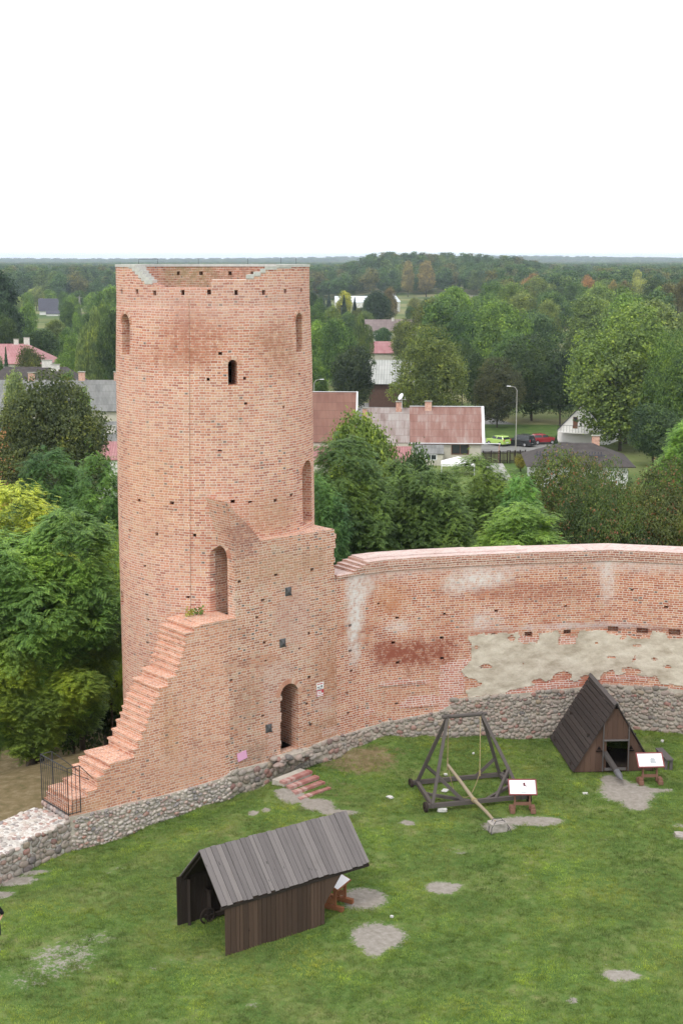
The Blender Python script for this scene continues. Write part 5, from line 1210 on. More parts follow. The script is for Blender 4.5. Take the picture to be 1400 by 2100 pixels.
def trunk_mesh(name, h, r, seed, w=4, low=.25):
    rs = random.Random(seed); m = MB(); m.tube([(0, 0, -.6), (rs.uniform(-.1, .1), rs.uniform(-.1, .1), h*low), (rs.uniform(-.25, .25), rs.uniform(-.25, .25), h*.55), (0, 0, h*.85)], [r*1.25, r, r*.6, r*.12], 8)
    for i in range(7):
        z = h*rs.uniform(low*.9, .7); a = rs.uniform(0, 6.28); L = w*rs.uniform(.28, .42); p = Vector((0, 0, z)); q = p+Vector((math.cos(a)*L*.5, math.sin(a)*L*.5, L*.35)); e = p+Vector((math.cos(a)*L, math.sin(a)*L, L*.75)); m.tube([p, q, e], [r*.45, r*.3, r*.08], 5)
    me_o = m.build(name, M_bark, smooth=True); me = me_o.data; bpy.data.objects.remove(me_o); return me
TRK = [trunk_mesh('trunk', 10, .22, s, 8) for s in (1, 2)]
K = {}     # prototypes: mesh, nominal width, nominal height
K['b1'] = (crown('crown', 10, 12, 28000, .34, 11, nl=40), 10, 12)
K['b2'] = (crown('crown', 10, 12, 28000, .32, 23, nl=48), 10, 12)
K['b3'] = (crown('crown', 8, 14, 28000, .32, 37, 'tall', nl=44), 8, 14)
K['big'] = (crown('crown', 15, 18, 90000, .32, 51, nl=95, low=.08), 15, 18)
K['lin'] = (crown('crown', 11, 14, 110000, .20, 52, nl=70, low=.05), 11, 14)
K['mapk'] = (crown('crown', 13, 15, 150000, .19, 53, nl=80, low=.1, mat=M_leafk), 13, 15)
K['cone'] = (spruce('crown', 5, 12, 9000, 5), 3.4, 12)
K['wil'] = (willow('crown', 9, 15, 4200, 6), 9, 15)
K['rob1'] = (robinia('crown', 9.5, 13, 2900, 7, low=.34), 8, 13)
K['rob2'] = (robinia('crown', 9.5, 13, 2900, 17, low=.34), 8, 13)
K['robn'] = (robinia('crown', 8.5, 11.5, 3300, 27, low=.0, nf=17), 8.5, 11.5)
K['bush'] = (crown('crown', 4, 3.4, 14000, .13, 71, nl=18, low=.0), 4, 3.4)
for k__ in K:
    me_, w_0, h_0 = K[k__]; co = np.zeros(len(me_.vertices)*3, np.float32); me_.vertices.foreach_get('co', co); co = co.reshape(-1, 3)
    K[k__] = (me_, 2*float(np.percentile(np.hypot(co[:, 0], co[:, 1]), 96.5 if k__ not in ('cone',) else 99)), float(np.percentile(co[:, 2], 99.6)))
DK, MD, LT, YL, OL, BRN, BLU, PAL = (.040, .070, .028), (.066, .122, .040), (.112, .19, .052), (.27, .32, .05), (.085, .105, .040), (.21, .135, .075), (.055, .10, .068), (.16, .21, .095)
ntree = [0]
def tree(px, ytop, Y, wpx, kind, col, label, group=None, cat='tree', x=None, hmin=None, base=None, noleaf=False):
    z1 = CZ - Y*math.tan(PITCH+math.atan((ytop-CY)/F)); X = X_of(px, Y, z1-4); g = gh(X, Y) if base is None else base
    H = max(z1-g, hmin or 2.0); me, w0, h0 = K[kind]; wd = wpx/F*(Y*CP+(CZ-g)*SP); ntree[0] += 1; r = random.Random(ntree[0]*7+3)
    e = empty('shrub' if kind == 'bush' else 'tree', (X, Y, g), r.uniform(0, 6.28), label, cat, group)
    f = wd/w0; c = bpy.data.objects.new('crown', me); COL.objects.link(c); c.parent = e; c.scale = (f, f*r.uniform(.9, 1.1), H/h0); j = r.uniform(.88, 1.12); c.color = (col[0]*j, col[1]*j, col[2]*j, 1)
    t = bpy.data.objects.new('trunk', TRK[ntree[0] % 2]); COL.objects.link(t); t.parent = e; t.scale = (f*.9, f*.9, H/10*.9)
    return e
ZONES = [(900, 'above the big olive tree'), (980, 'above the cream house gable'), (1060, 'above the street lamp'), (1120, 'above the black off-roader'), (1180, 'above the white gabled house'), (1250, 'above the dark hipped roof'), (1330, 'above the block wall corner'), (1500, 'at the right edge')]
USED = {}
def wood_label(px, yt, cc, kd, what):
    lum = cc[1]; zone = next(z for x, z in ZONES if px < x); t = 'dark' if lum < .085 else 'mid green' if lum < .125 else 'light green'; hgt = 'near horizon' if yt < 575 else 'high up' if yt < 600 else 'halfway up' if yt < 625 else 'low down'
    s = f"{t} {'tall' if kd == 'b3' else 'round' if kd == 'b2' else 'spreading'} {what}, {hgt}, {zone}"; k_ = USED.get(s, 0); USED[s] = k_+1
    return s+('' if k_ == 0 else [', second one', ', rear one', ', small one'][min(k_-1, 2)])
G1 = 'trees just outside the castle wall'
# --- big locust trees left of the tower
tree(70, 1060, 59, 360, 'robn', (.112, .205, .058), 'large feathery green tree filling the left edge beside the tower', G1, base=-1.0)
tree(45, 1010, 66, 330, 'rob1', (.27, .32, .055), 'feathery tree with yellow top rising behind the large green one at left', G1)
tree(205, 945, 74, 190, 'rob2', (.085, .17, .055), 'feathery mid green tree touching the left side of the tower', G1)
tree(100, 930, 82, 240, 'rob1', (.06, .125, .045), 'darker feathery tree below the big dark round crown at left', G1)
tree(-20, 1180, 57.5, 260, 'robn', (.10, .165, .052), 'low feathery tree cut by the left edge above the brown ground', G1, base=-1.0)
tree(165, 1200, 60.5, 220, 'robn', (.10, .165, .05), 'low feathery tree between the large left tree and the tower foot', G1, base=-1.2)
tree(222, 1085, 70, 120, 'rob2', (.16, .24, .04), 'yellowish feathery tree close against the tower shaft', G1)
tree(70, 1330, 57.4, 250, 'robn', (.13, .19, .045), 'lowest feathery tree overhanging the bare brown earth', G1, base=-1.0)
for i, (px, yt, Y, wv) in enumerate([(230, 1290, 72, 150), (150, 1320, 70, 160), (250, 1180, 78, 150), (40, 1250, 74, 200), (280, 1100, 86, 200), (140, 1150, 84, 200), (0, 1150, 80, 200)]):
    tree(px, yt, Y, wv, 'b2', (.028, .052, .022), 'tree with shade put into its dark leaves ' + ['against the tower foot', 'left of the tower foot', 'halfway up the tower', 'lowest at the left', 'hidden partly by the tower', 'behind the yellow top', 'at the left edge'][i], 'dark trees behind the feathery ones')  # near-black leaf colour paints the shaded gaps behind the feathery trees
# --- belt behind the curtain wall
tree(710, 905, 77, 275, 'rob1', (.088, .15, .052), 'tall feathery green tree just right of the tower behind the wall', G1)
tree(655, 990, 72, 174, 'rob2', (.062, .135, .05), 'feathery tree half hidden by the right side of the tower', G1)
tree(742, 848, 118, 150, 'b2', (.125, .185, .045), 'light green rounded tree in front of the red roof beside the tower', G1)
tree(815, 955, 80, 217, 'rob2', (.085, .14, .050), 'feathery green tree below the cream house, second from the tower', G1)
tree(845, 925, 92, 130, 'b1', (.060, .105, .045), 'dark small leaved tree in front of the lean-to of the cream house', G1)
tree(895, 970, 79, 232, 'rob1', (.10, .165, .052), 'feathery green tree in the middle of the belt behind the wall', G1)
tree(975, 945, 84, 261, 'rob2', (.12, .19, .055), 'feathery bright green tree in front of the white awning', G1)
tree(1045, 1040, 71, 300, 'rob1', (.12, .205, .045), 'small lime green feathery tree behind the middle of the wall', G1)
tree(1060, 985, 82, 174, 'rob2', (.085, .18, .055), 'feathery tree between the lime one and the reddish leafed trees', G1)
tree(1140, 925, 90, 220, 'mapk', (.064, .094, .034), 'broad tree with red seed clusters below the dark roofed house', G1)
tree(1195, 938, 97, 190, 'mapk', (.075, .095, .036), 'tree with red seed clusters just under the hipped roof, behind the middle one', G1)
tree(1235, 955, 84, 200, 'mapk', (.058, .092, .036), 'tree with red seed clusters, middle of the three at right', G1)
tree(1350, 955, 87, 230, 'mapk', (.092, .118, .042), 'tree with red seed clusters nearest the right edge of the photo', G1)
tree(1400, 868, 112, 188, 'rob1', (.15, .27, .06), 'light green feathery tree at the right edge above the wall', G1)
for i, (px, yt, Y, wv, cc) in enumerate([(760, 1040, 84, 190, DK), (850, 1050, 86, 190, DK), (940, 1050, 88, 190, DK), (1020, 1060, 90, 160, DK), (660, 1010, 88, 180, DK), (1110, 1030, 94, 200, OL), (1200, 1030, 94, 200, DK), (1300, 1040, 95, 200, DK), (1400, 1030, 96, 200, DK), (1290, 1000, 104, 160, OL),
    (700, 1010, 98, 200, MD), (800, 1020, 100, 200, MD), (900, 1020, 102, 200, MD), (1000, 1010, 104, 200, MD), (1180, 1000, 108, 200, MD), (1390, 990, 110, 200, MD)]):
    tree(px, yt, Y, wv, 'b1' if i % 2 else 'b2', cc, 'dark leafy tree low in the belt behind the wall, ' + ['third gap from tower', 'in front of the cream house', 'below the white awning', 'below the board fence', 'beside the tower', 'below the fence end', 'below the hipped roof', 'between the red-keyed trees', 'at right edge', 'under the block wall', 'under the pink annex', 'under the lean-to', 'under the patched roof', 'under the car park', 'under the red chimney', 'rear right edge'][i], 'filling trees of the belt behind the wall')
G2 = 'trees among the houses'
# --- left middle distance
tree(105, 768, 128, 250, 'lin', (.064, .086, .036), 'huge dark olive dome shaped tree left of the tower', G2)
tree(35, 765, 165, 62, 'b3', PAL, 'slim pale birch in front of the grey corrugated roof', G2)
tree(172, 800, 160, 50, 'b1', LT, 'small bright green tree between the dark dome and the corrugated roof', G2)
tree(190, 640, 268, 66, 'wil', (.13, .18, .075), 'weeping willow with pale hanging strands left of the tower', G2)
tree(222, 628, 285, 80, 'wil', (.085, .135, .055), 'darker weeping willow touching the left side of the tower', G2)
tree(228, 640, 262, 60, 'b2', DK, 'dark tree at the foot of the willows', G2)
tree(4, 562, 330, 90, 'b3', (.022, .045, .03), 'very dark tall tree on the left edge near the horizon', G2)
tree(-14, 600, 320, 80, 'b2', (.028, .055, .03), 'dark tree below the very dark one at the left edge', G2)
tree(15, 650, 300, 60, 'b1', DK, 'dark tree above the pink roof at the left edge', G2)
tree(86, 676, 330, 90, 'b2', (.045, .082, .036), 'round dark green tree behind the pink roofed house', G2)
tree(48, 648, 370, 60, 'b1', MD, 'green tree left of the round dark one, above the pink roof', G2)
tree(58, 622, 430, 46, 'b2', LT, 'light green tree in front of the far white gabled house', G2)
tree(112, 656, 400, 50, 'b1', (.11, .15, .05), 'yellowish bush below the far white gabled house', G2)
tree(140, 672, 370, 46, 'b2', MD, 'green bush by the small white gable', G2)
tree(150, 684, 300, 42, 'b3', LT, 'bright narrow tree left of the willow', G2)
tree(130, 728, 235, 48, 'b1', LT, 'light green bush above the dark long roof', G2)
tree(65, 712, 240, 66, 'b2', OL, 'olive tree in front of the pink roofed house', G2)
tree(14, 714, 240, 34, 'cone', (.045, .085, .055), 'small spruce in front of the pink roof at the left edge', G2)
tree(0, 735, 236, 34, 'b1', MD, 'green bush below the small spruce at the left edge', G2)
tree(140, 765, 205, 54, 'b1', (.06, .12, .035), 'green bush growing over the dark long roof', G2)
tree(100, 700, 360, 50, 'b1', MD, 'green tree between the round dark tree and the willow', G2)
tree(225, 588, 480, 62, 'b1', (.10, .165, .055), 'bright green round tree near the horizon, left of the tower', G2)
tree(205, 600, 430, 44, 'b2', MD, 'green tree in front of the bright round one near the horizon', G2)
tree(185, 640, 420, 40, 'b1', MD, 'green tree right of the power pole', G2)
for i, (px, yt, Y, wv, cc) in enumerate([(75, 588, 760, 40, (.15, .19, .08)), (100, 594, 780, 34, LT), (134, 600, 640, 30, MD), (150, 606, 600, 36, LT), (55, 600, 640, 34, LT), (32, 606, 600, 34, PAL), (188, 600, 640, 36, LT), (120, 590, 820, 40, (.045, .09, .05)), (160, 596, 720, 40, MD), (235, 600, 560, 40, LT), (20, 620, 520, 40, MD), (10, 640, 440, 46, MD), (38, 632, 500, 36, MD), (140, 618, 520, 36, MD), (160, 640, 480, 24, LT), (205, 622, 520, 36, LT)]):
    tree(px, yt, Y, wv, 'b1' if i % 2 else 'b2', cc, ['yellowish tree leftmost but four of the far orchard, above the slate roof', 'light green tree right above the slate roofed house', 'mid green tree at the right end of the slate roof', 'light green tree beside the power pole, to its left', 'light green tree left of the slate roofed house', 'pale tree nearest the very dark left tree in the orchard', 'light green tree right of the white block', 'dark bluish tree farthest back in the orchard', 'mid green far tree behind the power pole', 'light green tree touching the tower in the orchard row', 'mid green tree above the tiny pale shed', 'mid green tree beside the very dark left edge tree', 'small mid green tree below the tiny pale shed', 'mid green bush right of the slate roofed house front', 'small light bush below the power pole', 'light green bush below the white block'][i], 'orchard trees left of the tower')
# --- right middle distance
tree(650, 740, 240, 50, 'b1', (.085, .15, .045), 'green tree above the brown roof right of the tower', G2)
tree(652, 660, 280, 56, 'b3', LT, 'light green tree top touching the right side of the tower', G2)
tree(692, 655, 275, 74, 'b2', (.070, .13, .048), 'mid green tree left of the dark one above the brown roof', G2)
tree(738, 652, 330, 52, 'wil', (.105, .155, .06), 'pale green drooping tree left of the brown long roof', G2)
tree(724, 710, 238, 88, 'b2', (.034, .052, .030), 'dark tree between the brown roof and the grey metal roof', G2)
tree(646, 626, 420, 44, 'b1', MD, 'green tree beside the tower near the far gardens', G2)
tree(680, 628, 440, 40, 'b1', (.11, .16, .055), 'yellowish tree below the long white roof', G2)
tree(706, 598, 640, 38, 'b1', (.26, .28, .05), 'yellow round shrub before the long white roof', G2)
tree(660, 594, 650, 30, 'cone', (.065, .10, .085), 'bluish spruce left of the yellow shrub', G2)
tree(674, 600, 640, 24, 'cone', (.06, .10, .085), 'smaller bluish spruce beside the other one', G2)
tree(705, 606, 565, 26, 'cone', (.03, .055, .04), 'dark spruce in front of the yellow shrub', G2)
tree(727, 610, 560, 24, 'cone', (.03, .055, .04), 'dark spruce right of the yellow shrub', G2)
tree(775, 598, 530, 56, 'b2', (.03, .058, .034), 'big dark tree left of the white gable house', G2)
tree(800, 590, 600, 34, 'b1', (.13, .11, .055), 'brownish tree behind the white gable house', G2)
tree(757, 610, 540, 36, 'b1', DK, 'dark tree beside the big dark one near the long white roof', G2)
tree(750, 638, 500, 40, 'b1', (.085, .125, .05), 'green hedge tree above the brown long roof', G2)
tree(850, 610, 640, 36, 'b2', (.13, .15, .065), 'olive bush behind the small yellow house', G2)
tree(858, 640, 520, 34, 'b1', (.15, .20, .05), 'bright bush in front of the small yellow house', G2)
tree(786, 672, 405, 42, 'b2', (.05, .10, .05), 'green tree hiding part of the brown long roof', G2)
tree(765, 740, 262, 26, 'b1', DK, 'dark shrub left of the green parasol', G2)
tree(832, 656, 340, 66, 'b1', (.105, .135, .05), 'yellowish olive tree above the grey metal roof', G2)
tree(882, 668, 218, 160, 'big', (.088, .118, .040), 'large olive tree behind the long red roofed house', G2)
tree(910, 626, 360, 84, 'b2', (.035, .072, .034), 'dark green tree above the large olive tree', G2)
tree(958, 638, 330, 80, 'b1', (.055, .11, .04), 'green tree right of the dark one above the car park', G2)
tree(948, 700, 262, 60, 'b2', DK, 'dark tree right of the large olive tree', G2)
tree(1020, 735, 226, 105, 'big', (.050, .058, .032), 'dark brownish tree left of the street lamp', G2)
tree(975, 725, 244, 70, 'b2', DK, 'dark tree above the cream house gable end', G2)
tree(1092, 690, 236, 175, 'big', (.040, .068, .032), 'big dark tree above the black and red cars', G2)
tree(1150, 720, 228, 84, 'b2', (.030, .052, .028), 'dark tree above the red car', G2)
tree(1190, 676, 256, 110, 'big', (.042, .066, .032), 'dark tree between the car park and the bright tall one', G2)
tree(1290, 628, 206, 240, 'big', (.105, .16, .048), 'very large green tree above the dark hipped roof', G2)
tree(1274, 728, 198, 178, 'b1', (.095, .14, .042), 'green crown leaning over the white gabled house', G2)
tree(1385, 680, 192, 150, 'big', (.080, .14, .042), 'large green tree on the right edge beside the very large one', G2)
tree(1340, 830, 182, 110, 'b2', (.040, .072, .034), 'dark tree right of the dark hipped roof', G2)
tree(1390, 860, 178, 90, 'b1', (.048, .082, .036), 'dark tree on the right edge below the large green one', G2)
tree(1138, 892, 200, 16, 'cone', (.04, .085, .04), 'small dark cypress right of the red car', G2)
tree(1066, 932, 178, 26, 'bush', (.19, .18, .045), 'yellowing bush at the end of the dark fence', G2, 'shrub')
tree(1073, 600, 440, 80, 'b1', (.13, .17, .065), 'pale yellow green tree in the wood above the car park', G2)
tree(1030, 586, 520, 60, 'b2', (.09, .13, .06), 'grey green tree at the left of the wood near the horizon', G2)
tree(1090, 562, 640, 48, 'b2', (.19, .125, .08), 'rusty brown tree in the wood, leftmost of the brown ones', G2)
tree(1205, 566, 620, 36, 'b1', (.22, .13, .07), 'rusty brown tree in the wood, middle of the brown ones', G2)
tree(1280, 577, 560, 32, 'b2', (.17, .115, .075), 'greyish brown tree in the wood, right of the rusty ones', G2)
tree(1255, 576, 580, 28, 'b1', (.20, .17, .08), 'tan tree between the two brown ones in the wood', G2)
tree(1310, 560, 600, 58, 'wil', (.19, .22, .10), 'pale willow near the horizon at the right', G2)
tree(1348, 562, 640, 40, 'b1', (.05, .095, .07), 'bluish round tree right of the pale willow', G2)
tree(1240, 617, 420, 74, 'b1', (.16, .21, .055), 'round yellow green tree in the middle of the wood', G2)
tree(1366, 584, 440, 64, 'b3', (.085, .085, .04), 'dark brownish tall tree near the right edge of the wood', G2)
tree(1180, 578, 560, 56, 'b2', (.06, .11, .045), 'green dome tree between the rusty brown ones', G2)
tree(1122, 600, 480, 60, 'b2', (.055, .10, .05), 'deep green tree right of the pale yellow green one', G2)
tree(1398, 572, 420, 40, 'b3', (.09, .09, .045), 'brownish tall tree cut by the right edge', G2)
tree(836, 536, 940, 26, 'b3', (.20, .18, .10), 'tan tall tree on the wooded hill, left of the pair', G2, hmin=18)
tree(874, 536, 940, 36, 'b3', (.20, .17, .09), 'tan tall tree on the wooded hill, right of the pair', G2, hmin=18)
rr = random.Random(77); fill = []
for i in range(64):
    Y = 250+(i/64)**1.2*450; px = rr.uniform(880, 1420) if Y < 500 else rr.uniform(1000, 1420)
    z = TOWN+rr.uniform(14, 20); yt = CY+F*math.tan(math.atan((CZ-z)/Y)-PITCH); cc = rr.choice([MD, LT, DK, (.09, .145, .05), (.11, .165, .055), OL, (.065, .115, .055), (.13, .175, .065)])
    if px < 1000 and Y < 320: continue
    if Y < 300 and (px < 1180): continue
    kd = rr.choice(['b1', 'b2', 'b3']); tree(px, yt, Y, rr.uniform(9, 13)*F/Y, kd, cc, wood_label(px, yt, cc, kd, 'tree in the wood'), 'crowded trees of the wood at right')
for i, (px, yt, Y, wv, cc) in enumerate([(880, 612, 620, 40, DK), (900, 640, 440, 50, MD), (935, 612, 560, 40, MD), (980, 606, 560, 44, LT), (640, 600, 560, 40, DK), (655, 612, 520, 30, MD), (960, 618, 480, 60, MD), (1005, 640, 380, 70, LT), (1040, 640, 350, 80, MD), (1010, 600, 480, 60, MD), (870, 625, 560, 30, OL), (1050, 680, 290, 90, MD), (735, 632, 540, 30, OL), (715, 640, 480, 40, MD), (840, 628, 600, 20, MD), (700, 690, 300, 60, MD), (660, 700, 300, 60, MD), (755, 690, 380, 30, DK)]):
    tree(px, yt, Y, wv, 'b1' if i % 2 else 'b2', cc, ['dark bush at the edge of the open field by the hill', 'mid green tree right of the large olive crown top', 'mid green tree at the foot of the hill, in the field', 'light green tree right of the field tree by the hill', 'dark tree far back touching the tower', 'mid green tree beside the bluish spruces', 'mid green tree above the cream gable end, far back', 'light green tree left of the wood, halfway up', 'mid green broad tree left of the wood', 'mid green tree at the wood edge near the field', 'olive bush right of the small yellow house', 'mid green large tree behind the street lamp trees', 'olive bush between spruces and white gable', 'mid green bush above the mauve roof left end', 'small green bush left of the yellow house', 'mid green tree left of the pink checked house', 'mid green tree above the brown roof, beside the tower', 'dark shrub between the pink checked and mauve roofs'][i], 'garden trees right of the tower')

# --- far woodland: one uncountable mass
rs = np.random.RandomState(3); pts = []; tint = []; sc_l = []
cols = np.array([(.038, .080, .030), (.055, .105, .038), (.030, .060, .030), (.085, .13, .045), (.045, .09, .045), (.095, .10, .045), (.05, .10, .04)])
Y = 560.0
while Y < 6500:
    stp = max(7.5, Y*.0105); x = -.31*Y
    while x < .31*Y:
        xx, yy = x+rs.uniform(-.5, .5)*stp, Y+rs.uniform(-.5, .5)*stp; px = CX+xx/yy*F*1.0
        ok = (px < 250 and yy > 930) or (px >= 250 and px < 1000 and yy > 965) or (265 < px < 610 and yy > 560) or (px >= 1000 and yy > 640) or (1000 > px > 870 and yy > 985)
        if px < 250 and 930 < yy < 980 and rs.rand() < .3: ok = False
        if ok: pts.append((xx, yy)); tint.append(cols[rs.randint(len(cols))]*rs.uniform(.8, 1.25)); sc_l.append(rs.uniform(.62, 1.35)*max(1, stp/9.0)**.75)
        x += stp
    Y += stp*1.15
pts = np.array(pts); zz = ground_h(pts[:, 0], pts[:, 1]); print('FOREST', len(pts))
me = bpy.data.meshes.new('far_woodland'); me.vertices.add(len(pts)); me.vertices.foreach_set('co', np.column_stack([pts, zz]).astype(np.float32).ravel()); me.update()
a_ = me.attributes.new('tintv', 'FLOAT_VECTOR', 'POINT'); a_.data.foreach_set('vector', np.array(tint, dtype=np.float32).ravel())
a_ = me.attributes.new('sc', 'FLOAT_VECTOR', 'POINT'); s_ = np.array(sc_l); hs = np.minimum(s_, 1.25); a_.data.foreach_set('vector', np.column_stack([s_, s_, hs]).astype(np.float32).ravel())
a_ = me.attributes.new('rot', 'FLOAT_VECTOR', 'POINT'); a_.data.foreach_set('vector', np.column_stack([np.zeros(len(s_)), np.zeros(len(s_)), rs.rand(len(s_))*6.28]).astype(np.float32).ravel())
a_ = me.attributes.new('pick', 'INT', 'POINT'); a_.data.foreach_set('value', rs.randint(0, 3, len(s_)).astype(np.int32))
fo = bpy.data.objects.new('far_woodland', me); COL.objects.link(fo); tag(fo, 'dark far forest spread along the whole horizon', 'forest', None, 'stuff')
protos = []
for i, (w_, h_, sh) in enumerate(((10, 15, 'round'), (9, 17, 'tall'), (11, 14, 'round'))):
    pm = crown('far_crown', w_, h_, 3600, .62, 90+i, sh, M_leaff, nl=18, low=.1, cl=4); po_ = bpy.data.objects.new('far_crown', pm); protos.append(po_)
def scatter_mod(ob, protos):
    gn = bpy.data.node_groups.new('scatter', 'GeometryNodeTree'); gn.interface.new_socket('Geometry', in_out='INPUT', socket_type='NodeSocketGeometry'); gn.interface.new_socket('Geometry', in_out='OUTPUT', socket_type='NodeSocketGeometry')
    gi, go = gn.nodes.new('NodeGroupInput'), gn.nodes.new('NodeGroupOutput'); jn = gn.nodes.new('GeometryNodeJoinGeometry')
    def na(name, dt):
        x = gn.nodes.new('GeometryNodeInputNamedAttribute'); x.data_type = dt; x.inputs[0].default_value = name; return x.outputs[0]
    st_a = gn.nodes.new('GeometryNodeStoreNamedAttribute'); st_a.data_type = 'FLOAT_COLOR'; st_a.domain = 'INSTANCE'; st_a.inputs['Name'].default_value = 'tint'
    for i, po_ in enumerate(protos):
        oi = gn.nodes.new('GeometryNodeObjectInfo'); oi.inputs[0].default_value = po_; oi.inputs['As Instance'].default_value = True
        cmpn = gn.nodes.new('FunctionNodeCompare'); cmpn.data_type = 'INT'; cmpn.operation = 'EQUAL'; gn.links.new(na('pick', 'INT'), cmpn.inputs[2]); cmpn.inputs[3].default_value = i
        ip = gn.nodes.new('GeometryNodeInstanceOnPoints'); gn.links.new(gi.outputs[0], ip.inputs['Points']); gn.links.new(cmpn.outputs[0], ip.inputs['Selection']); gn.links.new(oi.outputs['Geometry'], ip.inputs['Instance'])
        gn.links.new(na('rot', 'FLOAT_VECTOR'), ip.inputs['Rotation']); gn.links.new(na('sc', 'FLOAT_VECTOR'), ip.inputs['Scale']); gn.links.new(ip.outputs[0], jn.inputs[0])
    gn.links.new(jn.outputs[0], st_a.inputs['Geometry']); gn.links.new(na('tintv', 'FLOAT_VECTOR'), st_a.inputs['Value']); gn.links.new(st_a.outputs[0], go.inputs[0])
    md = ob.modifiers.new('scatter', 'NODES'); md.node_group = gn
scatter_mod(fo, protos)
# ------------------------------------------------------------------ grass tufts on the lawn (uncountable)
rs = np.random.RandomState(8); n_g = 90000
gxp = rs.uniform(-13.5, 17, n_g); gyp = rs.uniform(33.2, 59, n_g); frm = np.abs(gxp/(gyp*1.02)) < .27; gxp, gyp = gxp[frm], gyp[frm]
sdg = side_dist(gxp, gyp); ok = sdg < -.06; gxp, gyp, sdg = gxp[ok], gyp[ok], sdg[ok]
ix = np.clip(np.searchsorted(gx, gxp)-1, 0, nx-2); iy = np.clip(np.searchsorted(gy, gyp)-1, 0, ny-2)
tx = (gxp-gx[ix])/(gx[ix+1]-gx[ix]); ty = (gyp-gy[iy])/(gy[iy+1]-gy[iy])
gzp = GZ[iy, ix]*(1-tx)*(1-ty)+GZ[iy, ix+1]*tx*(1-ty)+GZ[iy+1, ix]*(1-tx)*ty+GZ[iy+1, ix+1]*tx*ty; sv = sand[iy, ix]; dv = dirt[iy, ix]
nz1 = npnoise(gxp+50, gyp, .45, 2); nz2 = npnoise(gxp+50, gyp, 2.2, 4); ok = (sv+(nz2-.5)*.6 < .42) & (rs.rand(len(gxp)) > dv*.8) & (nz2 > .22)
gxp, gyp, gzp, nz1, nz2, sdg, dv = [q[ok] for q in (gxp, gyp, gzp, nz1, nz2, sdg, dv)]; print('TUFTS', len(gxp))
tm = []; 
for i in range(9):
    a = i*2.4; r_ = .012+.02*(i % 3); hgt = .045+.022*((i*7) % 4)/3; lx, ly = math.cos(a), math.sin(a); p = np.array([lx*r_, ly*r_, -.01]); t_ = p+np.array([lx*.03, ly*.03, hgt]); s_ = np.array([-ly, lx, 0])*.0045
    tm.append([p-s_, p+s_, t_+s_*.3, t_-s_*.3])
M_tuft = leaf_material('grass_blades', inst=True); tuft = bpy.data.objects.new('grass_tuft', to_mesh('grass_tuft', np.array(tm).reshape(-1, 3), M_tuft))
tcol = np.array([.092, .142, .034])[None]*(.45+1.1*nz2[:, None])*rs.uniform(.7, 1.3, (len(gxp), 1)); yl = np.clip((nz1-.42)*3.4, 0, 1)[:, None]; tcol = tcol*(1-yl*.5)+np.array([.145, .165, .060])*yl*.5
me = bpy.data.meshes.new('grass'); me.vertices.add(len(gxp)); me.vertices.foreach_set('co', np.column_stack([gxp, gyp, gzp]).astype(np.float32).ravel()); me.update()
ts = rs.uniform(.6, 1.25, len(gxp))*(1+.9*np.clip(1+sdg/.35, 0, 1)); ts2 = rs.uniform(.8, 1.3, len(gxp))
for nm, ar in (('tintv', tcol), ('sc', np.column_stack([ts2*1.5, ts2*1.5, ts])), ('rot', np.column_stack([rs.randn(len(gxp), 2)*.2, rs.rand(len(gxp))*6.28]))):
    a_ = me.attributes.new(nm, 'FLOAT_VECTOR', 'POINT'); a_.data.foreach_set('vector', ar.astype(np.float32).ravel())
a_ = me.attributes.new('pick', 'INT', 'POINT'); a_.data.foreach_set('value', np.zeros(len(gxp), np.int32))
go_ = bpy.data.objects.new('grass', me); COL.objects.link(go_); tag(go_, 'short tufty grass growing all over the castle lawn', 'grass', None, 'stuff'); scatter_mod(go_, [tuft])
# ================================================================== village
def corr_mat(name, ramp, pitch=.18, rough=.7):
    k = NT(name, rough, .25); U, V, _ = k.sep(k.uvc()); w_ = k.m('SINE', k.m('MULTIPLY', U, 6.283/pitch)); nz = k.noise(k.comb(k.m('MULTIPLY', U, 1.6), k.m('MULTIPLY', V, .35), 0.0), 1.0, 5, .65)
    sheet = k.white(k.comb(k.m('FLOOR', k.m('DIVIDE', U, 1.05)), k.m('FLOOR', k.m('DIVIDE', V, 1.3)), 1.0))
    c = k.ramp(k.m('ADD', k.m('MULTIPLY', nz, .8), k.m('MULTIPLY', sheet, .2)), ramp); c = k.mix(k.m('MULTIPLY', k.m('GREATER_THAN', w_, .2), .30), c, tuple(x*.45 for x in ramp[0][1]))
    c = k.mix(k.m('MULTIPLY', k.ss(k.m('FRACT', k.m('DIVIDE', V, 1.3)), .93, .98), .5), c, tuple(x*.4 for x in ramp[0][1]))
    k.color(c); k.bump(w_, .8, .04); return k.mat
R_red = corr_mat('rusty_red_sheet', [(.3, (.26, .13, .105)), (.5, (.33, .19, .16)), (.7, (.42, .33, .30))])
R_old = corr_mat('bleached_sheet', [(.3, (.24, .17, .15)), (.5, (.38, .32, .30)), (.7, (.46, .43, .41))])
R_brn = corr_mat('brown_sheet', [(.3, (.22, .105, .08)), (.7, (.30, .16, .12))])
R_pink = corr_mat('pink_tile_sheet', [(.3, (.30, .12, .12)), (.7, (.40, .20, .20))], .3)
R_red2 = corr_mat('pink_red_roofing', [(.3, (.36, .15, .16)), (.7, (.46, .25, .25))], .3)
R_grey = corr_mat('grey_asbestos_sheet', [(.3, (.17, .17, .165)), (.7, (.30, .30, .29))])
R_pale = corr_mat('pale_metal_sheet', [(.3, (.32, .33, .31)), (.7, (.46, .46, .44))], .5)
R_dk = plain('dark_roofing_felt', (.066, .057, .055), .85, .15, .25, 1.2)
R_ch = plain('charcoal_tiles', (.075, .075, .095), .8, .2, .2, 2)
R_wt = plain('whitish_roof', (.62, .66, .70), .6, .3, .08)
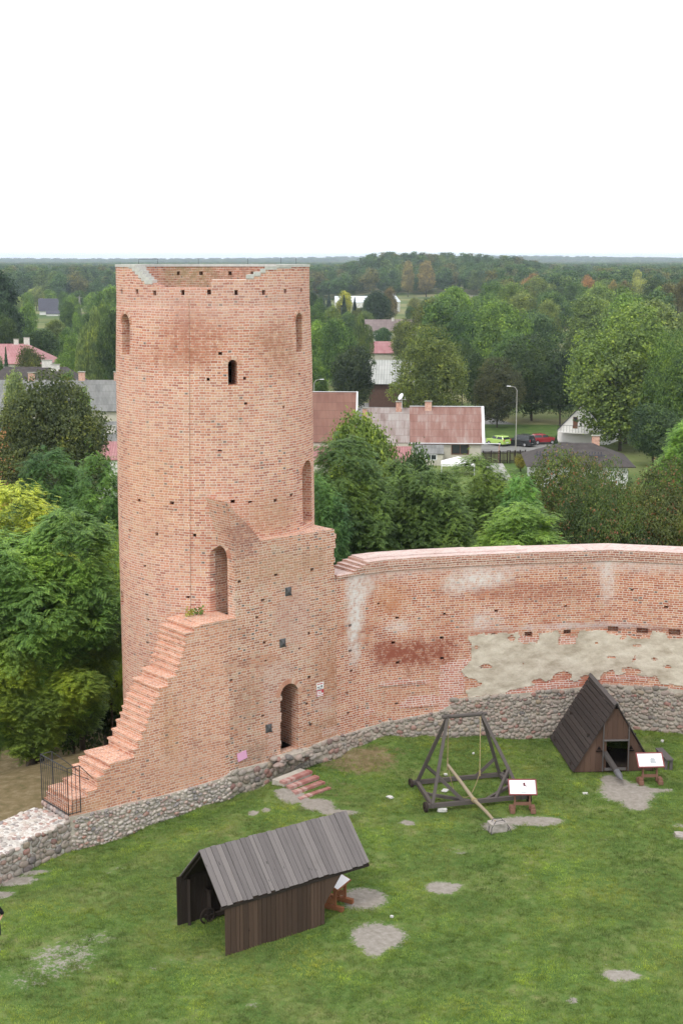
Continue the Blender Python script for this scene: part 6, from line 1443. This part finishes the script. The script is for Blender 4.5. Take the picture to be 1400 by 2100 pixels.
W_cream = plain('cream_render', (.50, .47, .40), .9, .1, .10, 1.5); W_white = plain('white_render', (.72, .71, .68), .9, .1, .06, 1); W_yel = plain('yellow_render', (.62, .60, .42), .9, .1, .06, 1); W_grey = plain('grey_render', (.30, .30, .26), .9, .1, .2, 1); W_or = plain('orange_render', (.60, .28, .13), .9, .1, .08, 1)
k = NT('white_blockwork', .9, .1); br = k.n('ShaderNodeTexBrick'); k.put(br.inputs['Vector'], k.uvc()); br.inputs['Color1'].default_value = (.68, .68, .68, 1); br.inputs['Color2'].default_value = (.6, .6, .61, 1); br.inputs['Mortar'].default_value = (.34, .34, .34, 1); br.inputs['Scale'].default_value = 1; br.inputs['Mortar Size'].default_value = .02; br.inputs['Brick Width'].default_value = .6; br.inputs['Row Height'].default_value = .3; k.color(br.outputs[0]); W_blk = k.mat
M_glass = plain('dark_window_glass', (.03, .035, .04), .15, .6, .1); M_trim = plain('white_trim', (.75, .76, .78), .6, .3, .04); M_chim = brick_mat('chimney_brick', wear=.3); M_chw = plain('white_chimney', (.6, .58, .54), .9, .1, .15)
M_wfr = plain('brown_window_frame', (.16, .07, .04), .6, .3, .1)
def house(name, label, cat, X, Y, L, D, hw, hr, rz, wallm, roofm, ov=.35, hip=0.0, base=None, wins=(), chims=(), trim=None, flat=False, gable_win=None, group='village houses'):
    """origin: middle of the front eave wall on the ground; ridge along local x; wins (x, z, w, h) on the front; chims (x, y, w, h, mat)"""
    g = gh(X, Y) if base is None else base; e = empty(name, (X, Y, g), rz, label, cat, group)
    m = MB(); m.quad((-L/2, 0, -.5), (L/2, 0, -.5), (L/2, 0, hw), (-L/2, 0, hw)); m.quad((L/2, D, -.5), (-L/2, D, -.5), (-L/2, D, hw), (L/2, D, hw))
    for s in (-1, 1):
        x = s*L/2; top = [(x, D/2, hr-.05)] if not hip and not flat else []
        pl = [(x, 0, -.5), (x, D, -.5), (x, D, hw)]+top+[(x, 0, hw)]
        n0 = len(m.v); m.v += pl; idx_ = list(range(n0, n0+len(pl))); idx_ = idx_ if s > 0 else idx_[::-1]; m.face(idx_, [(m.v[i][1], m.v[i][2]) for i in idx_])
    if flat: m.quad((-L/2, 0, hw), (L/2, 0, hw), (L/2, D, hw), (-L/2, D, hw))
    wl = m.build('wall', wallm, e)
    if flat:
        m = MB(); m.box((0, D/2, hw+.1), (L+2*ov, D+2*ov, .18)); rf = m.build('roof', roofm, e)
    else:
        m = MB(); sl = (hr-hw)/(D/2); ze = hw-ov*sl; hx = hip; t = .10
        def slab(q):
            a, b = Vector(q[0]), Vector(q[1]); ux = (b-a).normalized(); nn = (b-a).cross(Vector(q[-1])-a).normalized(); uy = nn.cross(ux)
            n0 = len(m.v); m.v += [tuple(Vector(p)+nn*.0) for p in q]+[tuple(Vector(p)-nn*t) for p in q]; kq = len(q); uvq = [((Vector(p)-a).dot(ux)+X*.3, (Vector(p)-a).dot(uy)) for p in q]
            m.face(range(n0, n0+kq), uvq); m.face([n0+kq+i for i in reversed(range(kq))], uvq[::-1])
            for i in range(kq): j = (i+1) % kq; m.face((n0+j, n0+i, n0+kq+i, n0+kq+j), [uvq[j], uvq[i], uvq[i], uvq[j]])
        xl = L/2+ov
        slab([(-xl, -ov, ze), (xl, -ov, ze), (xl-hx, D/2, hr), (-xl+hx, D/2, hr)]); slab([(xl, D+ov, ze), (-xl, D+ov, ze), (-xl+hx, D/2, hr), (xl-hx, D/2, hr)])
        if hip: slab([(xl, -ov, ze), (xl, D+ov, ze), (xl-hx, D/2, hr)]); slab([(-xl, D+ov, ze), (-xl, -ov, ze), (-xl+hx, D/2, hr)])
        rf = m.build('roof', roofm, e)
        if trim:
            m = MB(); m.beam((xl-hx, D/2, hr+.05), (-xl+hx, D/2, hr+.05), .2, .06)
            for s in ((1,) if trim == 1 else (-1, 1)): m.beam((s*xl, -ov, ze+.02), (s*xl, D/2, hr+.05), .35 if trim == 1 else .2, .14); m.beam((s*xl, D+ov, ze+.02), (s*xl, D/2, hr+.05), .2, .14)
            m.build('roof_trim', M_trim, rf)
    for (x, y, w_, h_, mt) in chims:
        zb = (hr-abs(y-D/2)*(hr-hw)/(D/2)) if not flat else hw; m = MB(); m.box((x, y, zb+h_/2-.4), (w_, .5, h_+.6)); m.build('chimney', mt, rf); m = MB(); m.box((x, y, zb+h_-.06), (w_+.18, .68, .1)); m.build('chimney_cap', W_grey, rf)
    for (x, z, w_, h_) in wins:
        m = MB()
        for (a, b, c_, d_) in ((x, z+h_/2, w_+.16, .1), (x, z-h_/2, w_+.16, .1), (x-w_/2-.03, z, .1, h_), (x+w_/2+.03, z, .1, h_), (x, z, .07, h_)): m.box((a, -.035, b), (c_, .07, d_))
        wn_ = m.build('window', M_wfr if w_ > 1.4 else M_trim, e); m = MB(); m.box((x, -.012, z), (w_, .02, h_)); m.build('pane', M_glass, wn_)
    return e
def px_house(pxl, pxr, Yf): # centre X, length
    a = X_of(pxl, Yf, -4); b = X_of(pxr, Yf, -4); return (a+b)/2, b-a
def z_at(py, Y): return CZ-Y*math.tan(PITCH+math.atan((py-CY)/F))
def auto(name, label, pxl, pxr, Yf, D, y_eave, y_ridge, rz=0, wallm=None, roofm=None, **kw):
    X, L = px_house(pxl, pxr, Yf); g = gh(X, Yf); hw = z_at(y_eave, Yf)-g; hr = z_at(y_ridge, Yf+D/2)-g
    return house(name, label, 'house', X, Yf, L, D, max(hw, .8), max(hr, hw+.3), rz, wallm or W_cream, roofm or R_grey, **kw)
h1 = auto('house', 'long low cream house with patched red sheet roof and white verge', 843, 986, 187, 9.0, 906, 834, R(-3), W_cream, R_red, ov=.3, trim=1, chims=[(-2.4, 4.2, .9, 1.1, M_chim)], wins=[(1.85, 1.75, 2.2, 1.4)])
auto('house', 'bleached rusty sheet roof joined to the left of the patched red one', 742, 838, 187.3, 9.0, 906, 836, R(-3), W_cream, R_old, ov=.1, chims=[(1.7, 4.2, .75, 1.2, M_chim), (-2.9, 3.5, .6, 1.0, M_chim)])
auto('house', 'tall brown sheet roofed house half hidden by the tower', 560, 727, 186, 10.5, 903, 804, R(-2), W_cream, R_brn, ov=.2, trim=2)
auto('house', 'low annex with pink tile sheet roof behind the feathery trees', 600, 842, 177, 7.0, 948, 915, R(-1), W_cream, R_pink, ov=.2)
auto('house', 'small lean-to with grey sheet roof at the front of the cream house', 852, 908, 183.5, 3.4, 929, 912, R(-2), W_cream, R_grey, ov=.15, wins=[(.2, 1.1, 1.4, .7)])
auto('house', 'restaurant with pale metal roof behind the green parasol', 756, 840, 258, 9, 780, 738, R(-4), plain('porch_shade_brown', (.10, .06, .045), .9, .1), R_pale, ov=.8, hip=0)  # dark wall colour stands in for the shade under the porch
auto('house', 'cream house with pink checked roof in the middle distance', 762, 812, 350, 7, 722, 700, 0, W_cream, R_red2, ov=.4)
auto('house', 'long low house with faded brown roof beyond the pink checked one', 752, 850, 450, 9, 678, 655, R(4), W_white, corr_mat('mauve_sheet', [(.3, (.20, .15, .15)), (.7, (.29, .23, .22))]), ov=.4, chims=[(1.0, 4, .8, 1.0, M_chw)])
hg = house('house', 'narrow white gabled house near the wooded hill', 'house', X_of(816, 735, 0), 735, 9, 7.0, 5.6, 9.6, R(75), W_white, R_wt, ov=.4, wins=(), group='village houses')
for (y_, z_) in ((2.2, 3.2), (4.6, 3.2), (3.4, 6.0)):
    m = MB(); m.box((-4.53, y_, z_), (.06, 1.0, 1.2)); w_o = m.build('window', M_trim, hg); m = MB(); m.box((-4.57, y_, z_), (.04, .8, 1.0)); m.build('pane', M_glass, w_o)
auto('house', 'small flat roofed pale yellow house right of the white gable', 833, 874, 645, 8, 641, 636, 0, W_yel, R_wt, flat=True, ov=.3)
auto('shed_building', 'long low building with whitish roof beyond the spruces', 688, 756, 800, 16, 620, 607, R(3), W_white, R_wt, ov=.2)
auto('shed_building', 'very low long grey building at the foot of the wooded hill', 916, 1000, 950, 8, 614.5, 612.5, 0, W_grey, R_grey, ov=.1)
# left side
auto('house', 'house with broad pink red hipped roof at the left edge', -60, 98, 280, 12, 742, 705, R(2), W_white, R_red2, ov=.7, hip=5.5, chims=[(4.9-2.2, 6.0, 1.1, 1.3, M_chw), (.6, 6.0, .9, 1.0, M_chw)])
auto('house', 'long house with dark felt roof below the pink red one', -30, 160, 222, 10, 790, 752, R(1), W_white, R_dk, ov=.6, hip=3.0, chims=[(1.8, 5, 1.6, 1.1, M_chw), (3.3, 4.0, 1.3, 1.0, M_chw)])
auto('house', 'long house with grey corrugated roof running behind the tower', -40, 300, 184, 9, 838, 779, 0, W_cream, R_grey, ov=.4, chims=[(-4.8, 4.6, .8, 1.1, M_chim), (1.9, 4.6, .8, 1.2, M_chim), (6.6, 4.6, .8, 1.2, M_chim)], wins=[(4.9, 1.5+3.2, 1.1, 1.1), (7.2, 1.5+3.2, 1.1, 1.1)])
auto('house', 'small lower building with grey corrugated roof against the tower edge', 205, 262, 166, 7, 903, 864, 0, W_cream, R_grey, ov=.2, chims=[(-.4, 1.5, 1.0, .8, M_chw)])
auto('house', 'red roofed outbuilding tucked beside the left side of the tower', 200, 262, 157, 5, 940, 905, 0, W_white, R_red2, ov=.2)
auto('house', 'far white gabled house with slate grey roof left of the tower', 82, 127, 700, 9, 635, 612, R(12), W_white, R_ch, ov=.5, chims=[(-4.2, 5, 1.6, .8, M_chw)])
auto('shed_building', 'low dark lean-to in front of the far slate roofed house', 96, 127, 688, 5, 643, 637, R(8), W_white, R_ch, ov=.3)
auto('house', 'narrow white block standing among far orchard trees', 173, 182, 820, 3, 613, 612, 0, W_white, R_wt, flat=True, ov=.1)
house('house', 'tiny white gable beside the willow', 'house', X_of(155, 440, -3), 440, 6, 3.4, 2.6, 4.2, R(80), W_white, R_ch, ov=.25)
auto('house', 'tiny pale shed below the far orchard trees at left', 33, 44, 640, 3, 628, 625, 0, W_grey, R_wt, flat=True, ov=.1)
auto('house', 'orange rendered house cut by the left edge', -60, 1, 150, 7, 883, 862, R(0), W_or, R_ch, ov=.3)
# right: white gabled house with balcony, dark hipped house
hb = house('house', 'white steep gabled house with balcony under the big tree', 'house', X_of(1262, 208, -4), 208, 8, 7.6, 1.9, 5.9, R(62), W_white, R_ch, ov=.1)
m = MB(); m.box((-4.03, 4.9, 3.0), (.06, .7, 1.7)); dr_ = m.build('door', M_wfr, hb); m = MB(); m.box((-4.08, 4.9, 3.5), (.03, .5, .6)); m.build('pane', M_glass, dr_)
m = MB(); m.box((-5.0, 4.6, 1.7), (1.9, 4.6, .14)); m.build('balcony_floor', W_white, hb)
m = MB()
for y_ in np.arange(2.4, 7.0, .45): m.tube([(-5.9, y_, 1.75), (-5.9, y_, 2.75)], .022, 5)
m.tube([(-5.9, 2.4, 2.75), (-5.9, 6.85, 2.75)], .03, 5); m.tube([(-4.0, 2.4, 2.75), (-5.9, 2.4, 2.75)], .03, 5); m.tube([(-4.0, 6.85, 2.75), (-5.9, 6.85, 2.75)], .03, 5); m.build('balcony_rail', M_iron, hb)
hd = auto('house', 'low house with dark hipped roof, red chimney and white block wall', 1092, 1286, 165, 10, 950, 908, R(-4), W_blk, R_dk, ov=.8, hip=4.5, chims=[(2.3, 5.6, .9, 1.1, M_chim)])
m = MB()
for i in range(22): m.box((-5.0+i*.36, .1+1.45, 2.9+.95), (.10, .10, .55))
m.beam((-5.3, 1.25, 3.72), (3.0, 1.25, 3.72), .1); m.build('roof_vent_grille', R_ch, hd)
m = MB(); m.tube([(7.0, -.12, 2.5), (7.0, -.12, -.3)], .07, 6); m.build('downpipe', M_chim, h1); m = MB(); m.beam((-5.0, -.36, 2.52), (7.2, -.36, 2.52), .12, .1); m.build('gutter', M_trim, h1)
def wire(a, b, sg, n=14):
    a, b = Vector(a), Vector(b); m = MB(); m.tube([a.lerp(b, i/n)-Vector((0, 0, sg*math.sin(math.pi*i/n))) for i in range(n+1)], .022, 4); return m
lt = (X_of(1058, 196, -2), 196, 0.9)
for i, (bx, by, bz, lb) in enumerate(((X_of(900, 192, 0), 193, -1.2, 'thin cable from the street lamp to the red roof'), (X_of(1300, 204, 0), 204, .6, 'thin cable running right from the street lamp into the trees'))):
    o = wire(lt, (bx, by, bz), 1.0).build('overhead_cable', M_dk); tag(o, lb, 'cable')
# asphalt yard, verge, path
k = NT('asphalt', .9, .15); k.color(k.ramp(k.noise(k.pos(), .5, 5), [(.3, (.17, .165, .16)), (.7, (.25, .245, .235))])); M_asph = k.mat
k = NT('verge_grass', .95, .1); k.color(k.ramp(k.noise(k.pos(), .8, 5), [(.3, (.05, .095, .022)), (.7, (.10, .15, .04))])); M_verge = k.mat
def sheet(name, pxs, mat, label, dz): 
    m = MB(); P = [at_z(x, y, TOWN+dz) for x, y in pxs]; m.poly(P); o = m.build(name, mat); tag(o, label, None, None, 'structure'); return o
sheet('street', [(560, 832), (900, 822), (1145, 898), (1165, 926), (985, 928), (880, 900), (560, 860)], M_asph, 'grey asphalt yard and street beyond the roofs', .03)
sheet('street', [(985, 928), (1165, 926), (1165, 904), (985, 904)], M_asph, 'grey asphalt parking strip where the cars stand', .06)
sheet('verge', [(1020, 975), (1100, 975), (1100, 940), (1030, 945)], M_verge, 'short green garden lawn beside the fence', .04)
sheet('path', [(985, 985), (1050, 985), (1030, 950), (1000, 950)], plain('light_paving', (.36, .35, .33), .9, .1), 'pale paved garden path', .07)
sheet('verge', [(985, 898), (1220, 900), (1240, 872), (985, 870)], M_verge, 'shaded park grass behind the cars', .05)
# dark board fence
def fence(pA, pB, h, label):
    a, b = at_z(*pA, TOWN), at_z(*pB, TOWN); L = (b-a).length; e = empty('board_fence', tuple(a), math.atan2((b-a).y, (b-a).x), label, 'fence')
    m = MB(); n = int(L/.17)
    for i in range(n): m.box((L*(i+.5)/n, 0, h/2), (.11, .025, h-.1))
    m.build('boards', M_black, e); m = MB(); m.box((L/2, .04, .4), (L, .05, .08)); m.box((L/2, .04, h-.35), (L, .05, .08)); m.build('rail', M_black, e)
    for x in np.linspace(0, L, 4): m = MB(); m.box((x, 0, h/2), (.14, .14, h+.1)); m.build('post', M_black, e)
fence((990, 952), (1040, 951), 1.75, 'dark vertical board fence at the edge of the car park')
fence((1044, 951), (1076, 950), 1.75, 'shorter dark board fence continuing past the gate gap')
# cars
def car(px, py, rz, label, paint, suv=False, sz=1.0, kind='hatchback'):
    g = at_z(px, py, TOWN+.06); e = empty('parked_car', tuple(g), rz, label, 'car', 'cars parked beyond the fence'); e.scale = (sz,)*3
    L, W, H = (3.6, 1.6, 1.5) if not suv else (4.3, 1.8, 1.68)
    k_ = NT('car_paint', .25, .6); k_.color(paint); k_.b.inputs['Coat Weight'].default_value = .6
    P = [(-L/2, .30), (-L/2, .72), (-L/2+.12, .92), (-L*.18-.1, 1.0), (L/2-.06, .98), (L/2, .8), (L/2, .30)]
    m = MB(); m.extrude([(x, -W/2, z) for x, z in P], (0, W, 0)); m.build('body', k_.mat, e, bevel=.06)
    cab = [(-L*.20, .98), (-L*.04, H-.06), (L*.05, H), (L/2-.35, H-.05), (L/2-.08, .98)]; m = MB()
    n0 = len(m.v)
    for s in (-1, 1):
        for x, z in cab: m.v.append((x, s*(W/2-.05-(z-.98)*.25), z))
    kk = len(cab); m.face(range(n0, n0+kk)); m.face(list(reversed(range(n0+kk, n0+2*kk))))
    for i in range(kk): j = (i+1) % kk; m.face((n0+j, n0+i, n0+kk+i, n0+kk+j))
    m.build('cabin', k_.mat, e, bevel=.05)
    for s in (-1, 1):
        m = MB(); y0 = lambda z: s*(W/2-.05-(z-.98)*.25+.012)
        for xa, xb_ in ((-L*.15, L*.08), (L*.11, L/2-.30)):
            zt = H-.14; m.quad((xa, y0(1.02), 1.02), (xb_+.06, y0(1.02), 1.02), (xb_, y0(zt), zt), (xa+.12, y0(zt), zt))
        m.build('side_window', M_glass, e)
        for x in (-L*.31, L*.31):
            m = MB(); m.disc((x, s*(W/2-.06), .31), (0, 1, 0), .31, .2, 20); wl_ = m.build('wheel', plain('tyre', (.03, .03, .03), .8, .2), e); m = MB(); m.disc((x, s*(W/2+.02), .31), (0, 1, 0), .18, .06, 14); m.build('rim', plain('rim', (.4, .4, .42), .3, .5), wl_)
    m = MB(); m.quad((-L*.20-.015, -W/2+.14, 1.02), (-L*.20-.015, W/2-.14, 1.02), (-L*.05-.015, W/2-.22, H-.12), (-L*.05-.015, -W/2+.22, H-.12)); m.build('windscreen', M_glass, e)
    m = MB(); m.quad((L/2-.06, W/2-.16, 1.04), (L/2-.06, -W/2+.16, 1.04), (L/2-.31, -W/2+.24, H-.14), (L/2-.31, W/2-.24, H-.14)); m.build('rear_window', M_glass, e)
    for s in (-1, 1):
        m = MB(); m.box((L/2+.005, s*(W/2-.13), .92), (.03, .16, .3)); m.build('tail_light', M_red, e); m = MB(); m.box((-L/2+.0, s*(W/2-.22), .68), (.05, .3, .15)); m.build('headlight', M_panel, e)
    m = MB(); m.box((L/2+.012, 0, .55), (.02, .5, .12)); m.build('number_plate', M_panel, e)
    m = MB(); m.box((0, 0, .27), (L*.98, W*.94, .12)); m.build('underbody', M_dk, e)
    if suv: m = MB(); m.disc((L/2+.10, 0, .85), (1, 0, 0), .33, .2, 18); m.build('spare_wheel', M_dk, e); m = MB(); m.tube([(-.3, -.6, H+.03), (1.2, -.6, H+.03)], .025, 6); m.tube([(-.3, .6, H+.03), (1.2, .6, H+.03)], .025, 6); m.build('roof_rails', M_dk, e)
    return e
car(1021, 913, R(-52), 'lime green small hatchback, leftmost of the parked cars', (.42, .62, .14, 1))
car(1066, 914, R(-40), 'black off-roader with spare wheel between the green and red cars', (.012, .013, .017, 1), True)
car(1113, 910, R(-170), 'dark red car with pale windscreen, rightmost of the parked cars', (.33, .02, .03, 1))
# street lamps
def lamp(px, py, Y, H, label, arm=-1):
    X = X_of(px, Y, -2); e = empty('street_lamp', (X, Y, TOWN), 0, label, 'street lamp', 'street lamps'); m = MB(); m.tube([(0, 0, 0), (0, 0, H*.55), (0, 0, H-.6)], [.085, .065, .05], 8); m.tube([(0, 0, H-.6), (arm*.25, 0, H-.15), (arm*.9, 0, H)], [.05, .045, .04], 6); m.build('pole', plain('lamp_pole', (.36, .35, .32), .7, .3), e)
    m = MB(); m.box((arm*1.15, 0, H), (.6, .24, .11)); m.build('lamp_head', M_trim, e, bevel=.04)
lamp(1058, 0, 196, z_at(792, 196)-TOWN, 'tall grey street lamp standing in front of the parked cars')
lamp(644, 0, 205, z_at(778, 205)-TOWN, 'street lamp with white head just right of the tower', 1)
# green parasol
g = at_z(815, 822, TOWN); pa = empty('parasol', tuple(g), 0, 'dark green parasol with white logo at the restaurant terrace', 'parasol')
k = NT('green_canvas', .8, .2); k.color((.01, .16, .11, 1)); m = MB(); c0 = (0, 0, 3.3)
for i in range(8):
    a, b = math.pi*2*i/8, math.pi*2*(i+1)/8; n0 = len(m.v); m.v += [c0, (2.1*math.cos(a), 1.9*math.sin(a), 2.45), (2.1*math.cos(b), 1.9*math.sin(b), 2.45), (2.1*math.cos(b), 1.9*math.sin(b), 2.2), (2.1*math.cos(a), 1.9*math.sin(a), 2.2)]; m.face((n0, n0+1, n0+2)); m.face((n0+1, n0+4, n0+3, n0+2))
m.build('canopy', k.mat, pa); m = MB(); m.tube([(0, 0, 0), (0, 0, 3.3)], .04, 8); m.build('pole', M_trim, pa)
m = MB(); m.quad((.1, -1.32, 2.77), (.9, -1.32, 2.77), (.8, -.95, 2.93), (.2, -.95, 2.93)); m.build('logo_print', M_trim, pa)
# white garden awning
g = at_z(938, 985, TOWN); aw = empty('garden_awning', tuple(at_Y(938, 975, 176)[:2])+(TOWN,), R(-4), 'white fabric garden awning in front of the cream house', 'awning')
zt = z_at(936, 176)-TOWN; m = MB(); w_, d_ = 2.1, 1.5
for a, b in (((-w_, -d_), (w_, -d_)), ((w_, -d_), (w_, d_)), ((w_, d_), (-w_, d_)), ((-w_, d_), (-w_, -d_))):
    n0 = len(m.v); m.v += [(0, 0, zt), (a[0], a[1], zt-.75), (b[0], b[1], zt-.75), (b[0], b[1], zt-1.05), (a[0], a[1], zt-1.05)]; m.face((n0, n0+1, n0+2)); m.face((n0+1, n0+4, n0+3, n0+2))
m.build('canopy', plain('white_canvas', (.78, .77, .76), .8, .2, .04), aw)
for x, y in ((-w_, -d_), (w_, -d_), (w_, d_), (-w_, d_)): m = MB(); m.tube([(x*.97, y*.97, 0), (x*.97, y*.97, zt-.8)], .04, 6); m.build('leg', M_trim, aw)
# satellite dish on the chimney, roof aerials
pz = z_at(828, 191)-TOWN; sx_ = X_of(822, 190.5, 0); sdh = empty('satellite_dish', (sx_+.1, 190.6, z_at(822, 190.6)), R(-60), 'white satellite dish on a mast at the chimney of the bleached roof', 'satellite dish')
m = MB(); m.tube([(0, 0, -1.1), (0, 0, .6)], .03, 6); m.build('mast', M_trim, sdh); m = MB(); m.tube([(.0, -.1, .55), (0, -.13, .56), (0, -.2, .6)], [.1, .35, .5], 18); m.build('dish', M_trim, sdh)
m = MB(); m.tube([(-.9, .1, .1), (.9, .1, .25)], .02, 5); m.tube([(-.7, .1, .1), (-.7, .1, .45)], .015, 5); m.tube([(.6, .1, .2), (.6, .1, .6)], .015, 5); m.build('aerial', M_trim, sdh)
# power pole far left
g_ = gh(X_of(164, 600, 0), 600); pe = empty('power_pole', (X_of(164, 600, 0), 600, g_), 0, 'tall thin pole standing in the far field left of the tower', 'pole'); m = MB(); m.beam((-.9, 0, 0), (0, 0, z_at(604, 600)-g_), .3); m.beam((.9, 0, 0), (0, 0, z_at(604, 600)-g_), .3); m.beam((-1.2, 0, z_at(610, 600)-g_), (1.2, 0, z_at(610, 600)-g_), .15); m.build('timber_frame', W_grey, pe)
# ------------------------------------------------------------------ person at the left edge
pf = at_z(-10, 1950, 0.0); pf.z = gh(pf.x, pf.y)
pe = empty('person', tuple(pf), 0, 'person in black top and dark shorts walking out at the left edge', 'person')
k = NT('skin', .6, .3); k.color((.50, .27, .19, 1)); M_skin = k.mat
def skin_body(name, pts, edges, rad, mat, parent, root=0, sub=2):
    me = bpy.data.meshes.new(name); me.from_pydata(pts, edges, []); o = bpy.data.objects.new(name, me); COL.objects.link(o)
    s = o.modifiers.new('s', 'SKIN'); sk = me.skin_vertices[0] if me.skin_vertices else None
    if sk is None:
        bpy.context.view_layer.objects.active = o; me.attributes  # the skin layer is added below
    return o, s
def body_from(chains, name, mat, parent, joins=True):
    m = MB()
    for pts, rs_ in chains: m.tube(pts, rs_, 12)
    o = m.build(name, mat, None)
    r_ = o.modifiers.new('r', 'REMESH'); r_.mode = 'VOXEL'; r_.voxel_size = .016 if name != 'hair' else .012; sm2 = o.modifiers.new('s', 'SMOOTH'); sm2.iterations = 5; sm2.factor = .6
    dg = bpy.context.evaluated_depsgraph_get(); dg.update(); me = bpy.data.meshes.new_from_object(o.evaluated_get(dg)); o.modifiers.clear(); o.data = me
    me.polygons.foreach_set('use_smooth', [True]*len(me.polygons)); me.materials.clear(); me.materials.append(mat); o.parent = parent; return o
def limb(pts, rs_): return (pts, rs_)
hand = lambda x, y, z, s: [limb([(x, y, z+.02), (x, y-.01, z-.03), (x, y-.015, z-.09)], [.028, .036, .032])]+[limb([(x+s*.0+(i-1.5)*.003, y-.015+(i-1.5)*.019, z-.08), (x-s*.006, y-.02+(i-1.5)*.02, z-.08-[.045, .05, .047, .038][i]), (x-s*.02, y-.018+(i-1.5)*.02, z-.08-[.075, .085, .08, .062][i])], [.0095, .009, .007]) for i in range(4)]+[limb([(x, y-.03, z-.02), (x-s*.005, y-.055, z-.055), (x-s*.012, y-.06, z-.085)], [.012, .011, .008])]
bd = [limb([(0, 0, .86), (0, 0, 1.0), (0, .01, 1.15), (0, .0, 1.32), (0, 0, 1.42)], [.125, .13, .12, .14, .09]), limb([(-.13, 0, 1.38), (0, 0, 1.41), (.13, 0, 1.38)], [.055, .07, .055]), limb([(0, 0, 1.40), (0, -.01, 1.50), (0, -.015, 1.56)], [.058, .052, .055]),
      limb([(0, -.005, 1.52), (0, -.01, 1.58), (0, -.008, 1.645), (0, 0, 1.70), (0, 0, 1.735)], [.055, .078, .088, .075, .03]), limb([(0, -.085, 1.63), (0, -.108, 1.61), (0, -.095, 1.60)], [.010, .014, .010]), limb([(-.085, .005, 1.60), (-.092, .01, 1.64)], [.014, .016]), limb([(.085, .005, 1.60), (.092, .01, 1.64)], [.014, .016]),
      limb([(-.03, -.088, 1.573), (.03, -.088, 1.573)], [.008, .008])]
for s in (-1, 1):
    bd += [limb([(s*.09, 0, .88), (s*.10, -.01, .68), (s*.10, 0, .49), (s*.105, .02, .30), (s*.105, .02, .08)], [.095, .078, .055, .052, .035]), limb([(s*.105, .03, .05), (s*.11, -.06, .035), (s*.115, -.15, .03)], [.04, .038, .026])]
    if s < 0: bd += [limb([(s*.17, 0, 1.38), (s*.21, .01, 1.22), (s*.23, .01, 1.10), (s*.235, -.06, .95), (s*.235, -.09, .86)], [.05, .043, .036, .030, .024])]+hand(s*.235, -.09, .86, s)
    else: bd += [limb([(s*.17, 0, 1.38), (s*.22, .03, 1.22), (s*.245, .05, 1.12), (s*.20, -.07, 1.03), (s*.17, -.13, .99)], [.05, .043, .036, .030, .024]), limb([(.17, -.13, .99), (.13, -.14, .97), (.09, -.14, .95)], [.03, .034, .028])]+[limb([(.10, -.14+.0, .975-.02*i), (.05, -.145, .965-.022*i), (.02, -.14, .955-.022*i)], [.0095, .009, .007]) for i in range(4)]+[limb([(.15, -.14, .99), (.12, -.15, 1.02), (.10, -.15, 1.03)], [.012, .011, .008])]
body = body_from(bd, 'body', M_skin, pe)
body_from([limb([(0, 0, .93), (0, 0, 1.0), (0, .01, 1.15), (0, 0, 1.32), (0, 0, 1.425)], [.145, .145, .135, .156, .10]), limb([(-.15, 0, 1.385), (0, 0, 1.42), (.15, 0, 1.385)], [.066, .08, .066])]+[limb([(s*.16, 0, 1.385), (s*.21 if s < 0 else .245, .02, 1.235), ((s*.222 if s < 0 else .272), .03, 1.17)], [.066, .062, .058]) for s in (-1, 1)], 'black_top', plain('black_cotton', (.012, .012, .015), .9, .1), pe)
body_from([limb([(0, 0, .84), (0, 0, .97)], [.148, .142])]+[limb([(s*.085, 0, .88), (s*.105, -.01, .70), (s*.11, -.005, .52)], [.115, .105, .092]) for s in (-1, 1)], 'shorts', plain('dark_shorts', (.016, .018, .035), .9, .1), pe)
body_from([limb([(0, .025, 1.60), (0, .022, 1.66), (0, .012, 1.73)], [.082, .092, .06]), limb([(0, .06, 1.52), (0, .05, 1.62)], [.05, .07])], 'hair', plain('brown_hair', (.05, .03, .02), .7, .2), pe)
for s in (-1, 1):
    m = MB(); m.tube([(s*.105, .06, .035), (s*.11, -.05, .035), (s*.116, -.17, .03)], [.045, .05, .035], 10); m.build('shoe', plain('pale_shoe', (.5, .5, .52), .8, .2), pe, smooth=True)
# ------------------------------------------------------------------ air
hz = MB(); hz.box((0, 3500, 0), (9500, 8200, 1)); 
hm = bpy.data.materials.new('haze_air'); hm.use_nodes = True; t = hm.node_tree; t.nodes.clear(); pv = t.nodes.new('ShaderNodeVolumePrincipled'); pv.inputs['Color'].default_value = (.76, .88, 1, 1); pv.inputs['Density'].default_value = .00015; pv.inputs['Anisotropy'].default_value = .65
oo = t.nodes.new('ShaderNodeOutputMaterial'); t.links.new(pv.outputs[0], oo.inputs['Volume'])
ho = hz.build('haze', hm); me = ho.data
zmin = float(GZ.min())-1; zmax = 52.0
xw, y0_, y1_ = 4400, -600, 9300
for v in me.vertices: v.co = Vector((xw if v.co.x > 0 else -xw, y1_ if v.co.y > 3500 else y0_, zmax if v.co.z > 0 else zmin))
tag(ho, 'pale bluish haze filling the air above the land', None, None, 'stuff')
